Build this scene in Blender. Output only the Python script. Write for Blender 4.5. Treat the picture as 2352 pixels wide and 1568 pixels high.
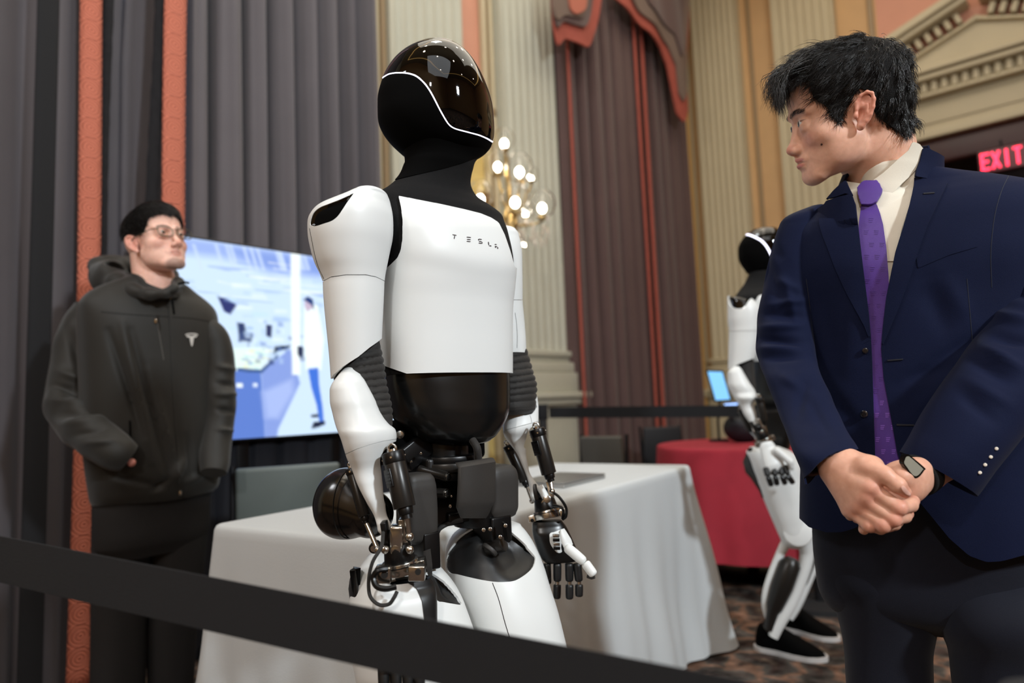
import bpy, bmesh, math, random
import numpy as np
from mathutils import Vector, Matrix
from mathutils.bvhtree import BVHTree
random.seed(7); np.random.seed(7)
for _o in list(bpy.data.objects): bpy.data.objects.remove(_o)
SC = bpy.context.scene
COL = SC.collection
# ------------------------------------------------------------------ camera
FPX = 1568.0; CX, CY = 1176.0, 784.0
PITCH, ROLL = math.radians(5.1), math.radians(2.3)
CAM = np.array([0., 0., 1.045])
_F = np.array([0, math.cos(PITCH), math.sin(PITCH)])
_R0 = np.array([1., 0, 0]); _U0 = np.array([0, -math.sin(PITCH), math.cos(PITCH)])
_R = _R0*math.cos(ROLL) - _U0*math.sin(ROLL)
_U = _U0*math.cos(ROLL) + _R0*math.sin(ROLL)
camd = bpy.data.cameras.new('camera'); camo = bpy.data.objects.new('camera', camd); COL.objects.link(camo)
camo.matrix_world = Matrix(((_R[0], _U[0], -_F[0], CAM[0]), (_R[1], _U[1], -_F[1], CAM[1]), (_R[2], _U[2], -_F[2], CAM[2]), (0, 0, 0, 1)))
camd.sensor_width = 36.0; camd.lens = FPX/2352*36; camd.clip_start = .02; camd.clip_end = 60
camd.dof.use_dof = True; camd.dof.focus_distance = 1.15; camd.dof.aperture_fstop = 2.3
SC.camera = camo
# ------------------------------------------------------------------ world, exposure, lights
w = bpy.data.worlds.new('world'); SC.world = w; w.use_nodes = True
w.node_tree.nodes['Background'].inputs[0].default_value = (1.0, .96, .90, 1)
w.node_tree.nodes['Background'].inputs[1].default_value = 0.16
SC.view_settings.view_transform = 'Standard'; SC.view_settings.look = 'None'
SC.view_settings.gamma = 1.0; SC.view_settings.use_curve_mapping = False
SC.view_settings.exposure = 0.0
def area(name, loc, target, sx, sy, power, col):
    l = bpy.data.lights.new(name, 'AREA'); l.shape = 'RECTANGLE'; l.size = sx; l.size_y = sy; l.energy = power; l.color = col
    o = bpy.data.objects.new(name, l); COL.objects.link(o); o.location = loc
    o.rotation_euler = (Vector(target)-Vector(loc)).to_track_quat('-Z', 'Y').to_euler(); return o
# LIGHTS
area('ceiling_fill_light', (1.0, 3.6, 5.6), (1.0, 3.6, 0), 4.5, 4.5, 120, (1.0, .93, .80))  # added broad warm fill under the ceiling, no real panel
area('ceiling_fill_light', (0.6, -2.0, 5.2), (.6, .6, .8), 3.0, 3.0, 50, (.93, .97, 1.0))  # added cool fill behind the camera, no real panel
area('spot_fill_lamp', (-.2, 2.3, 5.3), (.0, 2.1, .7), .5, .5, 28, (.86, .94, 1.0))  # added overhead lamp to brighten the white table top
area('spot_fill_lamp', (3.0, -1.8, 3.2), (.0, 1.4, 1.0), .3, .3, 195, (.86, .94, 1.0))
area('spot_fill_lamp', (-0.6, -2.4, 3.0), (.4, 1.8, 1.0), .14, .14, 38, (1.0, .98, .95))
area('spot_fill_lamp', (-2.2, .2, 3.4), (-.2, 2.4, 1.2), .7, .7, 30, (.95, .97, 1.0))  # added soft fill from upper left for the man in black
# ------------------------------------------------------------------ helpers
def P(px, py, d):
    return CAM + d*(_F + (px-CX)/FPX*_R - (py-CY)/FPX*_U)
def proj(p):
    q = np.asarray(p, float) - CAM
    d = q @ _F
    return np.stack([CX + FPX*(q @ _R)/d, CY - FPX*(q @ _U)/d, d], -1)
def PX(n, d): return n*d/FPX          # n pixels at depth d, in metres
def lin(h):
    if isinstance(h, str):
        h = h.lstrip('#'); c = [int(h[i:i+2], 16)/255 for i in (0, 2, 4)]
    else: c = [x/255 for x in h]
    return tuple(x/12.92 if x <= .04045 else ((x+.055)/1.055)**2.4 for x in c)
_mats = {}
def mat(name, col, rough=.5, metal=0., spec=.5, coat=0., bump=0., bscale=200., var=0., vscale=6., col2=None, emit=None, estr=1., sheen=0., sss=0., trans=0., alpha=1., stretch=None, coatr=.03):
    if name in _mats: return _mats[name]
    m = bpy.data.materials.new(name); m.use_nodes = True; nt = m.node_tree; b = nt.nodes['Principled BSDF']
    c = lin(col)
    b.inputs['Base Color'].default_value = (*c, 1); b.inputs['Roughness'].default_value = rough
    b.inputs['Metallic'].default_value = metal; b.inputs['Specular IOR Level'].default_value = spec
    b.inputs['Coat Weight'].default_value = coat; b.inputs['Coat Roughness'].default_value = coatr
    b.inputs['Sheen Weight'].default_value = sheen
    if sss: b.inputs['Subsurface Weight'].default_value = sss; b.inputs['Subsurface Radius'].default_value = (.012, .004, .002); b.inputs['Subsurface Scale'].default_value = 1
    b.inputs['Transmission Weight'].default_value = trans; b.inputs['Alpha'].default_value = alpha
    if emit is not None:
        b.inputs['Emission Color'].default_value = (*lin(emit), 1); b.inputs['Emission Strength'].default_value = estr
    tc = nt.nodes.new('ShaderNodeTexCoord'); mp = nt.nodes.new('ShaderNodeMapping'); nt.links.new(tc.outputs['Object'], mp.inputs[0])
    if stretch: mp.inputs['Scale'].default_value = stretch
    if var or col2:
        n = nt.nodes.new('ShaderNodeTexNoise'); n.inputs['Scale'].default_value = vscale; n.inputs['Detail'].default_value = 5
        nt.links.new(mp.outputs[0], n.inputs['Vector'])
        r = nt.nodes.new('ShaderNodeValToRGB'); r.color_ramp.elements[0].position = .3; r.color_ramp.elements[1].position = .7
        c2 = lin(col2) if col2 else tuple(x*(1-var) for x in c)
        r.color_ramp.elements[0].color = (*c2, 1); r.color_ramp.elements[1].color = (*c, 1)
        nt.links.new(n.outputs['Fac'], r.inputs[0]); nt.links.new(r.outputs[0], b.inputs['Base Color'])
    if bump:
        n = nt.nodes.new('ShaderNodeTexNoise'); n.inputs['Scale'].default_value = bscale; n.inputs['Detail'].default_value = 3
        nt.links.new(mp.outputs[0], n.inputs['Vector'])
        bn = nt.nodes.new('ShaderNodeBump'); bn.inputs['Strength'].default_value = bump; bn.inputs['Distance'].default_value = .002
        nt.links.new(n.outputs['Fac'], bn.inputs['Height']); nt.links.new(bn.outputs[0], b.inputs['Normal'])
    _mats[name] = m; return m
def tag(o, label=None, cat=None, group=None, kind=None):
    if label: o['label'] = label
    if cat: o['category'] = cat
    if group: o['group'] = group
    if kind: o['kind'] = kind
    return o
def empty(name, loc=(0, 0, 0), label=None, cat=None, group=None, kind=None):
    o = bpy.data.objects.new(name, None); o.empty_display_size = .05; COL.objects.link(o); o.location = tuple(float(x) for x in loc)
    return tag(o, label, cat, group, kind)
def _world(o):
    M = o.matrix_basis.copy(); p = o.parent
    while p: M = p.matrix_basis @ M; p = p.parent
    return M
def obj(name, v, f, m, parent=None, smooth=True, sharp=None, label=None):
    """link world-space geometry as one object under parent"""
    me = bpy.data.meshes.new(name)
    v = np.asarray(v, float).reshape(-1, 3)
    if parent is not None:
        Mi = np.array(_world(parent).inverted()); v = v @ Mi[:3, :3].T + Mi[:3, 3]; org = None
    me.from_pydata(v.tolist(), [], [list(map(int, q)) for q in f]); me.validate()
    if m is not None:
        for mm in (m if isinstance(m, (list, tuple)) else [m]): me.materials.append(mm)
    if smooth:
        me.polygons.foreach_set('use_smooth', [True]*len(me.polygons))
        if sharp: me.set_sharp_from_angle(angle=math.radians(sharp))
    o = bpy.data.objects.new(name, me); COL.objects.link(o)
    if parent is not None: o.parent = parent
    if label: o['label'] = label
    return o
class G:
    """geometry collector in world space"""
    def __init__(s): s.v = []; s.f = []; s.n = 0
    def add(s, v, f):
        v = np.asarray(v, float).reshape(-1, 3); s.v.append(v); s.f += [[i+s.n for i in q] for q in f]; s.n += len(v); return s
    def V(s): return np.concatenate(s.v)
    def obj(s, name, m, parent=None, smooth=True, sharp=40, label=None): return obj(name, s.V(), s.f, m, parent, smooth, sharp, label)
    def box(s, c, hx, hy, hz, ax=(1, 0, 0), ay=(0, 1, 0), az=(0, 0, 1), bev=0.):
        c, ax, ay, az = map(lambda t: np.asarray(t, float), (c, ax, ay, az))
        if bev <= 0:
            v = [c+ax*hx*i+ay*hy*j+az*hz*k for k in (-1, 1) for j in (-1, 1) for i in (-1, 1)]
            return s.add(v, [[0, 2, 3, 1], [4, 5, 7, 6], [0, 1, 5, 4], [2, 6, 7, 3], [0, 4, 6, 2], [1, 3, 7, 5]])
        bm = bmesh.new(); bmesh.ops.create_cube(bm, size=2)
        for q in bm.verts: q.co = Vector((q.co.x*hx, q.co.y*hy, q.co.z*hz))
        bmesh.ops.bevel(bm, geom=bm.edges[:], offset=bev, segments=3, affect='EDGES', profile=.5)
        bm.verts.index_update(); v = np.array([q.co[:] for q in bm.verts]); f = [[q.index for q in p.verts] for p in bm.faces]; bm.free()
        return s.add(c + v[:, :1]*ax + v[:, 1:2]*ay + v[:, 2:3]*az, f)
    def tube(s, pts, r, n=12, cap=True): return s.add(*tube(pts, r, n, cap))
    def cyl(s, a, b, r, r2=None, n=20, bev=0.):
        a = np.asarray(a, float); b = np.asarray(b, float); r2 = r if r2 is None else r2
        if bev:
            d = (b-a)/np.linalg.norm(b-a)
            return s.add(*tube([a, a+d*bev*.3, a+d*bev, b-d*bev, b-d*bev*.3, b], [r-bev, r-bev*.3, r, r2, r2-bev*.3, r2-bev], n, True))
        return s.add(*tube([a, b], [r, r2], n, True))
    def sph(s, c, r, n=16, sc=(1, 1, 1)):
        c = np.asarray(c, float); v = []; f = []
        for i in range(n+1):
            t = math.pi*i/n
            for j in range(2*n):
                q = math.pi*j/n; v.append(c + r*np.array([math.sin(t)*math.cos(q)*sc[0], math.sin(t)*math.sin(q)*sc[1], math.cos(t)*sc[2]]))
        for i in range(n):
            for j in range(2*n):
                k = (j+1) % (2*n); f.append([i*2*n+j, (i+1)*2*n+j, (i+1)*2*n+k, i*2*n+k])
        return s.add(v, f)
def nrm(a): a = np.asarray(a, float); return a/(np.linalg.norm(a)+1e-12)
def tube(pts, r, n=12, cap=True, flat=1.0):
    pts = np.asarray(pts, float); m = len(pts); r = np.broadcast_to(np.asarray(r, float), (m,))
    t = np.gradient(pts, axis=0); t /= np.linalg.norm(t, axis=1)[:, None]+1e-12
    up = np.array([0, 0, 1.]) if abs(t[0][2]) < .9 else np.array([1., 0, 0])
    v = []; u = nrm(np.cross(t[0], up))
    for i in range(m):
        u = nrm(u - t[i]*(u@t[i])); w_ = np.cross(t[i], u)
        a = np.arange(n)*2*math.pi/n
        v.append(pts[i] + r[i]*(np.cos(a)[:, None]*u + flat*np.sin(a)[:, None]*w_))
    v = np.concatenate(v); f = []
    for i in range(m-1):
        for j in range(n):
            k = (j+1) % n; f.append([i*n+j, i*n+k, (i+1)*n+k, (i+1)*n+j])
    if cap: f.append(list(range(n))[::-1]); f.append([(m-1)*n+j for j in range(n)])
    return v, f
def spline(pts, n):
    """Catmull-Rom through rows of pts, n samples"""
    p = np.asarray(pts, float); m = len(p)
    if m < 3: t = np.linspace(0, 1, n)[:, None]; return p[0]*(1-t)+p[-1]*t
    e = np.concatenate([[2*p[0]-p[1]], p, [2*p[-1]-p[-2]]])
    t = np.linspace(0, m-1, n); i = np.minimum(t.astype(int), m-2); u = (t-i)[:, None]
    a, b, c, d = e[i], e[i+1], e[i+2], e[i+3]
    return .5*(2*b+(c-a)*u+(2*a-5*b+4*c-d)*u*u+(3*b-a-3*c+d)*u**3)
def rows_interp(rows, n):
    """monotone-ish interpolation of rows keyed on column 0"""
    r = np.asarray(rows, float); y = r[:, 0]; t = np.linspace(y[0], y[-1], n)
    out = [t]
    h = np.diff(y)
    for k in range(1, r.shape[1]):
        v = r[:, k]; dl = np.diff(v)/h; mm = np.zeros(len(v))
        mm[1:-1] = np.where(dl[:-1]*dl[1:] > 0, (dl[:-1]*h[1:]+dl[1:]*h[:-1])/(h[1:]+h[:-1]), 0); 
        lim = 3*np.minimum(abs(np.concatenate([dl[:1], dl])), abs(np.concatenate([dl, dl[-1:]])))
        mm[0] = dl[0]; mm[-1] = dl[-1]; mm = np.clip(mm, -lim, lim)
        i = np.clip(np.searchsorted(y, t, side='right')-1, 0, len(y)-2); u = (t-y[i])/h[i]
        out.append((2*u**3-3*u**2+1)*v[i]+(u**3-2*u**2+u)*h[i]*mm[i]+(-2*u**3+3*u**2)*v[i+1]+(u**3-u**2)*h[i]*mm[i+1])
    return np.stack(out, 1)
def ring(c, ax, ay, a, b, n=64, e=2.0):
    t = np.arange(n)*2*math.pi/n; ct, st = np.cos(t), np.sin(t)
    x = np.sign(ct)*abs(ct)**(2/e)*a; y = np.sign(st)*abs(st)**(2/e)*b
    return np.asarray(c)+x[:, None]*ax+y[:, None]*ay
def sil(rows, yaw=0., ratio=.7, e=2.3, n=96, m=60, cap=True, tilt=None):
    """loft of horizontal rings whose outline in the photograph is the given one.
    rows: (centre y px, left px, right px, depth[, ratio[, e]]); returns verts (m*n), faces, m, n; ring start = left-of-body axis"""
    rr = rows_interp([tuple(q)+(ratio, e)[len(q)-4:] if len(q) < 6 else tuple(q) for q in rows], m)
    cy_, sy_ = math.cos(math.radians(yaw)), math.sin(math.radians(yaw))
    ax = np.array([cy_, sy_, 0.]); ay = np.array([sy_, -cy_, 0.])        # body's left, body's front
    V = []
    for q in rr:
        py, xl, xr, d = q[:4]; rt = q[4] if len(q) > 4 else ratio; ee = q[5] if len(q) > 5 else e
        cx = (xl+xr)/2; a = PX(xr-xl, d)/2; c0 = (xl+xr)/2
        if tilt is not None: ax_, ay_ = tilt(py, ax, ay)
        else: ax_, ay_ = ax, ay
        for _ in range(4):
            R_ = ring(P(cx, py, d), ax_, ay_, a, a*rt, n, ee); pr = proj(R_)[:, 0]; lo, hi = pr.min(), pr.max()
            a *= (xr-xl)/(hi-lo+1e-9); cx += c0-(lo+hi)/2
        V.append(ring(P(cx, py, d), ax_, ay_, a, a*rt, n, ee))
    V = np.concatenate(V); f = []
    for i in range(m-1):
        for j in range(n):
            k = (j+1) % n; f.append([i*n+j, i*n+k, (i+1)*n+k, (i+1)*n+j])
    if cap: f.append(list(range(n))[::-1]); f.append([(m-1)*n+j for j in range(n)])
    return V, f
def normals(V, f):
    V = np.asarray(V); N = np.zeros_like(V)
    for k in (3, 4):
        q = np.array([x for x in f if len(x) == k])
        if len(q) == 0: continue
        nn = np.cross(V[q[:, 2]]-V[q[:, 0]], V[q[:, -1]]-V[q[:, 1]]) if k == 4 else np.cross(V[q[:, 1]]-V[q[:, 0]], V[q[:, 2]]-V[q[:, 0]])
        for j in range(k): np.add.at(N, q[:, j], nn)
    return N/(np.linalg.norm(N, axis=1)[:, None]+1e-12)
def clip(V, f, g):
    """keep the part of the mesh where scalar g>=0; returns verts, faces, boundary segment list"""
    V = np.asarray(V, float); g = np.asarray(g, float); nv = [tuple(x) for x in V]; new = {}; out = []; segs = []
    def cut(a, b):
        k = (a, b) if a < b else (b, a)
        if k not in new:
            t = g[k[0]]/(g[k[0]]-g[k[1]]); new[k] = len(nv); nv.append(tuple(V[k[0]]*(1-t)+V[k[1]]*t))
        return new[k]
    for q in f:
        s = [g[i] >= 0 for i in q]
        if all(s): out.append(list(q)); continue
        if not any(s): continue
        if len(q) > 8: continue
        p = []; cs = []
        for i in range(len(q)):
            a, b = q[i], q[(i+1) % len(q)]
            if g[a] >= 0: p.append(a)
            if (g[a] >= 0) != (g[b] >= 0): c = cut(a, b); p.append(c); cs.append(c)
        if len(p) >= 3: out.append(p)
        if len(cs) == 2: segs.append(tuple(cs))
    nv = np.array(nv); used = sorted({i for q in out for i in q}); mp = {i: k for k, i in enumerate(used)}
    return nv[used], [[mp[i] for i in q] for q in out], [(mp[a], mp[b]) for a, b in segs if a in mp and b in mp]
def shell(V, f, off, th, Nrm=None):
    """thick sheet: outer surface at off along the normals, inner at off-th, rims closed"""
    f = [q for q in f if len(q) <= 8]
    N = normals(V, [t for q in f for t in ([q] if len(q) <= 4 else [[q[0], q[i], q[i+1]] for i in range(1, len(q)-1)])]) if Nrm is None else Nrm
    n = len(V); v = np.concatenate([V+N*off, V+N*(off-th)]); ff = [list(q) for q in f]+[[i+n for i in q][::-1] for q in f]
    cnt = {}
    for q in f:
        for i in range(len(q)):
            a, b = q[i], q[(i+1) % len(q)]; cnt[(a, b)] = 1
    for (a, b) in list(cnt):
        if (b, a) not in cnt: ff.append([b, a, a+n, b+n])
    return v, ff
def chain(segs):
    nb = {}
    for a, b in segs: nb.setdefault(a, []).append(b); nb.setdefault(b, []).append(a)
    seen = set(); out = []
    starts = [k for k in nb if len(nb[k]) == 1] + list(nb)
    for s in starts:
        if s in seen: continue
        path = [s]; seen.add(s); cur = s
        while True:
            nx = [x for x in nb[cur] if x not in seen]
            if not nx: break
            cur = nx[0]; seen.add(cur); path.append(cur)
        if len(path) > 3: out.append((path, len(nb[s]) == 2 and s in nb[path[-1]]))
    return out
def polysd(p, poly):
    """signed distance (positive inside) of 2-D points to polygon"""
    p = np.asarray(p, float)[:, :2]; poly = np.asarray(poly, float); a = poly; b = np.roll(poly, -1, 0)
    best = np.full(len(p), 1e9); ins = np.zeros(len(p), bool)
    for i in range(len(a)):
        e = b[i]-a[i]; w_ = p-a[i]; t = np.clip((w_@e)/(e@e+1e-12), 0, 1); d = np.linalg.norm(w_-t[:, None]*e, axis=1)
        best = np.minimum(best, d)
        c = ((a[i][1] > p[:, 1]) != (b[i][1] > p[:, 1])) & (p[:, 0] < (b[i][0]-a[i][0])*(p[:, 1]-a[i][1])/(b[i][1]-a[i][1]+1e-12)+a[i][0]); ins ^= c
    return np.where(ins, best, -best)
def smooth_poly(pts, n=80, closed=True):
    p = np.asarray(pts, float)
    if closed: p = np.concatenate([p[-2:], p, p[:3]]); s = spline(p, n+5*n//len(pts)); k = 2*len(s)//(len(p)-1); return s[k:k+n]
    return spline(p, n)
def bvh_of(V, f): return BVHTree.FromPolygons([Vector(x) for x in V], f)
def decal(bvh, poly, off=.002, th=.002, res=6.0, dfall=1.2, centre=None):
    """thick patch laid on a surface: polygon given in photo pixels, cast on the surface from the camera"""
    poly = np.asarray(poly, float); lo = poly.min(0)-res; hi = poly.max(0)+res
    nx = max(3, int((hi[0]-lo[0])/res)+1); ny = max(3, int((hi[1]-lo[1])/res)+1)
    xs = np.linspace(lo[0], hi[0], nx); ys = np.linspace(lo[1], hi[1], ny)
    gx, gy = np.meshgrid(xs, ys); pts = np.stack([gx.ravel(), gy.ravel()], 1); g = polysd(pts, poly)
    V = []; ok = []
    for x, y in pts:
        dr = nrm(P(x, y, 1)-CAM); h = bvh.ray_cast(Vector(CAM), Vector(dr))
        if h[0] is None: V.append(P(x, y, dfall)); ok.append(False)
        else: V.append(np.array(h[0])+0.); ok.append(True)
    V = np.array(V); f = []
    for j in range(ny-1):
        for i in range(nx-1):
            a = j*nx+i; q = [a, a+nx, a+nx+1, a+1]
            if all(ok[k] for k in q): f.append(q)
    if not f: return V[:0], []
    V, f, s = clip(V, f, g)
    return shell(V, f, off+th, th)
def line_on(B_, pts, r, par, nm='panel_gap', m=None, n=60):
    q = []
    for x, y in spline(pts, n):
        h = B_.ray_cast(Vector(CAM), Vector(nrm(P(x, y, 1)-CAM)))
        if h[0] is not None and (not q or np.linalg.norm(np.array(h[0])-q[-1]) < .04): q.append(np.array(h[0]))
    if len(q) > 3: g = G(); g.tube(q, r, 6); return g.obj(nm, m or M_line, par)
# ---- signed distance sculpting with surface nets
class SDF:
    def __init__(s, lo, hi, h):
        lo, hi = np.minimum(lo, hi), np.maximum(lo, hi)
        s.lo = np.asarray(lo, float); s.h = h; s.n = np.ceil((np.asarray(hi)-s.lo)/h).astype(int)+1
        s.g = np.full(s.n, .05, np.float32)
    def _box(s, lo, hi, pad):
        a = np.maximum(((np.asarray(lo)-pad-s.lo)/s.h).astype(int), 0); b = np.minimum(((np.asarray(hi)+pad-s.lo)/s.h).astype(int)+2, s.n)
        if (b <= a).any(): return None, None
        sl = tuple(slice(x, y) for x, y in zip(a, b))
        ax = [s.lo[i]+s.h*np.arange(a[i], b[i]) for i in range(3)]
        return sl, np.stack(np.meshgrid(*ax, indexing='ij'), -1).astype(np.float32)
    def _mix(s, sl, d, k, sub):
        o = s.g[sl]
        if sub:
            d = -d; h = np.maximum(k-abs(o-d), 0)/k if k > 0 else 0; s.g[sl] = np.maximum(o, d)+h*h*k/4
        else:
            h = np.maximum(k-abs(o-d), 0)/k if k > 0 else 0; s.g[sl] = np.minimum(o, d)-h*h*k/4
    def ell(s, c, r, k=.01, sub=False, rot=None):
        c = np.asarray(c, float); r = np.asarray(r, float)*np.ones(3); m = r.max()
        sl, p = s._box(c-m, c+m, k+.015)
        if sl is None: return s
        q = p-c.astype(np.float32)
        if rot is not None: q = q@np.asarray(rot, np.float32)      # columns = local axes
        r = r.astype(np.float32)
        k0 = np.linalg.norm(q/r, axis=-1); k1 = np.linalg.norm(q/(r*r), axis=-1)+1e-9
        s._mix(sl, k0*(k0-1)/k1, k, sub); return s
    def cone(s, a, b, r1, r2=None, k=.01, sub=False, flat=None):
        a = np.asarray(a, np.float32); b = np.asarray(b, np.float32); r2 = r1 if r2 is None else r2; m = max(r1, r2)
        sl, p = s._box(np.minimum(a, b)-m, np.maximum(a, b)+m, k+.015)
        if sl is None: return s
        e = b-a; q = p-a
        t = np.clip((q@e)/(e@e+1e-12), 0, 1); dv = q-t[..., None]*e
        if flat is not None:      # flat=(dir, factor): squeeze the section along dir
            u = nrm(flat[0]).astype(np.float32); c = dv@u; dv = dv+(c*(flat[1]-1))[..., None]*u
        s._mix(sl, np.linalg.norm(dv, axis=-1)-(r1+(r2-r1)*t), k, sub); return s
    def mesh(s, sm=1):
        g = s.g; n = s.n
        ins = g < 0; c = np.zeros(n-1, int)
        for i in (0, 1):
            for j in (0, 1):
                for k in (0, 1): c += ins[i:n[0]-1+i, j:n[1]-1+j, k:n[2]-1+k]
        act = (c > 0) & (c < 8); idx = -np.ones(n-1, int); ii = np.argwhere(act); idx[act] = np.arange(len(ii))
        S = np.zeros((len(ii), 3)); W = np.zeros(len(ii))
        for ax in range(3):
            o = [a for a in range(3) if a != ax]
            for u in (0, 1):
                for v_ in (0, 1):
                    a = ii.copy(); a[:, o[0]] += u; a[:, o[1]] += v_; b = a.copy(); b[:, ax] += 1
                    ga = g[tuple(a.T)]; gb = g[tuple(b.T)]; x = (ga < 0) != (gb < 0); t = np.where(x, ga/(ga-gb+1e-12), 0)
                    pt = a.astype(float); pt[:, ax] += t; S[x] += pt[x]; W += x
        V = s.lo+s.h*(S/W[:, None]); F_ = []
        for ax in range(3):
            o = [(ax+1) % 3, (ax+2) % 3]
            sa = [slice(1, n[k]-1) for k in range(3)]; sa[ax] = slice(0, n[ax]-1); sb = list(sa); sb[ax] = slice(1, n[ax])
            A = ins[tuple(sa)]; B = ins[tuple(sb)]; e = np.argwhere(A != B)
            if len(e) == 0: continue
            base = e.copy(); base[:, o[0]] += 1; base[:, o[1]] += 1
            cs = []
            for u, v_ in ((0, 0), (-1, 0), (-1, -1), (0, -1)):
                q = base.copy(); q[:, o[0]] += u; q[:, o[1]] += v_; cs.append(idx[tuple(q.T)])
            Q = np.stack(cs, 1); fl = ~A[tuple(e.T)]; Q[fl] = Q[fl][:, ::-1]; F_.append(Q[(Q >= 0).all(1)])
        F_ = np.concatenate(F_)
        for _ in range(sm):
            acc = np.zeros_like(V); cn = np.zeros(len(V))
            for i in range(4):
                a, b = F_[:, i], F_[:, (i+1) % 4]; np.add.at(acc, a, V[b]); np.add.at(acc, b, V[a]); np.add.at(cn, a, 1); np.add.at(cn, b, 1)
            V = .5*V+.5*acc/np.maximum(cn, 1)[:, None]
        return V, F_.tolist()
def noise3(p, s=1., seed=0):
    """cheap smooth pseudo-noise in [-1,1]"""
    p = np.asarray(p)*s; r = np.random.RandomState(seed); o = np.zeros(len(p))
    for i in range(6):
        k = r.normal(size=3); k /= np.linalg.norm(k); o += np.sin(p@k*(1+.45*i)+r.uniform(0, 6.28)+1.3*np.sin(p@np.roll(k, 1)*.7+r.uniform(0, 6)))/(1+.45*i)
    return o/2.4
# ================================================================== ROOM (two walls meeting in the far corner, seen at 41 degrees)
UL = np.array([.6606, .7507, 0]); NL = np.array([.7507, -.6606, 0]); W0 = np.array([-1.52, 3.33, 0])
UR = NL.copy(); NR = -UL; ZZ = np.array([0, 0, 1.])
SCOR = 5.55; C0 = W0+UL*SCOR
def WL(s, o=0., z=0.): return W0+UL*s+NL*o+ZZ*z
def WR(r, o=0., z=0.): return C0+UR*r+NR*o+ZZ*z
M_cream = mat('cream_paint', '#b2b09f', .55, bump=.15, bscale=40, var=.06, vscale=3)
M_cream2 = mat('tan_cream_paint', '#b9ab8c', .55, bump=.15, bscale=40, var=.06, vscale=3)
M_pink = mat('salmon_wall', '#c98f76', .7, var=.05)
M_yellow = mat('yellow_wall', '#d8c07a', .7, var=.05)
M_orange = mat('ochre_wall', '#c29b6c', .7, var=.06)
M_gold = mat('gilded_moulding', '#c39a5c', .45, metal=.25)
M_brown = mat('brown_moulding', '#8d7656', .5)
M_ceil = mat('ceiling_paint', '#a89878', .8)
M_drape = mat('grey_velvet', '#575256', .8, sheen=.15, var=.10, vscale=3, bump=.3, bscale=120)
M_drape2 = mat('maroon_velvet', '#513a37', .8, sheen=.2, var=.15, vscale=3, bump=.3, bscale=120)
M_trimred = mat('brick_red_trim', '#9c4a3c', .8, var=.15, vscale=20)
M_black = mat('black_fabric', '#0d0e12', .9)
M_fringe = mat('black_fringe', '#17161a', 1., var=.5, vscale=60)
M_darkwood = mat('dark_red_wood', '#3a1714', .45, var=.3, vscale=5)

def carpet_mat():
    m = bpy.data.materials.new('patterned_carpet'); m.use_nodes = True; nt = m.node_tree; b = nt.nodes['Principled BSDF']; L = nt.links.new
    b.inputs['Roughness'].default_value = 1.; b.inputs['Specular IOR Level'].default_value = .1
    tc = nt.nodes.new('ShaderNodeTexCoord'); v = nt.nodes.new('ShaderNodeTexVoronoi'); v.feature = 'DISTANCE_TO_EDGE'; v.inputs['Scale'].default_value = 4.2
    n = nt.nodes.new('ShaderNodeTexNoise'); n.inputs['Scale'].default_value = 5; n.inputs['Detail'].default_value = 6
    mx = nt.nodes.new('ShaderNodeVectorMath'); mx.operation = 'ADD'; sc = nt.nodes.new('ShaderNodeVectorMath'); sc.operation = 'SCALE'; sc.inputs['Scale'].default_value = .35
    L(tc.outputs['Object'], n.inputs['Vector']); L(n.outputs['Color'], sc.inputs[0]); L(tc.outputs['Object'], mx.inputs[0]); L(sc.outputs[0], mx.inputs[1]); L(mx.outputs[0], v.inputs['Vector'])
    r = nt.nodes.new('ShaderNodeValToRGB'); e = r.color_ramp.elements; e[0].position = .02; e[0].color = (*lin('#8a6a58'), 1); e[1].position = .11; e[1].color = (*lin('#57534e'), 1)
    e2 = r.color_ramp.elements.new(.28); e2.color = (*lin('#4a3a35'), 1); e3 = r.color_ramp.elements.new(.5); e3.color = (*lin('#8a7a66'), 1)
    L(v.outputs['Distance'], r.inputs[0])
    n2 = nt.nodes.new('ShaderNodeTexNoise'); n2.inputs['Scale'].default_value = 14; n2.inputs['Detail'].default_value = 5; L(tc.outputs['Object'], n2.inputs['Vector'])
    r2 = nt.nodes.new('ShaderNodeValToRGB'); r2.color_ramp.elements[0].position = .35; r2.color_ramp.elements[0].color = (.25, .25, .25, 1); r2.color_ramp.elements[1].position = .65
    L(n2.outputs['Fac'], r2.inputs[0]); mm = nt.nodes.new('ShaderNodeMix'); mm.data_type = 'RGBA'; mm.blend_type = 'MULTIPLY'; mm.inputs[0].default_value = 1
    L(r.outputs[0], mm.inputs[6]); L(r2.outputs[0], mm.inputs[7]); L(mm.outputs[2], b.inputs['Base Color']); return m
M_carpet = carpet_mat()
def struct(name, g, m, **k): o = g.obj(name, m, **k); tag(o, kind='structure'); return o
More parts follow.
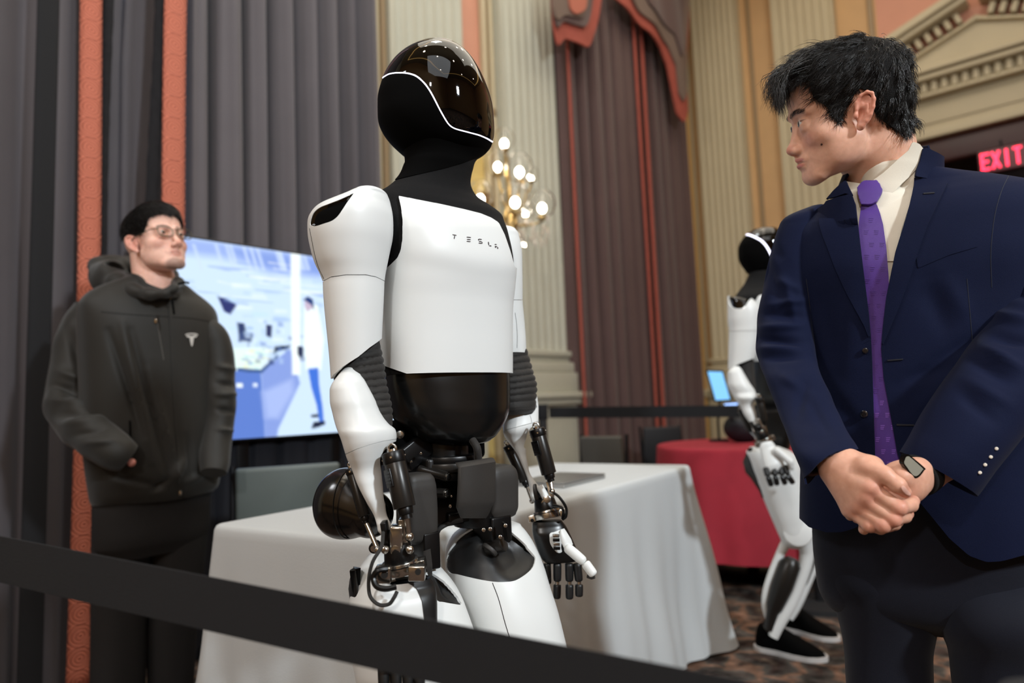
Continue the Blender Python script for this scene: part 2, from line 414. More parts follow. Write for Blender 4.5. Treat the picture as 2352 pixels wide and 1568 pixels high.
# floor, ceiling and the four walls
RW, RL = 9.5, 9.5
fl = G(); c4 = [WL(SCOR, -.15), WR(RW, -.15), WR(RW, RL), WL(SCOR-RL, 0)]
def slab(g, pts, z0, z1):
    v = [np.array([p[0], p[1], z]) for z in (z0, z1) for p in pts]; n = len(pts)
    g.add(v, [list(range(n))[::-1], list(range(n, 2*n))]+[[i, (i+1) % n, n+(i+1) % n, n+i] for i in range(n)])
    return g
q4 = [WL(SCOR)-UL*0+(-NL-(-UL))*0, WR(RW), WR(RW, RL), WL(SCOR-RL)]
q4 = [C0-NL*.3+UL*.3, WR(RW)+UL*.3, WR(RW, RL), WL(SCOR-RL)-NL*.3]
struct('floor', slab(G(), q4, -.1, 0), M_carpet, smooth=False)
ceil = slab(G(), q4, 6.2, 6.3)
ceil = struct('ceiling', ceil, M_ceil, smooth=False)
def wallbox(name, F, a, b, z0, z1, m, o0=-.14, o1=0., parent=None):
    g = G(); ps = [F(a, o0), F(b, o0), F(b, o1), F(a, o1)]
    g.add([p+ZZ*z for z in (z0, z1) for p in ps], [[0, 1, 2, 3], [7, 6, 5, 4], [0, 4, 5, 1], [1, 5, 6, 2], [2, 6, 7, 3], [3, 7, 4, 0]])
    o = g.obj(name, m, parent, smooth=False)
    if parent is None: tag(o, kind='structure')
    return o
# left wall with two window openings
wl = empty('wall_left', WL(0), kind='structure')
for a, b, z0, z1, m in ((-4, -1.9, 0, 6.2, M_cream), (-1.9, 1.014, 0, .3, M_cream), (-1.9, 1.014, 5.6, 6.2, M_cream), (1.014, 2.9, 0, 3.2, M_yellow), (1.014, 2.9, 3.2, 6.2, M_pink),
                        (2.9, 5.05, 0, .3, M_cream), (2.9, 5.05, 5.6, 6.2, M_cream), (5.05, 5.75, 0, 6.2, M_cream2)):
    wallbox('wall_panel', WL, a, b, z0, z1, m, parent=wl)
wr = empty('wall_right', WR(0), kind='structure')
for a, b, z0, z1, m in ((0, 1.93, 0, 6.2, M_orange), (1.93, 2.06, 0, 3.25, M_orange), (3.36, RW, 0, 6.2, M_orange), (1.93, 3.36, 3.25, 6.2, M_pink)):
    wallbox('wall_panel', WR, a, b, z0, z1, m, parent=wr)
tag(wallbox('wall_back', lambda a, o: WR(RW)+NR*a-UR*o, -.14, RL, 0, 6.2, M_orange, -.14, 0), kind='structure')
tag(wallbox('wall_front', lambda a, o: WL(SCOR-RL)+NL*a-UL*o*-1, 0, RW, 0, 6.2, M_orange, -.14, 0), kind='structure')
def win(name, a, b, z0, z1, col, st):
    m = mat(name+'_daylight', '#ffffff', .3, emit=col, estr=st)
    e = empty(name, WL((a+b)/2, -.1, z0), kind='structure')
    for k in range(3):
        s0 = a+(b-a)*k/3+.03; s1 = a+(b-a)*(k+1)/3-.03
        g = G(); ps = [WL(s0, -.12), WL(s1, -.12), WL(s1, -.11), WL(s0, -.11)]
        g.add([p+ZZ*z for z in (z0, z1) for p in ps], [[0, 1, 2, 3], [7, 6, 5, 4], [0, 4, 5, 1], [1, 5, 6, 2], [2, 6, 7, 3], [3, 7, 4, 0]]); g.obj('pane', m, e, smooth=False)
    g = G()
    for k in range(4): g.box(WL(a+(b-a)*k/3, -.1, (z0+z1)/2), .03, .03, (z1-z0)/2, UL, NL, ZZ)
    for z in (z0, z1, (z0+z1)*.5): g.box(WL((a+b)/2, -.1, z), (b-a)/2, .03, .03, UL, NL, ZZ)
    g.obj('window_frame', M_cream, e, smooth=False)
win('window_1', -1.9, 1.0, .3, 5.6, '#9cc4ff', 1.2)
win('window_2', 2.9, 5.05, .3, 5.6, '#9cc4ff', .6)
# fluted pilasters standing on moulded pedestals
def pilaster(F, U_, N_, a, b, m, ped=1.09, flutes=7, nm='pilaster'):
    e = empty('pilaster', F((a+b)/2, 0), kind='structure')
    w = b-a; dp = .10; pr = [(0, 0.)]; 
    fw = w/(flutes*1.45+.45)
    xs = []
    x = fw*.7
    for i in range(flutes):
        for k in range(7):
            t = k/6; xs.append((x+fw*.95*t, -math.sin(math.pi*t)*fw*.42))
        x += fw*1.42
    prof = [(0, -dp)]+[(0, 0)]+xs+[(w, 0), (w, -dp)]
    V = [F(a+p[0], dp+p[1])+ZZ*z for z in (ped+.34, 6.2) for p in prof]; n = len(prof)
    f = [[i, i+1, n+i+1, n+i] for i in range(n-1)]
    obj('fluted_shaft', V, [q[::-1] for q in f] if F is WR else f, m, e, smooth=True, sharp=30)
    steps = [(ped+.34, ped+.29, .035), (ped+.29, ped+.25, .015), (ped+.25, ped+.17, .05), (ped+.17, ped+.02, .07), (ped+.02, ped-.03, .13), (ped-.03, ped-.08, .10), (ped-.08, .30, .055), (.30, .22, .08), (.22, 0, .11)]
    for z1, z0, ov in steps:
        g = G(); g.box(F((a+b)/2, (dp+ov)/2, (z0+z1)/2), w/2+ov, (dp+ov)/2, (z1-z0)/2-.001, U_, N_, ZZ, bev=.012 if z1-z0 < .1 else .006)
        g.obj('base_moulding', m, e, sharp=30)
    return e
M_p1 = M_cream
pilaster(WL, UL, NL, 1.14, 1.79, M_cream); pilaster(WL, UL, NL, 2.19, 2.85, M_cream)
pilaster(WR, UR, NR, .10, .62, M_cream2); pilaster(WR, UR, NR, .985, 1.58, M_cream2)
# vertical mouldings
for F, U_, N_, a, b, o, m, nm in ((WL, UL, NL, 1.0, 1.06, .07, M_gold, 1), (WL, UL, NL, 1.062, 1.10, .05, M_cream2, 2), (WL, UL, NL, 1.10, 1.14, .07, M_brown, 3), (WL, UL, NL, 2.06, 2.10, .05, M_cream2, 4), (WL, UL, NL, 2.10, 2.14, .03, M_brown, 5), (WL, UL, NL, 2.14, 2.18, .05, M_cream2, 5),
                                  (WL, UL, NL, 5.03, 5.2, .08, M_cream2, 6), (WL, UL, NL, 5.3, 5.38, .05, M_gold, 7), (WR, UR, NR, .7, .74, .03, M_brown, 8), (WR, UR, NR, 1.86, 1.91, .03, M_brown, 9)):
    g = G(); g.box(F((a+b)/2, o/2, 3.1), (b-a)/2-.001, o/2, 3.1, U_, N_, ZZ, bev=.008); tag(g.obj('trim_%d' % nm, m, sharp=30), kind='structure')
g = G(); g.box(WL(1.98, .03, 3.2), .19, .025, .03, UL, NL, ZZ, bev=.008); tag(g.obj('trim_10', M_brown), kind='structure')
for F, U_, N_, a, b, nm in ((WL, UL, NL, 1.8, 2.18, 'left'), (WL, UL, NL, 5.0, 5.5, 'left'), (WR, UR, NR, 1.6, 2.0, 'right'), (WR, UR, NR, .64, .96, 'right')):
    g = G(); g.box(F((a+b)/2, .03, .16), (b-a)/2, .03, .16, U_, N_, ZZ, bev=.01); g.box(F((a+b)/2, .035, 1.06), (b-a)/2, .035, .04, U_, N_, ZZ, bev=.01); tag(g.obj('baseboard_'+nm, M_cream2), kind='structure')
# door with pediment
d1 = empty('door_1', WR(2.7), kind='structure')
def dbox(nm, a, b, o0, o1, z0, z1, m, bev=.008):
    g = G(); g.box(WR((a+b)/2, (o0+o1)/2, (z0+z1)/2), (b-a)/2, (o1-o0)/2, (z1-z0)/2, UR, NR, ZZ, bev=bev); return g.obj(nm, m, d1, sharp=30)
dbox('jamb', 1.98, 2.06, 0, .08, 0, 3.3, M_cream2); dbox('jamb', 3.34, 3.42, 0, .08, 0, 3.3, M_cream2)
dbox('architrave', 1.98, 3.42, 0, .08, 3.25, 3.33, M_cream2); dbox('frieze', 2.0, 3.4, 0, .05, 3.33, 3.60, M_cream2); dbox('frieze_panel', 2.1, 3.3, .05, .062, 3.38, 3.55, M_cream2)
dbox('cornice', 1.93, 3.47, 0, .16, 3.60, 3.63, M_cream2); dbox('cornice', 1.88, 3.52, 0, .20, 3.74, 3.79, M_cream2, .015); dbox('cornice', 1.85, 3.55, 0, .23, 3.795, 3.85, M_cream2, .015)
dbox('cornice', 1.93, 3.47, 0, .09, 3.63, 3.74, M_cream2)
for k in range(20): dbox('dentil', 1.95+k*.0775, 1.99+k*.0775, .09, .14, 3.645, 3.735, M_cream2, .004)
PK, PZ, SL = 2.7, 3.85, .36
g = G(); g.add([WR(1.9, 0, PZ), WR(3.5, 0, PZ), WR(PK, 0, PZ+.8*SL+.1), WR(1.9, .05, PZ), WR(3.5, .05, PZ), WR(PK, .05, PZ+.8*SL+.1)], [[3, 4, 5], [0, 3, 5, 2], [1, 2, 5, 4]]); g.obj('tympanum', M_cream2, d1, smooth=False)
for sg in (-1, 1):
    dr = nrm(UR*sg*-1+ZZ*SL); base = WR(PK-sg*-1*-.9 if False else PK+sg*.9, 0, PZ)
    up = nrm(np.cross(dr, NR)); up = up if up[2] > 0 else -up
    Lr = .9/ (1/math.sqrt(1+SL*SL))
    for (h0, h1, o1) in ((.0, .03, .10), (.16, .21, .2), (.21, .28, .24)):
        g = G(); g.box(base+dr*Lr/2+up*(h0+h1)/2+NR*o1/2, Lr/2+.02, o1/2, (h1-h0)/2, dr, NR, up, bev=.01); g.obj('raking_cornice', M_cream2, d1, sharp=30)
    for k in range(10):
        g = G(); g.box(base+dr*(.12+k*.082)+up*.09+NR*.08, .02, .05, .045, dr, NR, up, bev=.003); g.obj('dentil', M_cream2, d1, sharp=30)
dbox('red_pelmet', 2.07, 3.33, -.1, .02, 3.02, 3.24, M_darkwood, .03)
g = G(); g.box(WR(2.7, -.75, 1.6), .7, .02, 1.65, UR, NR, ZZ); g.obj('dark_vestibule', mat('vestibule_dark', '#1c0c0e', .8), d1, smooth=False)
dbox('door_leaf', 2.08, 2.16, -.66, -.12, 0, 3.0, M_darkwood); dbox('door_leaf', 3.25, 3.33, -.66, -.12, 0, 3.0, M_darkwood)
# exit sign hanging in the doorway
ex = empty('exit_sign', WR(2.78, .05, 2.9), 'red lit exit sign hanging in the dark doorway at the right edge', 'sign')
g = G(); g.box(WR(2.78, .02, 2.93), .17, .03, .10, UR, NR, ZZ, bev=.008); g.obj('housing', mat('sign_housing', '#5a2a30', .4), ex)
g = G(); g.cyl(WR(2.78, .02, 3.03), WR(2.78, .02, 3.1), .008); g.obj('bracket', M_black, ex)
M_exit = mat('red_sign_light', '#ff3050', .5, emit='#ff3355', estr=3.0)
SEG = {'E': [((0, 0), (0, 1)), ((0, 0), (.6, 0)), ((0, .5), (.5, .5)), ((0, 1), (.6, 1))], 'X': [((0, 0), (.6, 1)), ((0, 1), (.6, 0))], 'I': [((.3, 0), (.3, 1))], 'T': [((.3, 0), (.3, 1)), ((0, 1), (.6, 1))]}
for i, ch in enumerate('EXIT'):
    g = G()
    for (a, b) in SEG[ch]:
        pa = WR(2.78-.14+i*.075+a[0]*.075, .056, 2.865+a[1]*.13); pb = WR(2.78-.14+i*.075+b[0]*.075, .056, 2.865+b[1]*.13)
        dr = nrm(pb-pa); g.box((pa+pb)/2, np.linalg.norm(pb-pa)/2+.008, .004, .009, dr, NR, nrm(np.cross(dr, NR)))
    g.obj('letter', M_exit, ex, smooth=False)
# ------------------------------------------------------------------ drapes
def drape(name, F, a, b, out, z0, z1, nf, amp, m, seed=0, parent=None, label=None, cat=None, group=None, flare=0.):
    rs = np.random.RandomState(seed); nz = 26; ns = int(nf*14); ss = np.linspace(0, 1, ns)
    ph = np.cumsum(rs.uniform(.6, 1.4, ns)); ph = ph/ph[-1]*nf*2*math.pi; am = amp*(.65+.5*np.interp(ss, np.linspace(0, 1, nf+1), rs.uniform(0, 1, nf+1)))
    V = []; f = []
    for k, z in enumerate(np.linspace(z1, z0, nz)):
        t = k/(nz-1); am2 = am*(.75+.35*t)
        wob = .35*np.sin(ph*.5+1.7*t+seed)
        o = out+am2*(2.1*np.abs(np.sin((ph+wob*t)/2))**.65-1.25)+.18*am2*np.sin(2.1*ph+seed)
        s = a+(b-a)*ss+.012*np.sin(ph*1.1+3*t); V += [F(x, y, z) for x, y in zip(s, o)]
    for i in range(nz-1):
        for j in range(ns-1): f.append([i*ns+j, (i+1)*ns+j, (i+1)*ns+j+1, i*ns+j+1])
    V = np.array(V); v, ff = shell(V, f, .0, .006)
    o = obj(name, v, ff, m, parent, smooth=True, sharp=60)
    return tag(o, label, cat, group)
def band_mat(name, c1, c2):
    m = bpy.data.materials.new(name); m.use_nodes = True; nt = m.node_tree; b = nt.nodes['Principled BSDF']; L = nt.links.new; b.inputs['Roughness'].default_value = .8
    uv = nt.nodes.new('ShaderNodeUVMap'); fr = nt.nodes.new('ShaderNodeVectorMath'); fr.operation = 'FRACTION'; L(uv.outputs[0], fr.inputs[0])
    sb = nt.nodes.new('ShaderNodeVectorMath'); sb.operation = 'SUBTRACT'; sb.inputs[1].default_value = (.5, .5, 0); L(fr.outputs[0], sb.inputs[0])
    ln = nt.nodes.new('ShaderNodeVectorMath'); ln.operation = 'LENGTH'; L(sb.outputs[0], ln.inputs[0])
    ml = nt.nodes.new('ShaderNodeMath'); ml.operation = 'MULTIPLY'; ml.inputs[1].default_value = 42; L(ln.outputs['Value'], ml.inputs[0])
    sn = nt.nodes.new('ShaderNodeMath'); sn.operation = 'SINE'; L(ml.outputs[0], sn.inputs[0])
    r = nt.nodes.new('ShaderNodeValToRGB'); r.color_ramp.elements[0].position = .0; r.color_ramp.elements[0].color = (*lin(c1), 1); r.color_ramp.elements[1].position = .8; r.color_ramp.elements[1].color = (*lin(c2), 1)
    L(sn.outputs[0], r.inputs[0]); L(r.outputs[0], b.inputs['Base Color'])
    bn = nt.nodes.new('ShaderNodeBump'); bn.inputs['Strength'].default_value = .5; bn.inputs['Distance'].default_value = .004; L(sn.outputs[0], bn.inputs['Height']); L(bn.outputs[0], b.inputs['Normal']); return m
M_band = band_mat('medallion_braid', '#c9735a', '#98503e')
def band(name, F, pts, wd, m, parent, z0, z1, label=None, thick=.012, rip=0.):
    """strip hanging down: pts(z)->(s,out)"""
    nz = 90; V = []; f = []; uv = []
    for k, z in enumerate(np.linspace(z1, z0, nz)):
        s, o = pts(z)
        for j in range(5): V.append(F(s+wd*j/4, o+.008*math.sin(math.pi*j/4)+rip*math.sin(z*40+j), z)); uv.append((j/4, z/wd))
    for i in range(nz-1):
        for j in range(4): f.append([i*5+j, (i+1)*5+j, (i+1)*5+j+1, i*5+j+1])
    v, ff = shell(np.array(V), f, 0, thick); o = obj(name, v, ff, m, parent, label=label)
    ul = o.data.uv_layers.new(name='UVMap'); uvv = uv+uv
    for lp in o.data.loops: ul.data[lp.index].uv = uvv[lp.vertex_index]
    return o
dl = empty('window_drape', WL(-1.3, .2), 'grey drape with braid edge, left side of the window behind the man in black', 'drape', 'grey drapes of the left window')
drape('drape_panel', WL, -2.6, -.555, .17, .0, 5.7, 9, .07, M_drape, 3, dl)
band('braid_band', WL, lambda z: (-.61+.010*math.sin(z*1.3)-.012*(3-z)*.4, .235), .085, M_band, dl, 0, 5.7, 'salmon braid with ring medallions')
band('fringe', WL, lambda z: (-.525+.008*math.sin(z*2.3)-.012*(3-z)*.4, .215), .045, M_fringe, dl, 0, 5.7, 'black fringe', rip=.004)
dr_ = empty('window_drape', WL(.4, .2), 'grey drape with braid edge behind the screen', 'drape', 'grey drapes of the left window')
drape('drape_panel', WL, -.16, 1.02, .13, .0, 5.7, 8, .10, M_drape, 11, dr_)
band('braid_band', WL, lambda z: (-.245-.018*(4-z)*.9+.01*math.sin(z*1.6), .225), .10, M_band, dr_, 0, 5.7, 'salmon braid with ring medallions')
band('fringe', WL, lambda z: (-.30-.018*(4-z)*.9+.01*math.sin(z*2.6), .205), .055, M_fringe, dr_, 0, 5.7, 'black fringe', rip=.005)
drape('inner_curtain', WL, -.56, -.388, .06, .0, 5.6, 2, .02, M_drape, 5, None, 'plain grey inner curtain left of the bright gap', 'curtain', 'grey inner curtains')
lc = G(); 
def inner2():
    V = []; f = []; nz = 20
    for k, z in enumerate(np.linspace(5.6, 0, nz)):
        x0 = -.402+.05*max(0, (z-2.72)); V += [WL(x0+(-.18-x0)*j/9, .065+.02*math.sin(j*1.3+z*.3), z) for j in range(10)]
    for i in range(nz-1):
        for j in range(9): f.append([i*10+j, (i+1)*10+j, (i+1)*10+j+1, i*10+j+1])
    v, ff = shell(np.array(V), f, 0, .005); tag(obj('inner_curtain', v, ff, M_drape), 'plain grey inner curtain right of the bright gap', 'curtain', 'grey inner curtains')
inner2()
# black strip standing in for the shadow gap at the far left
drape('blackout_curtain', WL, -.79, -.712, .30, 0, 5.5, 1, .012, M_black, 8, None, 'narrow black strip standing in for the shadow gap at the left edge', 'curtain')
# maroon drapes of the second window, with valance
dm = empty('window_drape', WL(3.4, .2), 'maroon drape hanging left of the far window centre', 'drape', 'maroon drapes of the far window')
drape('drape_panel', WL, 2.835, 3.98, .16, 0, 5.6, 6, .09, M_drape2, 21, dm)
band('edge_braid', WL, lambda z: (3.93+.006*math.sin(z), .235), .05, M_trimred, dm, 0, 5.6, 'brick red edging')
band('edge_braid', WL, lambda z: (2.84, .24), .035, M_trimred, dm, 0, 5.6, 'brick red edging')
dm2 = empty('window_drape', WL(4.6, .2), 'maroon drape hanging right of the far window centre', 'drape', 'maroon drapes of the far window')
drape('drape_panel', WL, 4.08, 5.05, .14, 0, 5.6, 5, .08, M_drape2, 22, dm2)
band('edge_braid', WL, lambda z: (4.07, .225), .06, M_trimred, dm2, 0, 5.6, 'brick red edging')
g = G(); g.box(WL(3.95, .03, 2.95), 1.10, .01, 2.7, UL, NL, ZZ); tag(g.obj('window_block_sheet', mat('block_sheet_dark', '#2a1c1c', .9), smooth=False), 'dark sheet added behind the two maroon drapes to block the window glow', 'curtain')  # added sheet covering the glowing panes between the drapes
def valance():
    e = empty('valance', WL(3.9, .3, 4.2), 'maroon swagged valance with red braid border above the far window', 'valance')
    def sheet(pts_in_px, out, m, nm, th=.02):
        # polygon given as points on the plane parallel to the wall at distance out
        poly = []
        for x, y in pts_in_px:
            dr = P(x, y, 1)-CAM; t = ((WL(0, out)-CAM)@NL)/(dr@NL); p = CAM+dr*t; poly.append(((p-W0)@UL, p[2]))
        lo = np.min(poly, 0); hi = np.max(poly, 0); n = 44; xs = np.linspace(lo[0], hi[0], n); zs = np.linspace(lo[1], hi[1], n)
        X, Z = np.meshgrid(xs, zs); gg = polysd(np.stack([X.ravel(), Z.ravel()], 1), poly)
        V = np.array([WL(a, out+.012*math.sin(a*14+b*3), b) for a, b in zip(X.ravel(), Z.ravel())]); f = [[j*n+i, j*n+i+1, (j+1)*n+i+1, (j+1)*n+i] for j in range(n-1) for i in range(n-1)]
        V, f, s = clip(V, f, gg); v, ff = shell(V, f, th/2, th); obj(nm, v, ff, m, e, sharp=50)
    left = smooth_poly([(1268, -60), (1378, -60), (1376, 10), (1368, 70), (1350, 108), (1325, 100), (1300, 88), (1278, 95)], 50)
    left2 = smooth_poly([(1268, -60), (1366, -60), (1362, 0), (1356, 38), (1340, 62), (1320, 58), (1298, 48), (1276, 56)], 50)
    left3 = smooth_poly([(1268, -60), (1352, -60), (1352, 0), (1346, 18), (1334, 40), (1318, 40), (1300, 34), (1274, 40)], 50)
    left4 = smooth_poly([(1308, -60), (1345, -60), (1344, 10), (1332, 30), (1318, 30), (1309, 5)], 40)
    sheet(left, .36, M_trimred, 'braid_border'); sheet(left2, .385, M_drape2, 'swag'); sheet(left3, .40, mat('grey_brown_braid', '#6b5a50', .8), 'braid_stripe'); sheet(left4, .42, mat('salmon_applique', '#a8604c', .8), 'applique')
    right = [(1395, -60), (1580, -60), (1578, 150), (1577, 255), (1570, 283), (1556, 262), (1546, 210), (1534, 150), (1518, 112), (1490, 75), (1450, 35), (1412, -5)]
    right2 = [(1440, -60), (1580, -60), (1578, 120), (1574, 215), (1568, 235), (1560, 215), (1552, 150), (1536, 105), (1505, 62), (1470, 25), (1445, -15)]
    right3 = [(1462, -60), (1572, -60), (1570, 100), (1563, 130), (1548, 80), (1520, 45), (1490, 10)]
    sheet(right, .34, M_trimred, 'braid_border'); sheet(right2, .365, mat('grey_brown_braid', '#6b5a50', .8), 'braid_stripe'); sheet(right3, .385, M_drape2, 'swag')
valance()
# ------------------------------------------------------------------ crystal wall light with glass globes
def sconce():
    e = empty('crystal_wall_light', WL(2.0, .05, 2.3), 'brass and crystal wall light with clear glass globes beside the black robot head', 'wall light')
    M_glass = mat('clear_globe_glass', '#ffffff', .04, trans=1., spec=.5); M_glass.node_tree.nodes['Principled BSDF'].inputs['IOR'].default_value = 1.2
    M_bulb = mat('glowing_bulb', '#ffffff', .4, emit='#fff4e0', estr=30.); M_br = mat('polished_brass', '#a88f60', .35, metal=1.); M_cr = mat('crystal_drop', '#cbbfae', .05, spec=.9, coat=1)
    c = P(1172, 500, 4.5); g = G(); g.box(WL(2.03, .03, 2.35), .07, .03, .22, UL, NL, ZZ, bev=.02); g.tube([WL(2.03, .05, 2.3), (WL(2.03, .05, 2.3)+c)/2-ZZ*.05, c], .018); g.obj('back_plate', M_br, e)
    g = G(); g.sph(c, .05); g.tube([c-ZZ*.22, c-ZZ*.1, c, c+ZZ*.12, P(1160, 340, 4.55)], [.01, .04, .05, .02, .012]); g.obj('stem', M_br, e)
    gl = [(1158, 330, 4.55, 34, .034), (1143, 383, 4.5, 40, .032), (1193, 395, 4.4, 44, .036), (1103, 458, 4.45, 42, .036), (1183, 465, 4.35, 46, .038), (1245, 478, 4.5, 44, .036), (1207, 492, 4.7, 26, .024), (1220, 410, 4.75, 24, .022), (1203, 562, 4.6, 16, .018)]
    for x, y, d, r, br in gl:
        q = P(x, y-10, d); g = G()
        R_ = PX(r*.72, d)
        pr = [(0.35, -1.), (.75, -.72), (1., -.1), (.92, .45), (.62, .85), (.5, 1.05)]
        pts = spline([(a*R_, b*R_) for a, b in pr], 14); V = []; f = []
        for a, b in pts: V += [q+np.array([a*math.cos(t), a*math.sin(t), b]) for t in np.linspace(0, 2*math.pi, 24, endpoint=False)]
        for i in range(13):
            for j in range(24): f.append([i*24+j, i*24+(j+1) % 24, (i+1)*24+(j+1) % 24, (i+1)*24+j])
        v, ff = shell(np.array(V), f, 0, .003); go = obj('glass_globe', v, ff, M_glass, e)
        b = G(); b.sph(P(x, y, d), br*.78, 10, (1, 1, 1.2)); b.obj('bulb', M_bulb, go)
        a = G(); m1 = (q+c)/2-ZZ*.10; a.tube(spline([c-ZZ*.03, m1, q-ZZ*R_*1.25, q-ZZ*R_], 14), .007, 8); a.cyl(q-ZZ*R_*1.08, q-ZZ*R_*.9, R_*.4, n=14); a.obj('arm', M_br, e)
    rs = np.random.RandomState(4)
    for k in range(46):
        x = rs.uniform(1125, 1262); y = rs.uniform(500, 560); g = G(); p = P(x, y, rs.uniform(4.35, 4.6)); h = rs.uniform(.02, .04)
        g.tube([p+ZZ*h, p+ZZ*h*.3, p-ZZ*h], [.002, .011, .002], 6); g.obj('crystal_drop', M_cr, e, smooth=False)
sconce()
# ------------------------------------------------------------------ lamps of the ceiling (seen as reflections)
M_dl = mat('downlight_glow', '#ffffff', .4, emit='#fff1dc', estr=60.)
M_rim = mat('downlight_rim', '#c9b58f', .4, metal=.5)
k = 0
for s_, o_ in [(-2, 2.2), (-2, 4.2), (0, 3.2), (0, 5.4), (2, 2.2), (2, 4.4), (3.8, 3.2), (3.8, 5.6), (-3, 6), (1, 7), (-1, 1.6), (3, 1.4)]:
    p = WL(s_, o_, 6.2); e = empty('ceiling_downlight', p-ZZ*.02, 'round recessed downlight in the ceiling above the robots', 'lamp', 'recessed ceiling downlights')
    g = G(); g.cyl(p-ZZ*.03, p, .12, n=24); g.obj('rim', M_rim, e); g = G(); g.cyl(p-ZZ*.035, p-ZZ*.028, .09, n=24); g.obj('lens', M_dl, e)
cv = G(); M_cove = mat('cove_glow', '#ffe0a8', .5, emit='#f0c070', estr=2.2)
for a0, a1, b0, b1 in ((-3.2, 4.8, 1.0, 1.1), (-3.2, 4.8, 7.4, 7.5), (-3.3, -3.2, 1.0, 7.5), (4.8, 4.9, 1.0, 7.5)):
    cv.box(WL((a0+a1)/2, (b0+b1)/2, 6.17), (a1-a0)/2, (b1-b0)/2, .02, UL, NL, ZZ)
tag(cv.obj('cove_light', M_cove, smooth=False), 'glowing warm cove strip around the ceiling', 'lamp')
# ------------------------------------------------------------------ big screen on a stand in front of the left drape
def television():
    t0, t1 = -.39, 1.02; o = .33
    def S(t, z, f=0.): return np.array([-1.257, 3.1, 0])+UL*t+NL*f+ZZ*z
    # height from the photograph: at the left visible point x=540 the screen spans y 567..1006
    zt, zb = 1.045+(953-560)*(3.1/FPX)*1.0, 1.045-(1008-950)*(3.1/FPX)
    e = empty('television', S((t0+t1)/2, 0), 'large flat screen showing a bright blue factory picture, behind the white table', 'screen')
    tc_, zc = (t0+t1)/2, (zt+zb)/2; hw, hh = (t1-t0)/2, (zt-zb)/2
    g = G(); g.box(S(tc_, zc, -.025), hw+.012, .02, hh+.012, UL, NL, ZZ, bev=.006); g.obj('bezel', mat('screen_bezel', '#0b0c10', .3), e)
    nx, nz = 220, 130; u, v = np.meshgrid(np.linspace(0, 1, nx), np.linspace(0, 1, nz)); X = u.ravel(); Y = v.ravel()     # Y down
    def px2uv(x, y):
        dr = P(x, y, 1)-CAM; t = ((S(0, 0, 0)-CAM)@NL)/(dr@NL); p = CAM+dr*t; return ((p-S(0, 0))@UL-t0)/(t1-t0), (zt-p[2])/(zt-zb)
    c = np.tile(np.array(lin('#cfe6ff')), (len(X), 1))
    def blend(msk, col, a=1.): 
        m_ = (msk*a)[:, None]; c[:] = c*(1-m_)+np.array(lin(col))*m_
    def polym(pts, soft=.012):
        q = np.array([px2uv(*p) for p in pts]); return np.clip(.5+polysd(np.stack([X, Y], 1), q)/soft, 0, 1)
    rs = np.random.RandomState(2)
    blend(polym([(400, 540), (760, 590), (760, 640), (620, 628), (560, 605), (500, 590), (400, 580)], .05), '#9db6f0')
    blend(polym([(520, 570), (760, 600), (760, 632), (600, 610)], .03), '#86a2e6')
    for k in range(16):
        x = rs.uniform(430, 900); blend(polym([(x, 560), (x+6, 560), (x+25, 620), (x+18, 620)], .01), '#cfe2ff', .8)
    for k in range(60):
        x = rs.uniform(400, 950); y = rs.uniform(640, 800); w_ = rs.uniform(8, 40); h = rs.uniform(2, 9)
        blend(polym([(x, y), (x+w_, y+h*.3), (x+w_, y+h), (x, y+h)], .02), ['#aac6f0', '#bfe4f5', '#f6ffff', '#8fb0e0'][k % 4], .6)
    blend(polym([(400, 700), (470, 735), (520, 760), (520, 850), (400, 850)], .03), '#eef8ff')
    blend(polym([(500, 680), (520, 685), (545, 700), (530, 722), (515, 715)], .006), '#2a3570'); blend(polym([(545, 740), (562, 742), (570, 775), (550, 778)], .008), '#2b3c6a')
    blend(polym([(552, 762), (582, 765), (580, 785), (548, 785)], .008), '#3a4f80'); blend(polym([(612, 745), (626, 747), (624, 775), (612, 772)], .006), '#27305f')
    blend(polym([(632, 795), (668, 792), (664, 800), (640, 806), (628, 815)], .006), '#1e3048'); blend(polym([(535, 800), (620, 796), (600, 850), (540, 850)], .02), '#e6fbf0')
    for k in range(24):
        x = rs.uniform(560, 640); y = rs.uniform(800, 845); blend(polym([(x, y), (x+10, y), (x+9, y+4), (x, y+5)], .01), ['#f2e9a0', '#8fd0e8', '#ffffff'][k % 3], .6)
    blend(polym([(400, 850), (600, 852), (612, 1020), (400, 1020)], .006), '#5d7fd0'); blend(polym([(600, 852), (668, 800), (690, 880), (640, 985), (634, 1020), (610, 1020)], .008), '#88a0e2')
    blend(polym([(604, 900), (672, 870), (676, 900), (640, 960), (612, 960)], .03), '#a9bdf2'); blend(polym([(544, 880), (558, 880), (558, 890), (544, 890)], .004), '#eaf6ff'); blend(polym([(582, 880), (592, 880), (592, 888), (582, 888)], .004), '#dceaff')
    blend(polym([(545, 845), (600, 848), (640, 812), (640, 820), (602, 857), (545, 852)], .004), '#3e5c92')
    blend(polym([(668, 560), (690, 560), (690, 860), (672, 860)], .012), '#f6ffff')
    for k in range(46):
        x = rs.uniform(555, 700); y = rs.uniform(735, 830); w_ = rs.uniform(3, 16); h = rs.uniform(3, 14)
        blend(polym([(x, y), (x+w_, y+h*.2), (x+w_, y+h), (x, y+h)], .008), ['#5f7fc4', '#8fa8de', '#2c3f7c', '#dff4ff', '#b6d2f2'][k % 5], .55)
    for k in range(26):
        x = rs.uniform(430, 900); y = rs.uniform(600, 700); blend(polym([(x, y), (x+rs.uniform(30, 120), y+10), (x+rs.uniform(30, 120), y+13), (x, y+3)], .006), ['#8ea9e6', '#f8ffff'][k % 2], .6)
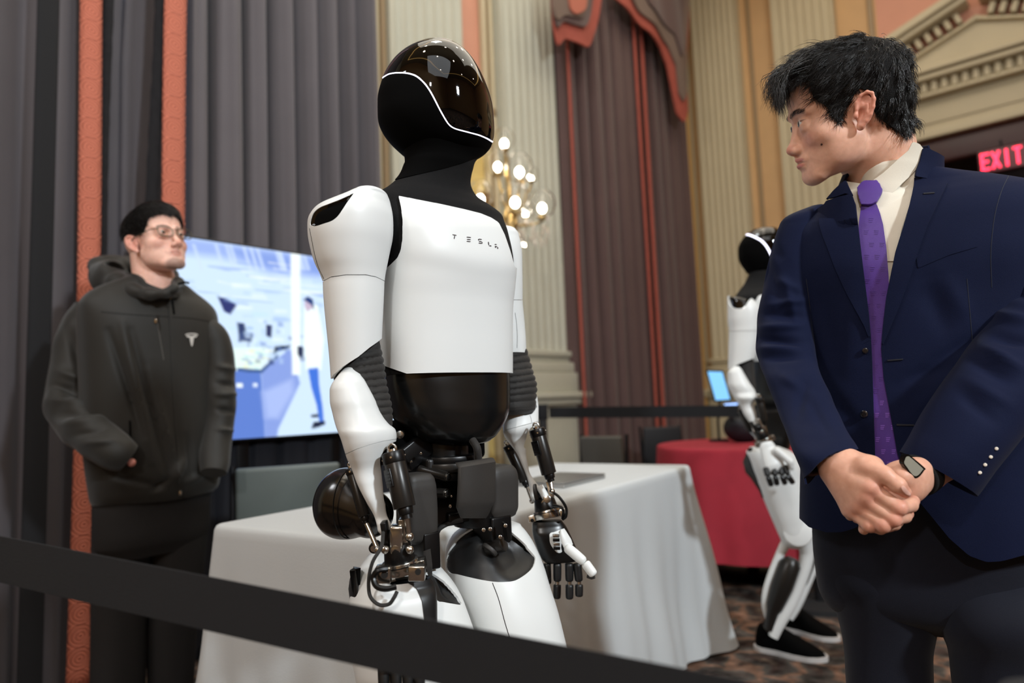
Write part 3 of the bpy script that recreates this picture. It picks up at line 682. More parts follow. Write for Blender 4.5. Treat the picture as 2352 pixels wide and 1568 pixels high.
    # standing figure in the picture: a plain man in white top and blue trousers
    blend(polym([(700, 700), (730, 700), (745, 780), (738, 850), (704, 850), (698, 790)], .008), '#f2ffff'); blend(polym([(702, 684), (716, 684), (720, 706), (706, 716), (700, 700)], .006), '#c9b8cf')
    blend(polym([(696, 688), (708, 680), (720, 688), (722, 712), (716, 700), (702, 690)], .006), '#1d3f7a'); blend(polym([(684, 795), (696, 795), (698, 815), (690, 822), (684, 812)], .006), '#1b2b50')
    blend(polym([(708, 846), (732, 844), (734, 885), (742, 935), (745, 975), (735, 975), (728, 930), (716, 890)], .006), '#3f74dc'); blend(polym([(722, 968), (748, 966), (748, 974), (730, 982), (716, 984), (718, 976)], .005), '#14203f'); blend(polym([(714, 952), (732, 950), (732, 958), (716, 958)], .005), '#14203f')
    me_v = [S(t0+a*(t1-t0), zt-b*(zt-zb), -.003) for a, b in zip(X, Y)]; f = [[j*nx+i, (j+1)*nx+i, (j+1)*nx+i+1, j*nx+i+1] for j in range(nz-1) for i in range(nx-1)]
    m = bpy.data.materials.new('screen_picture'); m.use_nodes = True; nt = m.node_tree; b = nt.nodes['Principled BSDF']; at = nt.nodes.new('ShaderNodeVertexColor'); at.layer_name = 'pic'
    b.inputs['Base Color'].default_value = (.01, .01, .01, 1); b.inputs['Roughness'].default_value = .2; nt.links.new(at.outputs[0], b.inputs['Emission Color']); b.inputs['Emission Strength'].default_value = 1.12
    sc = obj('screen_picture', me_v, f, m, e, smooth=False); ca = sc.data.color_attributes.new('pic', 'FLOAT_COLOR', 'POINT')
    ca.data.foreach_set('color', np.concatenate([c, np.ones((len(c), 1))], 1).ravel())
    g = G()
    for sg in (-.25, .25): g.box(S(tc_+sg, (zb+.1)/2+.03, -.09), .03, .02, (zb+.1)/2, UL, NL, ZZ, bev=.004)
    g.box(S(tc_, .035, -.06), .45, .25, .02, UL, NL, ZZ, bev=.008); g.box(S(tc_, zc, -.08), .3, .03, .2, UL, NL, ZZ, bev=.01); g.obj('stand', mat('black_steel', '#101114', .35, metal=.6), e)
    for sg in (-1, 1):
        for s2 in (-1, 1): g = G(); q = S(tc_+sg*.42, .0, -.06+s2*.2); g.cyl(q+ZZ*.0, q+ZZ*.02, .025); g.obj('castor', M_black, e)
television()
drape('skirting_cloth', lambda s, o, z: np.array([-1.257, 3.1, 0])+UL*s+NL*(o-.085)+ZZ*z, -.25, 1.35, .0, .0, .93, 9, .02, mat('navy_black_cloth', '#0b0e18', .85), 9, None, 'dark pleated cloth hanging below and behind the screen', 'curtain')
# ------------------------------------------------------------------ tables
M_cloth = mat('white_linen', '#c3c8ca', .8, bump=.2, bscale=300, var=.03, vscale=2, sheen=.1)
M_redcl = mat('red_linen', '#a52536', .85, bump=.2, bscale=200, var=.2, vscale=5)
M_steel = mat('dark_metal', '#2a2b2e', .35, metal=.8)
def zdrop(p, z): return np.array([p[0], p[1], z])
A = np.array([-.816, 1.865]); Dd = np.array([-.262, 1.515]); Cc = np.array([.727, 2.93]); B = A+Cc-Dd
def tablecloth(name, loop, z, hem, m, label, folds, amp, seed=0, flare=.10, group=None):
    """loop: closed dense 2-D outline of the table top"""
    L = np.asarray(loop); n = len(L); t = np.roll(L, -1, 0)-np.roll(L, 1, 0); nn = np.stack([t[:, 1], -t[:, 0]], 1); nn /= np.linalg.norm(nn, axis=1)[:, None]
    cen = L.mean(0)
    if ((L-cen)*nn).sum() < 0: nn = -nn
    sg = np.cumsum(np.linalg.norm(np.roll(L, -1, 0)-L, axis=1)); rs = np.random.RandomState(seed); tot = sg[-1]
    ph = np.zeros(n)
    for k in range(6): q = max(1, int(folds*(.35+.3*k))); ph += np.sin(sg/tot*2*math.pi*q+rs.uniform(0, 6))/(1+.5*k)
    curv = np.linalg.norm(np.roll(nn, -2, 0)-np.roll(nn, 2, 0), axis=1); curv = curv/max(curv.max(), 1e-6)
    for _ in range(12): curv = (np.roll(curv, 1)+curv+np.roll(curv, -1))/3
    curv = curv/max(curv.max(), 1e-6)
    V = []; f = []
    for r_ in (.0, .3, .6, .85, .97): V += [zdrop(cen*(1-r_)+p*r_, z) for p in L] if r_ > 0 else [zdrop(cen, z)]
    rings = 4; base0 = 1
    prof = [(0, -.0), (.006, -.003), (.011, -.012), (.013, -.03)]
    for o, dz in prof: V += [zdrop(L[i]+nn[i]*o, z+dz) for i in range(n)]
    m_ = 16
    for k in range(1, m_+1):
        tt = k/m_; zz = z-.03-(z-.03-hem)*tt
        w_ = tt**1.1
        for i in range(n):
            o = .013+w_*(amp*ph[i]*(.5+1.1*curv[i])+flare*(.25+.9*curv[i]))+.012*math.sin(zz*9+i*.15)*w_
            V.append(zdrop(L[i]+nn[i]*o, zz))
    R = rings+len(prof)+m_
    for i in range(n): f.append([0, base0+i, base0+(i+1) % n])
    for r_ in range(R-1):
        a = base0+r_*n
        for i in range(n): k = (i+1) % n; f.append([a+i, a+n+i, a+n+k, a+k])
    V = np.array(V); N = normals(V, f)
    if N[0][2] < 0: f = [q[::-1] for q in f]
    v, ff = shell(V, f, .001, .002); o = obj(name, v, ff, m, None, sharp=80); return tag(o, label, 'tablecloth', group)
def rloop(cs, r, n):
    cs = [np.asarray(c) for c in cs]; out = []
    for i in range(len(cs)):
        p, c, q = cs[i-1], cs[i], cs[(i+1) % len(cs)]; a = c+nrm(p-c)*r; b = c+nrm(q-c)*r
        for t in np.linspace(0, 1, 9): out.append((1-t)**2*a+2*t*(1-t)*c+t*t*b)
        nxt = q+nrm(c-q)*r; L_ = np.linalg.norm(nxt-b); k = max(2, int(L_/.025))
        for t in np.linspace(0, 1, k+1)[1:-1]: out.append(b*(1-t)+nxt*t)
    return np.array(out)
tb = empty('folding_table', ((A+Cc)/2).tolist()+[0], 'rectangular folding table hidden under the white cloth', 'table')
g = G(); cen = (A+Cc)/2; ax = np.array([*nrm(Cc-Dd), 0]); ay = np.array([*nrm(A-Dd), 0])
g.box([*cen, .73], np.linalg.norm(Cc-Dd)/2-.01, np.linalg.norm(A-Dd)/2-.01, .015, ax, nrm(np.cross(ZZ, ax)), ZZ, bev=.004); g.obj('table_top', mat('table_laminate', '#8a8278', .5), tb)
for i in (-1, 1):
    for j in (-1, 1): g = G(); q = np.array([*cen, 0])+ax*i*.75+ay*j*.24; g.cyl(q, q+ZZ*.715, .014); g.obj('leg', M_steel, tb)
tablecloth('tablecloth', rloop([A, Dd, Cc, B], .03, 200), .751, .012, M_cloth, 'long white tablecloth behind the near robot, hanging to the floor in folds', 21, .030, 3, .12)
rc = np.array([(1695-CX)/FPX*4.1, 4.1]); th = np.linspace(0, 2*math.pi, 150, endpoint=False); rl = rc+.5*np.stack([np.cos(th), np.sin(th)], 1)
tablecloth('tablecloth', rl, .751, .17, M_redcl, 'red tablecloth on the small round table behind the far robot', 11, .012, 5, .06)
tb = empty('round_table', [*rc, 0], 'small round table under the red cloth', 'table'); g = G(); g.cyl([*rc, .715], [*rc, .745], .49, n=48); g.obj('table_top', mat('table_laminate', ''), tb); g = G(); g.cyl([*rc, .03], [*rc, .715], .035); g.obj('pedestal', M_steel, tb); g = G(); g.cyl([*rc, 0], [*rc, .03], .28, .2, n=32); g.obj('foot', M_steel, tb)
# things on the tables
def onz(x, y, z):
    dr = P(x, y, 1)-CAM; return CAM+dr*((z-CAM[2])/dr[2])
lp = empty('laptop', onz(1290, 1105, .752), 'closed silver laptop lying on the white tablecloth behind the robot hand', 'laptop')
q = onz(1290, 1107, .7525); g = G(); g.box(q+ZZ*.006, .15, .10, .006, ax, nrm(np.cross(ZZ, ax)), ZZ, bev=.004); g.obj('base', mat('silver_aluminium', '#a9aaa9', .35, metal=.6), lp)
g = G(); g.box(q+ZZ*.0155, .15, .10, .003, ax, nrm(np.cross(ZZ, ax)), ZZ, bev=.0025); g.obj('lid', mat('grey_lid', '#8c8d8c', .35, metal=.6), lp)
tp = empty('tablet', P(1655, 950, 4.0), 'tablet with light blue screen on a stand on the red table', 'tablet')
Rn, Un, Fn = _R, _U, _F
def pquad(g, pts, d, th, back=None):
    v = [P(x, y, d) for x, y in pts]; nr = nrm(np.cross(v[1]-v[0], v[-1]-v[0])); nr = nr if nr@(CAM-v[0]) > 0 else -nr; n = len(v)
    g.add([p for p in v]+[p-nr*th for p in v], [list(range(n)), list(range(n, 2*n))[::-1]]+[[i, n+i, n+(i+1) % n, (i+1) % n] for i in range(n)]); return g
pquad(G(), [(1622, 849), (1661, 850), (1681, 921), (1642, 923)], 4.0, .012).obj('housing', M_black, tp, smooth=False)
pquad(G(), [(1625.5, 853), (1659, 854), (1677, 917), (1644, 919)], 3.993, .004).obj('screen', mat('tablet_glow', '#79b7e6', .3, emit='#6fb1e4', estr=.9), tp, smooth=False)
g = G(); qq = onz(1652, 1012, .756); g.cyl(qq, qq+ZZ*.01, .06); g.tube([qq, qq+ZZ*.12, P(1655, 905, 4.03)], .008); g.obj('stand', M_black, tp)
ph = empty('phone', P(1680, 935, 3.95), 'glowing phone screen beside the tablet on the red table', 'phone'); pquad(G(), [(1661, 925), (1697, 922), (1693, 945), (1662, 944)], 4.0, .01).obj('body', M_black, ph, smooth=False)
pquad(G(), [(1664, 927), (1695, 925), (1690, 942), (1664, 942)], 3.995, .004).obj('screen', mat('phone_glow', '#9cc2ff', .3, emit='#9dc4ff', estr=1.3), ph, smooth=False)
g = G(); qq = onz(1684, 1005, .756); g.tube([qq, P(1680, 960, 4.03), P(1679, 940, 4.02)], .006); g.obj('stand', M_black, ph)
bc = P(1700, 976, 4.12); bc[2] = .752+.085; bk = SDF(bc-.2, bc+.2, .008)
bk.ell(bc, (.10, .09, .085), .01).ell(bc+np.array([.06, 0, -.03]), (.06, .07, .05), .03).ell(bc+np.array([-.02, -.05, .03]), (.05, .04, .04), .02)
v, f = bk.mesh(); tag(obj('backpack', v, f, mat('navy_black_nylon', '#0e131c', .6, var=.5, vscale=30)), 'small dark backpack lying on the red table', 'bag')
# chairs
def chair(x, y, d, face, m, label, w_=.22, zb=.83, px_h=None):
    c = P(x, y, d); c[2] = 0; e = empty('chair', c, label, 'chair'); fx = np.array([math.cos(face), math.sin(face), 0]); fy = np.array([-fx[1], fx[0], 0])
    g = G(); g.box(c+ZZ*.45-fy*0, w_, .21, .03, fx, fy, ZZ, bev=.02); g.obj('seat', m, e)
    g = G(); g.box(c+ZZ*(zb-.15)+fy*.22, w_-.01, .018, .15, fx, nrm(fy+ZZ*.15), nrm(ZZ-fy*.15)*1., bev=.012); g.obj('backrest', m, e)
    for i in (-1, 1):
        g = G(); g.tube([c+fx*i*w_+fy*.24+ZZ*(zb+.005), c+fx*i*w_+fy*.2+ZZ*.45, c+fx*i*w_+fy*.23], .011, 8); g.obj('rear_leg', M_steel, e); g = G(); g.tube([c+fx*i*w_-fy*.18+ZZ*.45, c+fx*i*w_-fy*.2], .011, 8); g.obj('front_leg', M_steel, e)
M_chairg = mat('grey_green_vinyl', '#5d6664', .55, var=.1)
chair(668, 1160, 2.42, math.radians(20), M_chairg, 'grey chair whose back shows above the white table below the screen', .20, .84)
chair(1345, 1020, 3.45, math.radians(-30), mat('dark_grey_vinyl', '#4a4842', .6), 'dark chair standing behind the white table under the far pilaster', .13, .85)
chair(1545, 990, 4.95, math.radians(10), mat('black_vinyl', '#17181b', .6), 'black chair behind the left side of the red table', .16, .82)
# ------------------------------------------------------------------ barriers
M_belt = mat('black_webbing', '#0a0b0f', .85, bump=.5, bscale=900)
def stanchion(p, h, label, group=None):
    e = empty('stanchion', [p[0], p[1], 0], label, 'stanchion'); c = np.array([p[0], p[1], 0]); g = G(); g.cyl(c, c+ZZ*.02, .17, .16, 32); g.cyl(c+ZZ*.02, c+ZZ*.03, .15, .04, 32); g.obj('base', M_black, e)
    g = G(); g.cyl(c+ZZ*.025, c+ZZ*(h-.08), .024, n=24); g.obj('post', mat('satin_black_post', '#16171a', .4), e); g = G(); g.cyl(c+ZZ*(h-.08), c+ZZ*(h+.01), .032, n=24, bev=.008); g.obj('belt_head', M_black, e); return e
def belt(name, a, b, wd, sag, label, ang=0.):
    n = 40; V = []; f = []
    for i in range(n):
        t = i/(n-1); p = a*(1-t)+b*t-ZZ*sag*4*t*(1-t); V += [p+ZZ*wd/2, p-ZZ*wd/2]
    for i in range(n-1): f.append([2*i, 2*i+1, 2*i+3, 2*i+2])
    v, ff = shell(np.array(V), f, .0008, .0016); o = obj(name, v, ff, M_belt, None, sharp=50); return tag(o, label, 'belt')
b0 = P(1246, 948, 4.0); b1 = P(1850, 942, 3.4)
stanchion(b0, b0[2]+.04, 'black belt stanchion in the background right of the near robot'); stanchion(b1, b1[2]+.04, 'black belt stanchion behind the man in the blue suit')
belt('barrier_belt', b0+np.array([.04, 0, 0]), b1-np.array([.04, 0, 0]), .062, .0, 'black barrier belt stretched in front of the far maroon drapes')
f0 = P(-40, 1275, .86); f1 = P(1980, 1705, .50)
e0 = f0+(f0-f1)*.25; e1 = f1+(f1-f0)*.12
stanchion(e0, e0[2]+.05, 'black stanchion of the near belt beyond the left edge'); stanchion(e1, e1[2]+.05, 'black stanchion of the near belt below the right corner')
belt('barrier_belt', e0+nrm(e1-e0)*.04, e1-nrm(e1-e0)*.04, .056, .0, 'black barrier belt crossing the foreground in front of the near robot')
# ================================================================== ROBOTS
M_wh = mat('white_shell', '#dfe2e1', .42, spec=.45)
M_blk = mat('black_shell', '#141516', .42, bump=.04, bscale=30)
M_blk2 = mat('graphite_cover', '#33312f', .55, bump=.06, bscale=400)
M_gloss = mat('gloss_black_visor', '#020202', .03, spec=.5)
M_fab = mat('black_knit', '#0f0f10', .9, bump=.5, bscale=900, spec=.3)
M_matt = mat('matt_black', '#030303', .9, spec=.08)
M_rub = mat('pleated_black_fabric', '#1d1b19', .75, bump=.3, bscale=300, sheen=.1)
M_mech = mat('black_mechanism', '#0c0c0d', .35, metal=.3)
M_chr = mat('steel', '#b9b6b0', .22, metal=1.)
M_line = mat('panel_gap', '#1d1719', .8)
M_strip = mat('light_strip', '#ffffff', .4, emit='#e6e4ff', estr=2.6)
M_cyl = mat('anodised_black', '#262422', .32, metal=.4)

def part(nm, vf, m, par, sharp=45, label=None): return obj(nm, vf[0], vf[1], m, par, sharp=sharp, label=label)
def offs(V, f, d):
    ff = [t for q in f for t in ([q] if len(q) <= 4 else [])]; return np.asarray(V)+normals(V, ff)*d
def pxg(V, poly): return polysd(proj(V), poly)
def mirror_fn(c, ax):
    """reflect points with positive component along ax (far side) to the near side"""
    def f(V):
        q = (np.asarray(V)-c)@ax; return V-np.outer(np.maximum(q, 0)*2, ax)
    return f
def seam(V, f, g, r, par, nm='panel_gap', m=None, off=0., res=None):
    """thin raised groove line where g==0"""
    v2, f2, s = clip(V, f, g); N = normals(v2, [q for q in f2 if len(q) <= 4]); out = G(); ok = False
    for path, closed in chain(s):
        p = v2[path]+N[path]*off
        # even out
        d = np.concatenate([[0], np.cumsum(np.linalg.norm(np.diff(p, axis=0), axis=1))]); n = max(8, int(d[-1]/.004))
        if d[-1] < .02: continue
        q = np.stack([np.interp(np.linspace(0, d[-1], n), d, p[:, k]) for k in range(3)], 1)
        for _ in range(4): q[1:-1] = (q[:-2]+2*q[1:-1]+q[2:])/4
        out.tube(q, r, 6); ok = True
    return out.obj(nm, m or M_line, par) if ok else None

def robot_head(root, rows, neckrows, strip, yaw, d, jaw=None, rs=1., strip_r=.0022, tiltz=0.):
    S = sil(rows, yaw=yaw, ratio=1.0, e=2.15, n=200, m=150, cap=True)
    V, f = S; fq = [q for q in f if len(q) == 4]
    c = V.mean(0); ax = np.array([math.cos(math.radians(yaw)), math.sin(math.radians(yaw)), 0])
    p = proj(V); st = np.asarray(strip, float); xs = st[:, 0]
    yb = np.interp(p[:, 0], xs, st[:, 1], left=st[0, 1]+10, right=st[-1, 1])
    # distance to the boundary, positive above it
    poly = np.concatenate([st, [[st[-1, 0]+200, st[-1, 1]+60], [st[-1, 0]+200, -400], [st[0, 0]-300, -400], [st[0, 0]-200, st[0, 1]+60]]])
    g = polysd(p, poly); h = max(.0, 0)
    cap_top = [q for q in f if len(q) > 4]
    v1, f1, s1 = clip(V, f, g-1.2*rs); v, ff = shell(v1, f1, .002, .006); part('visor', (v, ff), M_gloss, root, 60, 'glossy black visor')
    v2, f2, s2 = clip(V, f, -g-1.2*rs); v, ff = shell(v2, f2, .0015, .006); part('face_mask', (v, ff), M_matt, root, 60)
    inner = offs(V, f, -.003); part('head_core', (inner, f), M_matt, root, 60)
    seam(V, f, g, strip_r, root, 'light_strip', M_strip, .001)
    return V, f

# ---------------------------------------------------------------- near robot
ROB = empty('humanoid_robot', [P(1018, 900, 1.25)[0], P(1018, 900, 1.25)[1], 0], 'large white and black humanoid robot in front, black visor head turned to the right', 'robot')
TY = 42.
dT = 1.25
HEADR = [(109, 1000, 1018, dT), (112, 968, 1045, dT), (119, 948, 1058, dT), (130, 930, 1072, dT), (150, 907, 1089, dT), (175, 889, 1104, dT), (205, 876, 1117, dT), (240, 869, 1128, dT), (275, 869.5, 1132, dT), (300, 877, 1133, dT), (318, 890, 1131, dT), (333, 905, 1126, dT), (346, 920, 1112, dT), (356, 935, 1092, dT), (363, 950, 1070, dT)]
STRIP = [(868, 192), (876, 183), (884, 177), (894, 171), (908, 168.5), (925, 168), (940, 169.5), (954, 173.5), (964, 180), (978, 194), (990, 212), (999, 229), (1008, 247), (1018, 265), (1028, 282), (1036, 291), (1046, 295), (1070, 301), (1100, 309), (1118, 317), (1134, 328), (1150, 337)]
robot_head(ROB, HEADR, None, STRIP, 78, dT, strip_r=.0016)
# neck and black undersuit, one loft down to the waist
BODYR = [(318, 930, 1116, dT, .95), (335, 926, 1116, dT, .95), (347, 927, 1111, dT, .92), (356, 929, 1102, dT, .9), (364, 931, 1095, dT, .9), (374, 931.5, 1090, dT, .9), (386, 927, 1087, dT, .9), (400, 922, 1083, dT, .85), (416, 913, 1081, dT, .78), (432, 900, 1086, dT, .68), (448, 884, 1100, dT, .58), (462, 868, 1125, dT, .50), (476, 860, 1146, dT, .46, 2.3), (500, 858, 1155, dT, .47, 2.5), (540, 862, 1164, dT, .53, 2.6), (585, 866, 1172, dT, .58, 2.7), (620, 868, 1176, dT, .60, 2.7), (650, 869, 1177, dT, .60, 2.7), (700, 872, 1173, dT, .58, 2.6), (780, 876, 1172, dT, .56, 2.5), (860, 878, 1172, dT, .56, 2.5)]
BV, BF = sil(BODYR, yaw=TY, n=180, m=150)
axT = np.array([math.cos(math.radians(TY)), math.sin(math.radians(TY)), 0]); ayT = np.array([math.sin(math.radians(TY)), -math.cos(math.radians(TY)), 0])
def pecs(V, amt=.0085):
    V = np.array(V); p = proj(V); c = V.mean(0); fr = (V-c)@ayT; lr = np.clip(((V-c)@axT)/.15, -1.3, 1.3)
    yy = p[:, 1]; edge = 612+26*np.abs(lr)**1.0*(lr < 0)*-1.2+12*lr + 12
    b = 1/(1+np.exp((yy-edge)/12.)); up = np.clip((yy-455)/70, 0, 1)
    return V+ayT*(amt*b*up*(fr > .0)*np.clip(fr/.05, 0, 1))[:, None]
BV = pecs(BV)
part('undersuit', (BV, BF), M_fab, ROB, 60, 'black knit neck and undersuit')
nk = clip(BV, BF, polysd(proj(BV), [(700, 250), (1300, 250), (1300, 330), (1115, 352), (1070, 371), (1020, 386), (960, 401), (906, 414), (864, 428), (700, 470)])); part('neck_cover', shell(nk[0], nk[1], .0015, .002), M_matt, ROB, 60)
# white chest shell, lifted off the undersuit
chest_near = [(880.5, 752), (884, 700), (886.5, 645), (887, 622), (903, 607), (917, 592), (924, 575), (927.5, 550), (927, 510), (922, 478), (915.5, 452), (960, 462), (1010, 472), (1060, 483), (1100, 493), (1124, 503), (1141, 514), (1154, 540), (1166, 575), (1177, 613), (1220, 640), (1220, 884), (1174, 880), (1126, 884), (1062, 882), (1000, 871), (935, 857), (879, 836), (860, 826), (840, 815), (800, 800), (800, 770), (868, 762)]
pj = proj(BV); back = ((BV-BV.mean(0))@ayT) < -.03
CG = polysd(pj, chest_near); CG[back] = np.where(pj[back, 1] > 500, 5, -5); CG = np.where(pj[:, 1] > 600, np.maximum(CG, np.minimum(5, (878-pj[:, 1])*.3+np.where(back, 0, -99))), CG)
CGf = polysd(pj, chest_near)
cv_, cf_, cs_ = clip(BV, BF, np.where(back, -2., CGf)); v, ff = shell(cv_, cf_, .005, .006); part('chest_shell', (v, ff), M_wh, ROB, 50, 'white chest shell with dark lettering')
bv_, bf_, _ = clip(BV, BF, np.where(back & (pj[:, 1] > 480), 2., -2.)); v, ff = shell(bv_, bf_, .005, .006); part('back_shell', (v, ff), M_wh, ROB, 50, 'white back shell')
CH = bvh_of(*shell(cv_, cf_, .005, .006))
# lettering on the chest
def letters(strokes, m, nm, par, w_=1.9, off=.0002):
    for ch in strokes:
        g = G(); ok = False
        for a, b in ch:
            a = np.array(a, float); b = np.array(b, float); d = (b-a)/np.linalg.norm(b-a); n_ = np.array([-d[1], d[0]])*w_/2
            v, f = decal(CH, [a-n_, b-n_, b+n_, a+n_], off, .0006, res=1.6)
            if len(v): g.add(v, f); ok = True
        if ok: g.obj(nm, m, par, smooth=False)
M_let = mat('dark_lettering', '#2e2224', .6)
letters([[((1038, 538.5), (1049, 541)), ((1044.5, 541), (1042.5, 549))],
         [((1071, 544), (1082, 546)), ((1071.5, 549), (1081.5, 551)), ((1071, 553.5), (1081, 555.5))],
         [((1098, 548.5), (1107, 550.5)), ((1098.3, 548.5), (1099, 553.5)), ((1099, 553.5), (1106.5, 555.5)), ((1106.5, 555.5), (1106.8, 559.5)), ((1098.5, 557.5), (1106.8, 559.5))],
         [((1121, 555.5), (1122.5, 563)), ((1122.5, 563.5), (1129, 565.5))],
         [((1135.5, 560.5), (1140.5, 562.2)), ((1136, 565.2), (1142, 567.2)), ((1137, 565.5), (1137.5, 569.5)), ((1142, 567.5), (1143.5, 571.5))]], M_let, 'letter', ROB)
# abdomen shell
ABR = [(846, 885, 1170, dT, .52, 2.4), (875, 884, 1171.5, dT, .55, 2.4), (905, 888, 1172, dT, .58, 2.4), (935, 895, 1171.5, dT, .62, 2.4), (958, 905, 1167, dT, .66, 2.4), (978, 922, 1158, dT, .7, 2.4), (996, 946, 1146, dT, .74, 2.3), (1010, 975, 1132, dT, .78, 2.3), (1019, 1010, 1112, dT, .8, 2.2), (1023, 1040, 1085, dT, .8, 2)]
part('abdomen_shell', sil(ABR, yaw=TY-4, n=120, m=70), mat('gloss_charcoal', '#121313', .24, spec=.5, var=.35, vscale=22), ROB, 60, 'glossy charcoal abdomen shell')
# ---------- waist mechanics
def rcv(x, y, d, r, h, m, nm, n=40, ax=ZZ, par=ROB, bev=.003, label=None):
    c = P(x, y, d); g = G(); g.cyl(c-ax*h/2, c+ax*h/2, r, n=n, bev=bev); return g.obj(nm, m, par, sharp=35, label=label)
rcv(1020, 1030, 1.26, .045, .10, M_mech, 'waist_column')
rcv(1030, 1052, 1.25, .062, .014, M_mech, 'waist_bearing'); rcv(1030, 1068, 1.25, .066, .016, M_cyl, 'waist_bearing'); rcv(1030, 1085, 1.25, .060, .02, M_mech, 'waist_bearing')
for k in range(16):
    a = k/16*2*math.pi; c = P(1030, 1061, 1.25)+np.array([math.cos(a), math.sin(a), 0])*.060; g = G(); g.cyl(c-ZZ*.006, c+ZZ*.006, .0022, n=8); g.obj('bolt', M_chr, ROB)
g = G(); c = P(1010, 1122, 1.25); g.box(c, .055, .045, .062, axT, ayT, ZZ, bev=.008); g.obj('hip_block', M_mech, ROB)
g = G(); c = P(985, 1010, 1.29); g.box(c, .10, .05, .04, axT, ayT, ZZ, bev=.01); g.obj('lower_back_frame', M_matt, ROB)
g = G(); g.tube(spline([P(1085, 1010, 1.2), P(1096, 1030, 1.19), P(1098, 1062, 1.2)], 10), .0068, 10); g.obj('cable_sleeve', M_rub, ROB)
g = G(); g.box(P(940, 1035, 1.22), .03, .03, .022, nrm(axT+ZZ*.6), ayT, nrm(ZZ-axT*.6), bev=.004); g.obj('bracket', M_mech, ROB)
for (x0, y0, x1, y1, dd) in ((965, 1078, 1028, 1095, 1.17), (985, 1130, 1026, 1133, 1.17)):
    g = G(); g.cyl(P(x0, y0, dd+.03), P(x1, y1, dd), .0085, n=18); g.obj('link_rod', M_cyl, ROB)
    g = G(); a = P(x1-3, y1-.5, dd+.0015); b = P(x1+3.5, y1+.8, dd-.003); g.cyl(a, b, .0068, n=18, bev=.001); g.obj('bolt', M_chr, ROB)
    g = G(); g.cyl(P(x1+3.4, y1+.8, dd-.0028), P(x1+4.4, y1+1., dd-.0042), .003, n=6); g.obj('bolt_socket', M_matt, ROB)
for x, y, dd, r in ((919, 998, 1.12, .0065), (967, 1041, 1.17, .0025), (945, 1060, 1.17, .0022), (1037, 1139, 1.165, .002), (1034, 1162, 1.165, .003), (978, 1163, 1.17, .0025)):
    g = G(); c = P(x, y, dd); g.cyl(c+_F*.008, c-_F*.002, r, n=14, bev=.0006); g.obj('bolt', M_chr, ROB)
g = G()
for pts in ([(905, 1040), (960, 1020), (1000, 1040), (985, 1075), (930, 1070)], [(960, 1060), (1000, 1075), (1040, 1120), (1040, 1175), (1006, 1180), (960, 1120)]):
    pquad(g, pts, 1.225, .03)
g.obj('inner_frame', M_mech, ROB, smooth=False)
# pelvis covers
def cover(rows, m, nm, yaw=TY, mm=46, n=96, **k): return part(nm, sil(rows, yaw=yaw, n=n, m=mm, **k), m, ROB, 50)
cover([(1066, 1120, 1160, 1.27, .9, 4), (1068, 1105, 1172, 1.27, .9, 4.5), (1074, 1098, 1181, 1.27, .9, 5), (1086, 1094, 1188, 1.27, .9, 5), (1110, 1092, 1190.5, 1.27, .9, 5), (1160, 1092, 1190.5, 1.27, .9, 5), (1176, 1096, 1187, 1.27, .9, 5), (1187, 1104, 1178, 1.27, .9, 4.5), (1192, 1120, 1160, 1.27, .9, 4)], M_blk2, 'hip_cover')
cover([(1085, 935, 972, 1.13, .9, 4), (1087, 925, 984, 1.13, .9, 4.5), (1094, 916, 994, 1.13, .9, 5), (1108, 912, 1000, 1.13, .9, 5), (1140, 910, 1003.5, 1.13, .9, 5), (1200, 910, 1005.5, 1.13, .9, 5), (1226, 914, 1003, 1.13, .9, 5), (1240, 922, 994, 1.13, .9, 4.5), (1247, 940, 975, 1.13, .9, 4)], M_blk2, 'hip_cover')
# front pelvis cover: curved plate
def plate(rows, m, nm, th=.006, n=24, par=None, bow=.02, label=None):
    """curved plate from (y-left, x-left, y-right, x-right, depth-left, depth-right)"""
    V = []; f = []
    for yl, xl, yr, xr, a, b in rows:
        for i in range(n):
            t = i/(n-1); d = a+(b-a)*t-bow*math.sin(math.pi*t)**.7; V.append(P(xl+(xr-xl)*t, yl+(yr-yl)*t, d))
    for i in range(len(rows)-1):
        for j in range(n-1): f.append([i*n+j, (i+1)*n+j, (i+1)*n+j+1, i*n+j+1])
    V = np.array(V); N = normals(V, f)
    if (N@(CAM-V.mean(0))).mean() < 0: f = [q[::-1] for q in f]
    v, ff = shell(V, f, 0, th); return obj(nm, v, ff, m, par or ROB, sharp=40, label=label)
plate([(1062, 1046, 1050, 1130, 1.165, 1.235), (1066, 1047, 1053, 1135, 1.155, 1.225), (1074, 1052, 1060, 1138.5, 1.15, 1.22), (1110, 1051, 1105, 1138.5, 1.15, 1.22), (1150, 1049, 1150, 1138.5, 1.15, 1.22), (1164, 1047, 1157, 1136, 1.152, 1.222), (1168, 1049, 1163, 1130, 1.155, 1.222), (1178, 1053, 1174, 1126, 1.165, 1.225), (1190, 1058, 1190, 1118, 1.175, 1.23)], M_blk2, 'front_pelvis_cover', .008)
rcv(1095, 1135, 1.27, .045, .11, M_mech, 'pelvis_core')
g = G(); g.box(P(1060, 1180, 1.25), .05, .03, .010, axT, ayT, ZZ, bev=.004); g.obj('crotch_plate', M_mech, ROB)
g = G(); g.tube(spline([P(1062, 1193, 1.21), P(1035, 1200, 1.2), P(1012, 1212, 1.19), P(1003, 1226, 1.19)], 16), .0042, 8); g.obj('cable', M_rub, ROB)
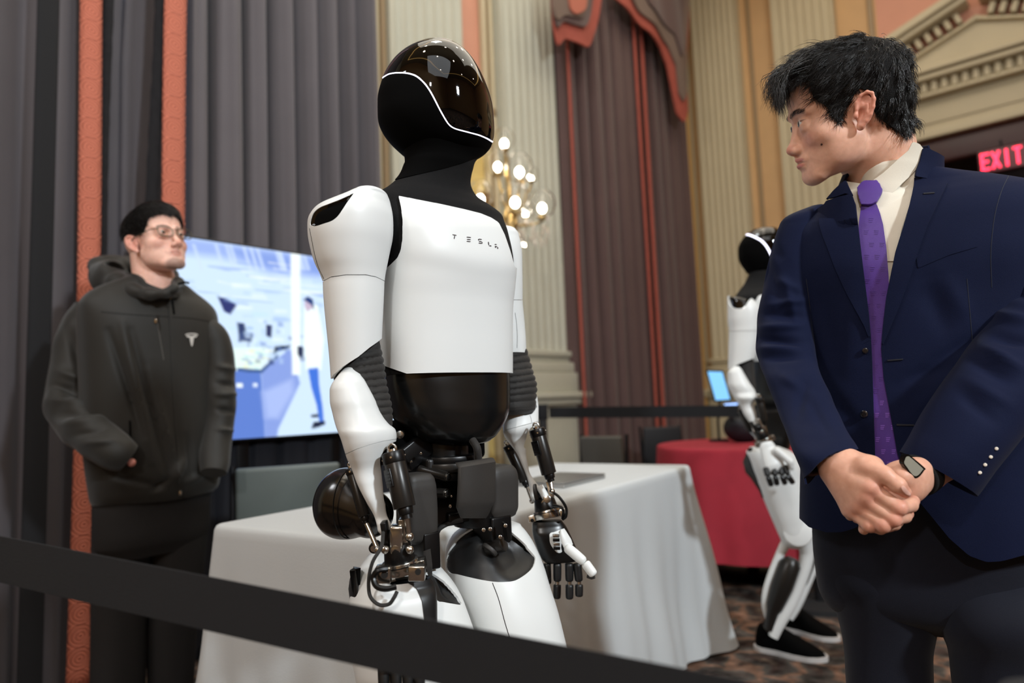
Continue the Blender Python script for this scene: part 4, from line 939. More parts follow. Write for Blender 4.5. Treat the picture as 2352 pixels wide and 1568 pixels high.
# hip motor (big round black housing at the side)
hm = SDF(P(790, 1156, 1.2)-.14, P(790, 1156, 1.2)+.14, .003)
hc = P(788, 1156, 1.2); hx = nrm(_R*.92-_F*.35-ZZ*.0)
Rm = np.stack([nrm(hx), nrm(np.cross(ZZ, hx)), ZZ], 1)
hm.ell(P(786, 1154, 1.2), (.044, .056, .060), .01, rot=Rm); hm.ell(P(812, 1158, 1.19), (.035, .05, .054), .02, rot=Rm); hm.cone(P(800, 1158, 1.19), P(850, 1180, 1.16), .05, .04, .02)
v, f = hm.mesh(2); obj('hip_motor', v, f, mat('gloss_black_housing', '#0c0b0a', .2, spec=.6), ROB)
g = G(); a = P(805, 1156, 1.165); g.tube([a+np.array([math.cos(t)*.0, 0, 0])+(_U*math.cos(t)*1.0+nrm(_F*.8+_R*.4)*math.sin(t)*.75)*.058 for t in np.linspace(0, 2*math.pi, 40)], .0012, 6); g.obj('housing_rib', M_mech, ROB)
# ---------- thighs
def thigh(rows, cup, seamline, yaw, nm):
    V, f = sil(rows, yaw=yaw, ratio=.95, e=2.3, n=150, m=120); p = proj(V)
    d0 = (V-CAM)@_F; fr = (V-V.mean(0))@(-_F) > -.01
    g = np.where(fr, polysd(p, cup), -8.); 
    v1, f1, s1 = clip(V, f, -g); v, ff = shell(v1, f1, .0, .004); e = part(nm, (v, ff), M_wh, ROB, 50, 'white thigh shell')
    v2, f2, _ = clip(V, f, g+2); q = proj(v2); gg = polysd(q, cup); cx = np.mean([c[0] for c in cup])
    N = normals(v2, [x for x in f2 if len(x) <= 4])
    x0, x1 = min(c[0] for c in cup), max(c[0] for c in cup); y0, y1 = min(c[1] for c in cup), max(c[1] for c in cup)
    u = (q[:, 0]-x0)/(x1-x0); w_ = (q[:, 1]-y0)/(y1-y0)
    ridge = .38+.35*w_**1.5                                        # fold line running down the cup
    dep = .002+np.clip(gg/30, 0, 1)*(.003+.020*1/(1+np.exp(-(u-ridge)*28))*np.clip(1.25-w_, 0, 1))
    v2 = v2-N*dep[:, None]; v, ff = shell(v2, f2, 0, .003); part('thigh_cup', (v, ff), M_blk, ROB, 60, 'black satin recess at the top of the thigh')
    if seamline: line_on(bvh_of(v1, f1), seamline, .0007, ROB)
    return V, f
LT = [(1197, 1095, 1150, 1.30, .9), (1203, 1070, 1185, 1.30, .9), (1215, 1048, 1200, 1.3, .92), (1235, 1032, 1216, 1.30, .95), (1270, 1022, 1235, 1.29, .95), (1310, 1024, 1251, 1.28), (1350, 1032, 1263, 1.27), (1400, 1048, 1279, 1.26), (1470, 1072, 1297, 1.25), (1560, 1098, 1315, 1.24), (1700, 1130, 1335, 1.23), (1850, 1160, 1345, 1.22)]
cupL = smooth_poly([(1019, 1252), (1030, 1222), (1057, 1197), (1100, 1188), (1150, 1190), (1172, 1197), (1203, 1222), (1221, 1246), (1230, 1275), (1226, 1298), (1212, 1315), (1185, 1332), (1160, 1336), (1130, 1335), (1090, 1328), (1050, 1319), (1031, 1314), (1022, 1290)], 120)
thigh(LT, cupL, [(1131, 1338), (1145, 1375), (1160, 1430), (1175, 1480), (1190, 1540)], TY, 'thigh_shell')
RT = [(1262, 862, 905, 1.16, .9), (1268, 850, 930, 1.16, .9), (1280, 838, 965, 1.16, .92), (1300, 824, 1000, 1.15), (1330, 812, 1030, 1.14), (1370, 802, 1056, 1.13), (1420, 800, 1076, 1.12), (1480, 806, 1096, 1.11), (1560, 820, 1120, 1.10), (1700, 850, 1150, 1.09), (1850, 880, 1170, 1.08)]
cupR = smooth_poly([(960, 1240), (990, 1244), (1010, 1272), (1030, 1312), (1048, 1346), (1063, 1380), (1058, 1388), (1040, 1386), (1018, 1382), (1003, 1377), (990, 1340), (975, 1300), (955, 1260)], 90)
thigh(RT, cupR, None, TY, 'thigh_shell')
plate([(1300, 812, 1312, 818, 1.12, 1.10), (1330, 803, 1350, 825, 1.12, 1.10), (1352, 800, 1372, 830, 1.12, 1.10), (1400, 806, 1420, 838, 1.12, 1.09), (1460, 815, 1480, 850, 1.12, 1.09)], M_blk, 'thigh_side_plate', .01)
# hip joint parts inside the left cup
g = G(); g.cyl(P(1120, 1262, 1.235), P(1158, 1248, 1.22), .0135, n=24, bev=.002); g.obj('hip_actuator', M_cyl, ROB)
g = G(); g.box(P(1130, 1212, 1.26), .024, .03, .024, axT, ayT, ZZ, bev=.004); g.obj('hip_joint_block', M_mech, ROB)
g = G(); g.cyl(P(1128, 1258, 1.225), P(1122, 1266, 1.222), .016, n=20, bev=.002); g.obj('hip_actuator_cap', M_blk2, ROB)
for x, y in ((1110, 1216), (1125, 1214), (1148, 1232), (1160, 1206)): g = G(); g.cyl(P(x, y, 1.205), P(x+1, y+1, 1.196), .0035, n=12, bev=.0006); g.obj('bolt', M_chr, ROB)
plate([(1198, 1152, 1206, 1162, 1.21, 1.20), (1240, 1158, 1246, 1168, 1.21, 1.20)], M_mech, 'cable_guide', .004, 6, bow=0)
# between hip cover and near thigh
g = G(); g.box(P(978, 1262, 1.13), .016, .02, .03, axT, ayT, ZZ, bev=.003); g.obj('hip_joint_block', M_mech, ROB)
plate([(1268, 972, 1262, 988, 1.09, 1.09), (1300, 978, 1300, 992, 1.09, 1.09), (1325, 984, 1322, 992, 1.09, 1.09)], M_blk2, 'hip_link_plate', .006, 6, bow=0)
g = G(); c = P(861, 1256, 1.09); g.cyl(c+_F*.012, c-_F*.008, .0085, n=24, bev=.001); g.obj('pivot_pin', M_mech, ROB); g = G(); g.cyl(c-_F*.007, c-_F*.0095, .0052, n=20); g.obj('pivot_ring', M_chr, ROB)
# lower legs (below the picture, down to the floor)
for hip, kn, an, nm in ((P(1240, 1850, 1.22), None, None, 'l'), (P(1020, 1850, 1.08), None, None, 'r')):
    k = hip.copy(); an = np.array([k[0]-.03, k[1]+.12, .09]); fo = np.array([k[0]+.13, k[1]-.03, .035])
    g = G(); g.tube(spline([k+ZZ*.04, k-ZZ*.03, (k+an)/2, an], 16), np.interp(np.linspace(0, 1, 16), [0, .15, .6, 1], [.062, .06, .042, .03]), 28); g.obj('shin_shell', M_wh, ROB)
    s = SDF(np.minimum(an, fo)-.12, np.maximum(an, fo)+.12, .006); s.cone(an-ZZ*.03, fo, .045, .04, .02); s.ell(an-ZZ*.02, (.05, .05, .06), .03); q = fo.copy(); q[2] = -.2; s.ell(q-ZZ*.0, (.6, .6, .2), .004, True)
    v, f = s.mesh(); obj('shoe', v, f, M_matt, ROB, label='black shoe')
# ---------- arms
def arm(up, cut, foretop, fore_rows, seams, root, m=110, yaw=TY):
    pass
dA = 1.10
SH = [(431, 840, 862, dA-.005, .8), (433.5, 826, 873, dA-.005, .8), (440, 812, 885, dA-.005, .8), (452, 790, 893, dA, .8), (468, 757, 898, dA, .8), (482, 728, 901, dA, .85), (500, 711, 903, dA, .9), (520, 706, 903.5, dA, .9), (545, 707, 902, dA, .9), (575, 713, 896, dA, .9), (605, 722, 890, dA, .9), (632, 735, 885, dA, .9), (650, 741, 883, dA, .9), (665, 741.5, 882.5, dA, .9), (700, 744, 881, dA, .9), (760, 750, 878, dA, .9), (820, 756, 876, dA, .9), (875, 760, 872, dA, .9)]
SV, SF = sil(SH, yaw=TY+20, n=160, m=170, e=2.15); sp = proj(SV)
insert = smooth_poly([(713, 517), (715, 500), (722, 486), (735, 476), (752, 469), (775, 460), (795, 451), (812, 443), (808, 450), (797, 465), (786, 482), (775, 497), (762, 507), (745, 513), (725, 519)], 110)
frontS = ((SV-CAM)@_F) < dA+.012
gi = np.where(frontS, polysd(sp, insert), -9.)
gcut = polysd(sp, [(690, 300), (960, 300), (960, 700), (880, 775), (866, 786), (850, 797), (823, 819), (785, 843), (766, 860), (758, 872), (690, 900)])
gs1 = sp[:, 1]-np.interp(sp[:, 0], [735, 741, 760, 795, 841, 865, 885, 900], [650, 646, 636, 631, 631, 636, 646, 655])
v1, f1, _ = clip(SV, SF, np.minimum(-gi, -gs1-.8)); part('shoulder_shell', shell(v1, f1, 0, .005), M_wh, ROB, 50, 'white shoulder shell')
v1, f1, _ = clip(SV, SF, np.minimum(gs1-.8, gcut)); part('upper_arm_shell', shell(v1, f1, 0, .005), M_wh, ROB, 50, 'white upper arm shell')
core = offs(SV, SF, -.004); c2, f2, _ = clip(core, SF, gcut-3); obj('arm_core', c2, f2, M_matt, ROB)
v1, f1, _ = clip(SV, SF, gi+1); q = proj(v1); N = normals(v1, [x for x in f1 if len(x) <= 4]); dep = np.clip((polysd(q, insert)+1)/10, 0, 1)*.008
part('shoulder_window', shell(v1-N*dep[:, None], f1, 0, .002), M_gloss, ROB, 60, 'glossy black shoulder insert')
line_on(bvh_of(SV, SF), [(711, 524), (716, 550), (722, 580), (731, 612), (744, 640)], .0006, ROB)
g = G(); g.tube([P(790, 458, 1.075), P(800, 450, 1.07), P(808, 446, 1.075)], .003, 8); g.obj('shoulder_actuator', M_chr, ROB)
# strap between shoulder and chest is the undersuit; elbow sleeve
EL = [(770, 850, 868, 1.115, .9), (785, 830, 872, 1.115, .9), (800, 805, 874, 1.115, .9), (830, 775, 879, 1.115, .9), (860, 768, 884, 1.112, .9), (878, 770, 887, 1.11, .9), (905, 790, 893, 1.105, .9), (935, 812, 900, 1.10, .9), (960, 840, 902, 1.095, .9), (980, 868, 900, 1.09, .9), (988, 885, 895, 1.09, .9)]
def pleat(V, f, amp, wl, seed, y0, y1):
    p = proj(V); N = normals(V, [q for q in f if len(q) <= 4]); ph = p[:, 1]/wl*2*math.pi+.05*(p[:, 0]-880)+.9*noise3(V, 40, seed)
    a = amp*np.clip((p[:, 1]-y0)/20, 0, 1)*np.clip((y1-p[:, 1])/30, .25, 1)
    return V+N*((np.abs(np.sin(ph/2))**.6-.6)*a+amp*.5*noise3(V, 60, seed+1))[:, None]
ev, ef = sil(EL, yaw=TY, n=120, m=110); ev = pleat(ev, ef, .0030, 17, 1, 790, 975); part('elbow_sleeve', (ev, ef), M_rub, ROB, 60, 'pleated dark fabric elbow sleeve')
FA = [(838, 803, 811, 1.09, .9), (842, 796, 816, 1.085, .9), (850, 786, 822, 1.08, .9), (864, 774, 832, 1.075, .9), (880, 762, 841, 1.07, .9), (895, 757, 849, 1.07, .9), (920, 757.5, 862, 1.07, .9), (945, 763, 872, 1.07, .9), (965, 768, 884, 1.07, .85), (978, 772, 895, 1.07, .8), (988, 776, 907, 1.07, .75), (1008, 784, 911, 1.07, .72), (1028, 790, 905, 1.07, .7), (1050, 797, 893, 1.07, .75), (1075, 808, 881, 1.07, .8), (1110, 821, 879.5, 1.065, .8), (1150, 841, 884, 1.06, .75), (1185, 860, 889, 1.06, .7), (1205, 866, 898, 1.055, .7), (1218, 869, 902, 1.055, .6), (1226, 876, 896, 1.055, .6)]
fv, ff = sil(FA, yaw=TY+15, n=120, m=150); fp = proj(fv)
ffr = ((fv-CAM)@_F) < 1.072
notch = smooth_poly([(925, 1018), (908, 1014), (893, 1024), (880, 1038), (873, 1056), (876, 1085), (879, 1112), (884, 1155), (905, 1165), (935, 1100)], 70)
gn = -polysd(fp, notch); gs = fp[:, 1]-np.interp(fp[:, 0], [780, 793, 820, 850, 880, 911, 925], [1050, 1043, 1031, 1021, 1013, 1008, 1006])
v1, f1, _ = clip(fv, ff, -gs-.6); part('forearm_shell', shell(v1, f1, 0, .004), M_wh, ROB, 50, 'white forearm shell')
v1, f1, _ = clip(fv, ff, np.minimum(gs-.6, gn)); part('lower_forearm_shell', shell(v1, f1, 0, .003), M_wh, ROB, 50, 'white lower forearm shell')
c2 = offs(fv, ff, -.0035); c3, f3, _ = clip(c2, ff, np.where(fp[:, 1] < 1200, 1., -1.)); obj('forearm_core', c3, f3, M_matt, ROB)
def actuator(a, b, r, cap, rod_end, root, rr=.0045, ribs=True):
    a = np.asarray(a); b = np.asarray(b); d = nrm(b-a); L_ = np.linalg.norm(b-a)
    g = G(); g.cyl(a+d*cap*.9, b-d*cap*.25, r, n=32, bev=.001); ac = g.obj('actuator', M_cyl, root, sharp=35, label='black cylindrical actuator')
    g = G(); g.cyl(a, a+d*cap, r*1.06, n=32, bev=.002); g.obj('end_cap', M_mech, ac, sharp=35)
    g = G(); g.cyl(b-d*cap*.3, b+d*cap*.35, r*.72, r*.66, n=28, bev=.001); g.cyl(b+d*cap*.3, b+d*cap*.7, r*.5, n=24); g.obj('gland', M_mech, ac, sharp=35)
    g = G(); g.cyl(b+d*cap*.5, rod_end, rr, n=16); g.obj('rod', M_chr, ac)
    g = G(); g.sph(rod_end, rr*1.6, 10); g.obj('ball_joint', M_chr, ac)
    u = nrm(np.cross(d, _F)); g = G(); c = a-d*.006; g.tube([c+u*math.cos(t)*r*.35+d*math.sin(t)*r*.35 for t in np.linspace(0, 2*math.pi, 20)], r*.13, 8); g.cyl(a-d*.004, a+d*.004, r*.5, n=16); g.obj('clevis', M_chr, ac)
    for t in (0, 1.6, 3.2, 4.8): g = G(); q = a+d*cap*.5+(u*math.cos(t)+np.cross(d, u)*math.sin(t))*r*1.05; n_ = nrm(u*math.cos(t)+np.cross(d, u)*math.sin(t)); g.cyl(q-n_*.002, q+n_*.0012, .0016, n=8); g.obj('screw', M_chr, ac)
    if ribs:
        w_ = nrm(-_F-u*1.2); w_ = nrm(w_-d*(w_@d)); g = G(); 
        for k in range(4): g.box(a+d*(cap+.012+k*.005)+w_*r*.98, .008, .0015, .0016, nrm(np.cross(d, w_)), w_, d)
        g.box(a+d*(cap+.020)+w_*r*.93, .010, .0015, .014, nrm(np.cross(d, w_)), w_, d, bev=.001); g.obj('connector', M_mech, ac, sharp=30)
    return ac
actuator(P(902, 1038, 1.05), P(931, 1172, 1.03), PX(25.5, 1.04), .018, P(940, 1232, 1.03), ROB)
actuator(P(806, 1075, 1.10), P(838, 1190, 1.08), PX(13, 1.1), .012, P(868, 1262, 1.06), ROB, .004, False)
# wrist of the near arm
def wrist(root, c, ax, r, k=1.):
    """c: top of the palm ring; ax: direction to the hand"""
    u = nrm(np.cross(ax, _F)); w_ = nrm(np.cross(u, ax))
    g = G(); g.cyl(c-ax*.012*k, c+ax*.004*k, r, n=32, bev=.0015); wr_ = g.obj('wrist_ring', M_chr, root, sharp=35, label='steel wrist ring')
    g = G(); g.cyl(c-ax*.0135*k, c-ax*.0115*k, r*.8, n=28); g.cyl(c-ax*.008*k, c-ax*.0065*k, r*1.02, n=28); g.obj('ring_groove', M_mech, wr_)
    for s in (-1, 1):
        g = G(); g.box(c-ax*.002*k+u*s*r*1.08, r*.28, r*.42, .007*k, u, w_, ax, bev=.001); g.obj('clamp_lug', M_chr, wr_, sharp=30)
        g = G(); g.cyl(c-ax*.002*k+u*s*r*1.1-_F*r*.35, c-ax*.002*k+u*s*r*1.1-_F*r*.5, r*.12, n=12); g.obj('screw', M_mech, wr_)
    g = G(); g.cyl(c-ax*.034*k, c-ax*.012*k, r*.72, r*.85, n=26, bev=.001); g.obj('wrist_socket', M_mech, root, sharp=35)
    g = G(); g.cyl(c-ax*.040*k-u*r*.75, c-ax*.040*k+u*r*.75, r*.2, n=18, bev=.001); g.obj('joint_pin', M_chr, root)
    g = G(); g.sph(c-ax*.044*k, r*.5, 12); g.obj('joint_ball', M_mech, root)
    for s in (-1, 1): g = G(); g.box(c-ax*.05*k+u*s*r*.5, r*.16, r*.35, .016*k, u, w_, ax, bev=.0015); g.obj('fork_arm', M_chr if s > 0 else M_mech, root, sharp=30)
    g = G(); q = c-ax*.03*k-_F*r*.62; g.cyl(q+_F*.003, q-_F*.003, r*.28, n=18, bev=.0008); g.obj('joint_cap', M_chr, root)
    return u, w_
wn = P(922, 1306, 1.04); axn = nrm(P(934, 1350, 1.04)-P(918, 1260, 1.04)); un, wwn = wrist(ROB, wn, axn, PX(42, 1.04), 1.15)
g = G(); g.box(P(958, 1314, 1.0), .012, .008, .011, _R, _F, _U, bev=.002); g.obj('wrist_bracket', M_chr, ROB, sharp=30); g = G(); g.cyl(P(960, 1313, .995), P(960, 1313, .989), .0045, n=16); g.obj('bracket_screw', M_mech, ROB)
g = G(); g.box(P(883, 1318, 1.0), .010, .008, .012, _R, _F, _U, bev=.002); g.obj('wrist_bracket', M_chr, ROB, sharp=30); g = G(); g.cyl(P(883, 1320, .995), P(883, 1320, .988), .005, n=16); g.obj('bracket_screw', M_mech, ROB)
g = G(); g.box(P(912, 1232, 1.03), .010, .010, .018, _R, _F, _U, bev=.004); g.obj('wrist_fork', M_chr, ROB, sharp=40)
for x, y in ((885, 1262), (941, 1262)): g = G(); g.sph(P(x, y, 1.02), .0065, 12); g.obj('ball_joint', M_chr, ROB)
g = G(); g.tube(spline([P(880, 1222, 1.02), P(876, 1255, 1.0), P(856, 1290, .99), P(847, 1330, .99), P(850, 1368, .985), P(870, 1388, .98), P(893, 1387, .98), P(905, 1372, .98), P(912, 1358, .985)], 60), .0028, 8); g.obj('cable', M_rub, ROB)
g = G(); g.tube(spline([P(890, 1306, .99), P(868, 1310, .985), P(858, 1325, .985), P(864, 1345, .98), P(885, 1352, .98), P(910, 1347, .985)], 40), .0042, 8); g.obj('cable', M_mech, ROB)
# near hand: white back with black side, mostly behind the belt
HN = [(1333, 885, 985, 1.04, .5, 2.6), (1345, 868, 992, 1.04, .5, 2.6), (1370, 858, 998, 1.03, .5, 2.7), (1420, 856, 1000, 1.02, .48, 2.7), (1480, 862, 1000, 1.01, .45, 2.7), (1520, 870, 996, 1.01, .42, 2.6)]
hv, hf = sil(HN, yaw=25, n=90, m=60); hp = proj(hv); gb = hp[:, 0]-np.interp(hp[:, 1], [1330, 1338, 1350, 1380, 1420, 1520], [905, 935, 955, 968, 973, 975])
v1, f1, _ = clip(hv, hf, -gb); part('hand_back', shell(v1, f1, .001, .003), M_wh, ROB, 50, 'white back of the hand'); v1, f1, _ = clip(hv, hf, gb); part('palm', shell(v1, f1, .003, .005), M_blk, ROB, 50, 'black palm'); obj('hand_core', offs(hv, hf, -.003), hf, M_matt, ROB)
def rfinger(root, pts, d, r, white=False, nm='finger'):
    """segments of a robot finger; pts in photo pixels"""
    q = [P(x, y, dd) for (x, y), dd in zip(pts, d)]; prev = None
    for i in range(len(q)-1):
        a, b = q[i], q[i+1]; L_ = np.linalg.norm(b-a); dr = nrm(b-a); g = G()
        e0_ = .01 if white else .10
        g.tube(spline([a+dr*L_*e0_, a+dr*L_*.15, a+dr*L_*.5, b-dr*L_*.2, b-dr*L_*(0 if white else .06)], 10), np.array([.55, .85, .98, 1., 1., 1.0, .98, .95, .9, .6])*r*(1-.06*i), 14)
        s = g.obj(nm if prev is None else 'finger_segment', M_wh if white else M_blk, root if prev is None else prev, sharp=60)
        if prev is None: prev = s
        if white: continue
        g = G(); g.sph(b if i < len(q)-2 else a, r*.5, 8); u = nrm(np.cross(dr, _F)); g.box((b if i < len(q)-2 else a), r*.35, r*.5, r*.9, u, nrm(np.cross(u, dr)), dr, bev=.0005); g.obj('finger_joint', M_chr if root is ROB else M_mech, prev, sharp=40)
    return prev
for i, x in enumerate((880, 908, 936, 962)): rfinger(ROB, [(x, 1515), (x+2, 1580), (x+4, 1630), (x+2, 1670)], [1.01, 1.0, .995, .995], .0085)
# ---------- far arm (robot's left)
dB = 1.385
S2 = [(521, 1140, 1165, dB, .9), (523, 1128, 1176, dB, .9), (530, 1112, 1186, dB, .9), (548, 1098, 1193.5, dB, .9), (577, 1088, 1199, dB, .9), (620, 1085, 1200, dB, .9), (660, 1088, 1200.5, dB, .9), (690, 1090, 1200.5, dB, .9), (720, 1094, 1203, dB, .9), (753, 1098, 1206, dB, .9), (790, 1104, 1208.5, dB, .9), (812, 1110, 1209, dB, .9)]
v2, f2 = sil(S2, yaw=TY-10, n=110, m=110, e=2.15); p2 = proj(v2); gs = p2[:, 1]-688.5
a1, b1_, _ = clip(v2, f2, -gs-.5); part('shoulder_shell', shell(a1, b1_, 0, .005), M_wh, ROB, 50, 'white shoulder shell'); a1, b1_, _ = clip(v2, f2, gs-.5); part('upper_arm_shell', shell(a1, b1_, 0, .005), M_wh, ROB, 50, 'white upper arm shell')
obj('arm_core', offs(v2, f2, -.004), f2, M_matt, ROB)
line_on(bvh_of(v2, f2), [(1183, 718), (1186, 740), (1188, 770), (1187.5, 799)], .0005, ROB)
E2 = [(801, 1130, 1207, 1.39, .9), (803, 1118, 1209, 1.39, .9), (815, 1112, 1212, 1.39, .9), (835, 1108, 1218, 1.39, .9), (860, 1106, 1225, 1.385, .9), (890, 1110, 1230.5, 1.38, .9), (925, 1120, 1231.5, 1.375, .9), (942, 1130, 1230, 1.37, .9), (952, 1150, 1220, 1.37, .9)]
ev, ef = sil(E2, yaw=TY, n=110, m=110); ev = pleat(ev, ef, .0034, 15, 4, 800, 940); part('elbow_sleeve', (ev, ef), M_rub, ROB, 60, 'pleated dark fabric elbow sleeve')
F2 = [(908, 1165, 1233, 1.40, .9), (925, 1160, 1236, 1.40, .9), (945, 1157, 1237, 1.39, .9), (968, 1155, 1237, 1.38, .9), (992, 1156, 1226, 1.37, .8), (1004, 1161, 1214, 1.37, .8), (1018, 1171, 1209, 1.37, .85), (1040, 1187, 1208.5, 1.365, .9), (1064, 1198, 1212, 1.36, .9), (1088, 1208, 1218, 1.36, .9), (1112, 1215, 1234, 1.355, .8), (1125, 1217, 1244, 1.355, .6), (1140, 1220, 1254, 1.355, .5), (1147, 1226, 1258, 1.355, .5)]
v3, f3 = sil(F2, yaw=TY-10, n=110, m=130); p3 = proj(v3); top = polysd(p3, [(1100, 930), (1178, 935), (1184, 945), (1206, 954), (1222, 950), (1232, 936), (1260, 925), (1260, 1200), (1100, 1200)]); top = np.where(((v3-CAM)@_F) < 1.385, top, 4)
gs = p3[:, 1]-np.interp(p3[:, 0], [1150, 1155, 1185, 1215, 1240], [991, 989, 981, 973, 967])
a1, b1_, _ = clip(v3, f3, np.minimum(top, -gs-.5)); part('forearm_shell', shell(a1, b1_, 0, .004), M_wh, ROB, 50, 'white forearm shell')
arc = smooth_poly([(1238, 975), (1222, 980), (1213, 992), (1208.5, 1008), (1207, 1030), (1260, 1030), (1262, 980)], 50)
fork = smooth_poly([(1230, 1128), (1238, 1122), (1236, 1134), (1244, 1145), (1240, 1160), (1228, 1160), (1226, 1145)], 40)
a1, b1_, _ = clip(v3, f3, np.minimum(gs-.5, -polysd(p3, arc))); part('lower_forearm_shell', shell(a1, b1_, 0, .003), M_wh, ROB, 50, 'white lower forearm shell')
line_on(bvh_of(v3, f3), [(1217, 953), (1220, 962), (1221, 970)], .0004, ROB)
actuator(P(1232.5, 984, 1.33), P(1262, 1092, 1.32), PX(17.5, 1.33), .016, P(1268, 1128, 1.31), ROB, .0035)
actuator(P(1166, 1022, 1.41), P(1206, 1108, 1.40), PX(12, 1.4), .014, P(1222, 1150, 1.38), ROB, .0035, False)
g = G(); g.tube([P(1222, 1120, 1.37), P(1226, 1132, 1.37), P(1228, 1150, 1.36)], .006, 10); g.tube([P(1240, 1118, 1.35), P(1250, 1135, 1.34), P(1256, 1150, 1.34)], .0075, 12); g.obj('wrist_fork', M_wh, ROB)
g = G(); g.cyl(P(1256, 1146, 1.345), P(1256.5, 1146, 1.325), .0075, n=20, bev=.001); g.obj('pivot_pin', M_chr, ROB)
wf = P(1258, 1186, 1.34); axf = nrm(P(1270, 1240, 1.33)-P(1252, 1150, 1.35)); uf, wwf = wrist(ROB, wf, axf, PX(33, 1.34), 1.0)
g = G(); g.tube(spline([P(1270, 1130, 1.31), P(1285, 1142, 1.30), P(1300, 1165, 1.30), P(1300, 1185, 1.31), P(1293, 1192, 1.32)], 24), .0028, 8); g.obj('cable', M_mech, ROB)
g = G(); g.tube(spline([P(1270, 1160, 1.31), P(1288, 1164, 1.30), P(1294, 1175, 1.30), P(1292, 1190, 1.32)], 20), .0028, 8); g.obj('cable', M_mech, ROB)
HF = [(1196, 1224, 1290, 1.335, .5, 2.6), (1205, 1222, 1297, 1.335, .5, 2.6), (1225, 1223.5, 1308, 1.33, .46, 2.6), (1250, 1231, 1319, 1.33, .42, 2.6), (1272, 1240, 1327, 1.33, .38, 2.6), (1284, 1247, 1328, 1.33, .34, 2.6), (1291, 1256, 1322, 1.33, .3, 2.4)]
hv, hf = sil(HF, yaw=10, n=80, m=50); part('palm', (hv, hf), mat('gloss_black_palm', '#0b0c0d', .3), ROB, 60, 'black palm')
HB = bvh_of(hv, hf)
v, f = decal(HB, smooth_poly([(1262, 1226), (1272, 1222), (1290, 1220), (1288, 1255), (1290, 1266), (1280, 1268), (1270, 1258), (1263, 1245)], 40), .0005, .002, 2.5); part('thumb_mount', (v, f), M_wh, ROB, 40)
for k in range(4): g = G(); g.box(P(1277+k*.6, 1230+k*9.5, 1.295), .0065, .003, .0028, _R, _F, _U, bev=.0008); g.obj('tendon_link', M_mech if k % 2 else M_chr, ROB, sharp=30)
plate([(1216, 1286, 1213, 1296, 1.285, 1.295), (1226, 1285, 1222, 1302, 1.28, 1.29), (1245, 1289, 1238, 1312, 1.275, 1.285), (1260, 1296, 1250, 1316, 1.275, 1.285)], M_wh, 'thumb_base', .012, 10, bow=.006)
rfinger(ROB, [(1299, 1254), (1343, 1291), (1365, 1321)], [1.275, 1.260, 1.252], .0095, True, 'thumb')
g = G(); g.tube([P(1350, 1322, 1.26), P(1358, 1325, 1.256), P(1365, 1323, 1.254)], .0045, 8); g.obj('thumb_pad', M_rub, ROB)
for (x0, x1, x2, yy, r) in ((1256, 1258, 1258, 1325, .0078), (1280, 1280, 1279, 1377, .0082), (1307, 1308, 1308, 1378, .0084), (1325, 1330, 1330, 1372, .0084)):
    rfinger(ROB, [(x0, 1288), (x1, 1338), (x2, yy)], [1.33, 1.325, 1.32], r)
# ---------------------------------------------------------------- far robot, seen from its right side
R2 = empty('humanoid_robot', [P(1790, 1000, 2.71)[0], P(1790, 1000, 2.71)[1], 0], 'smaller white humanoid robot in black shoes, standing behind the man in the suit', 'robot')
d2 = 2.71
H2 = [(527, 1742, 1768, d2), (528, 1732, 1778, d2), (532, 1722, 1788, d2), (540, 1711, 1798, d2), (552, 1701, 1806, d2), (570, 1696, 1812, d2), (588, 1697, 1813, d2), (603, 1703, 1812, d2), (615, 1711, 1806, d2), (624, 1718, 1795, d2), (630, 1728, 1780, d2)]
robot_head(R2, H2, None, [(1690, 548), (1700, 541), (1708, 538.5), (1722, 540), (1734, 545), (1748, 552), (1757, 561), (1765, 573), (1773, 590), (1785, 604), (1800, 610), (1820, 618)], 78, d2, rs=.6, strip_r=.0034)
B2 = [(612, 1725, 1785, d2, .9), (636, 1716, 1786, d2, .9), (655, 1706, 1784, d2, .8), (668, 1696, 1786, d2, .7), (678, 1690, 1792, d2, .6), (690, 1686, 1800, d2, .55, 2.6), (720, 1690, 1812, d2, .6, 2.6), (770, 1700, 1826, d2, .65, 2.6), (830, 1715, 1828, d2, .65, 2.6)]
bv, bf = sil(B2, yaw=62, n=100, m=80); part('undersuit', (bv, bf), M_fab, R2, 60, 'black knit neck and undersuit'); p = proj(bv)
a1, b1_, _ = clip(bv, bf, polysd(p, [(1742, 680), (1760, 676), (1850, 690), (1850, 842), (1730, 828), (1730, 700)])); part('chest_shell', shell(a1, b1_, .006, .008), M_wh, R2, 50, 'white chest shell')
part('abdomen_shell', sil([(826, 1722, 1828, d2, .7), (870, 1724, 1828, d2, .75), (910, 1730, 1822, d2, .8), (935, 1750, 1800, d2, .8)], yaw=62, n=60, m=30), M_blk, R2)
part('pelvis', sil([(930, 1745, 1805, d2, .8, 4), (945, 1735, 1815, d2, .8, 4), (1000, 1735, 1820, d2, .8, 4), (1030, 1745, 1815, d2, .8, 4)], yaw=62, n=60, m=30), M_mech, R2)
dR = 2.52
A2 = [(678, 1672, 1684, dR, .9), (682, 1671, 1710, dR, .9), (686, 1671, 1722, dR, .9), (700, 1671, 1738, dR, .9), (730, 1671, 1747, dR, .9), (758, 1674, 1747, dR, .9), (762, 1674, 1746, dR, .9), (800, 1673, 1740, dR, .9), (848, 1672, 1728, dR, .9)]
av, af = sil(A2, yaw=70, n=90, m=90); p = proj(av)
hol = polysd(p, smooth_poly([(1676, 676), (1676, 700), (1690, 708), (1708, 706), (1720, 690), (1730, 676)], 40)); cut2 = polysd(p, [(1600, 600), (1900, 600), (1900, 800), (1727, 824), (1700, 834), (1673, 848), (1600, 860)]); gs = p[:, 1]-760
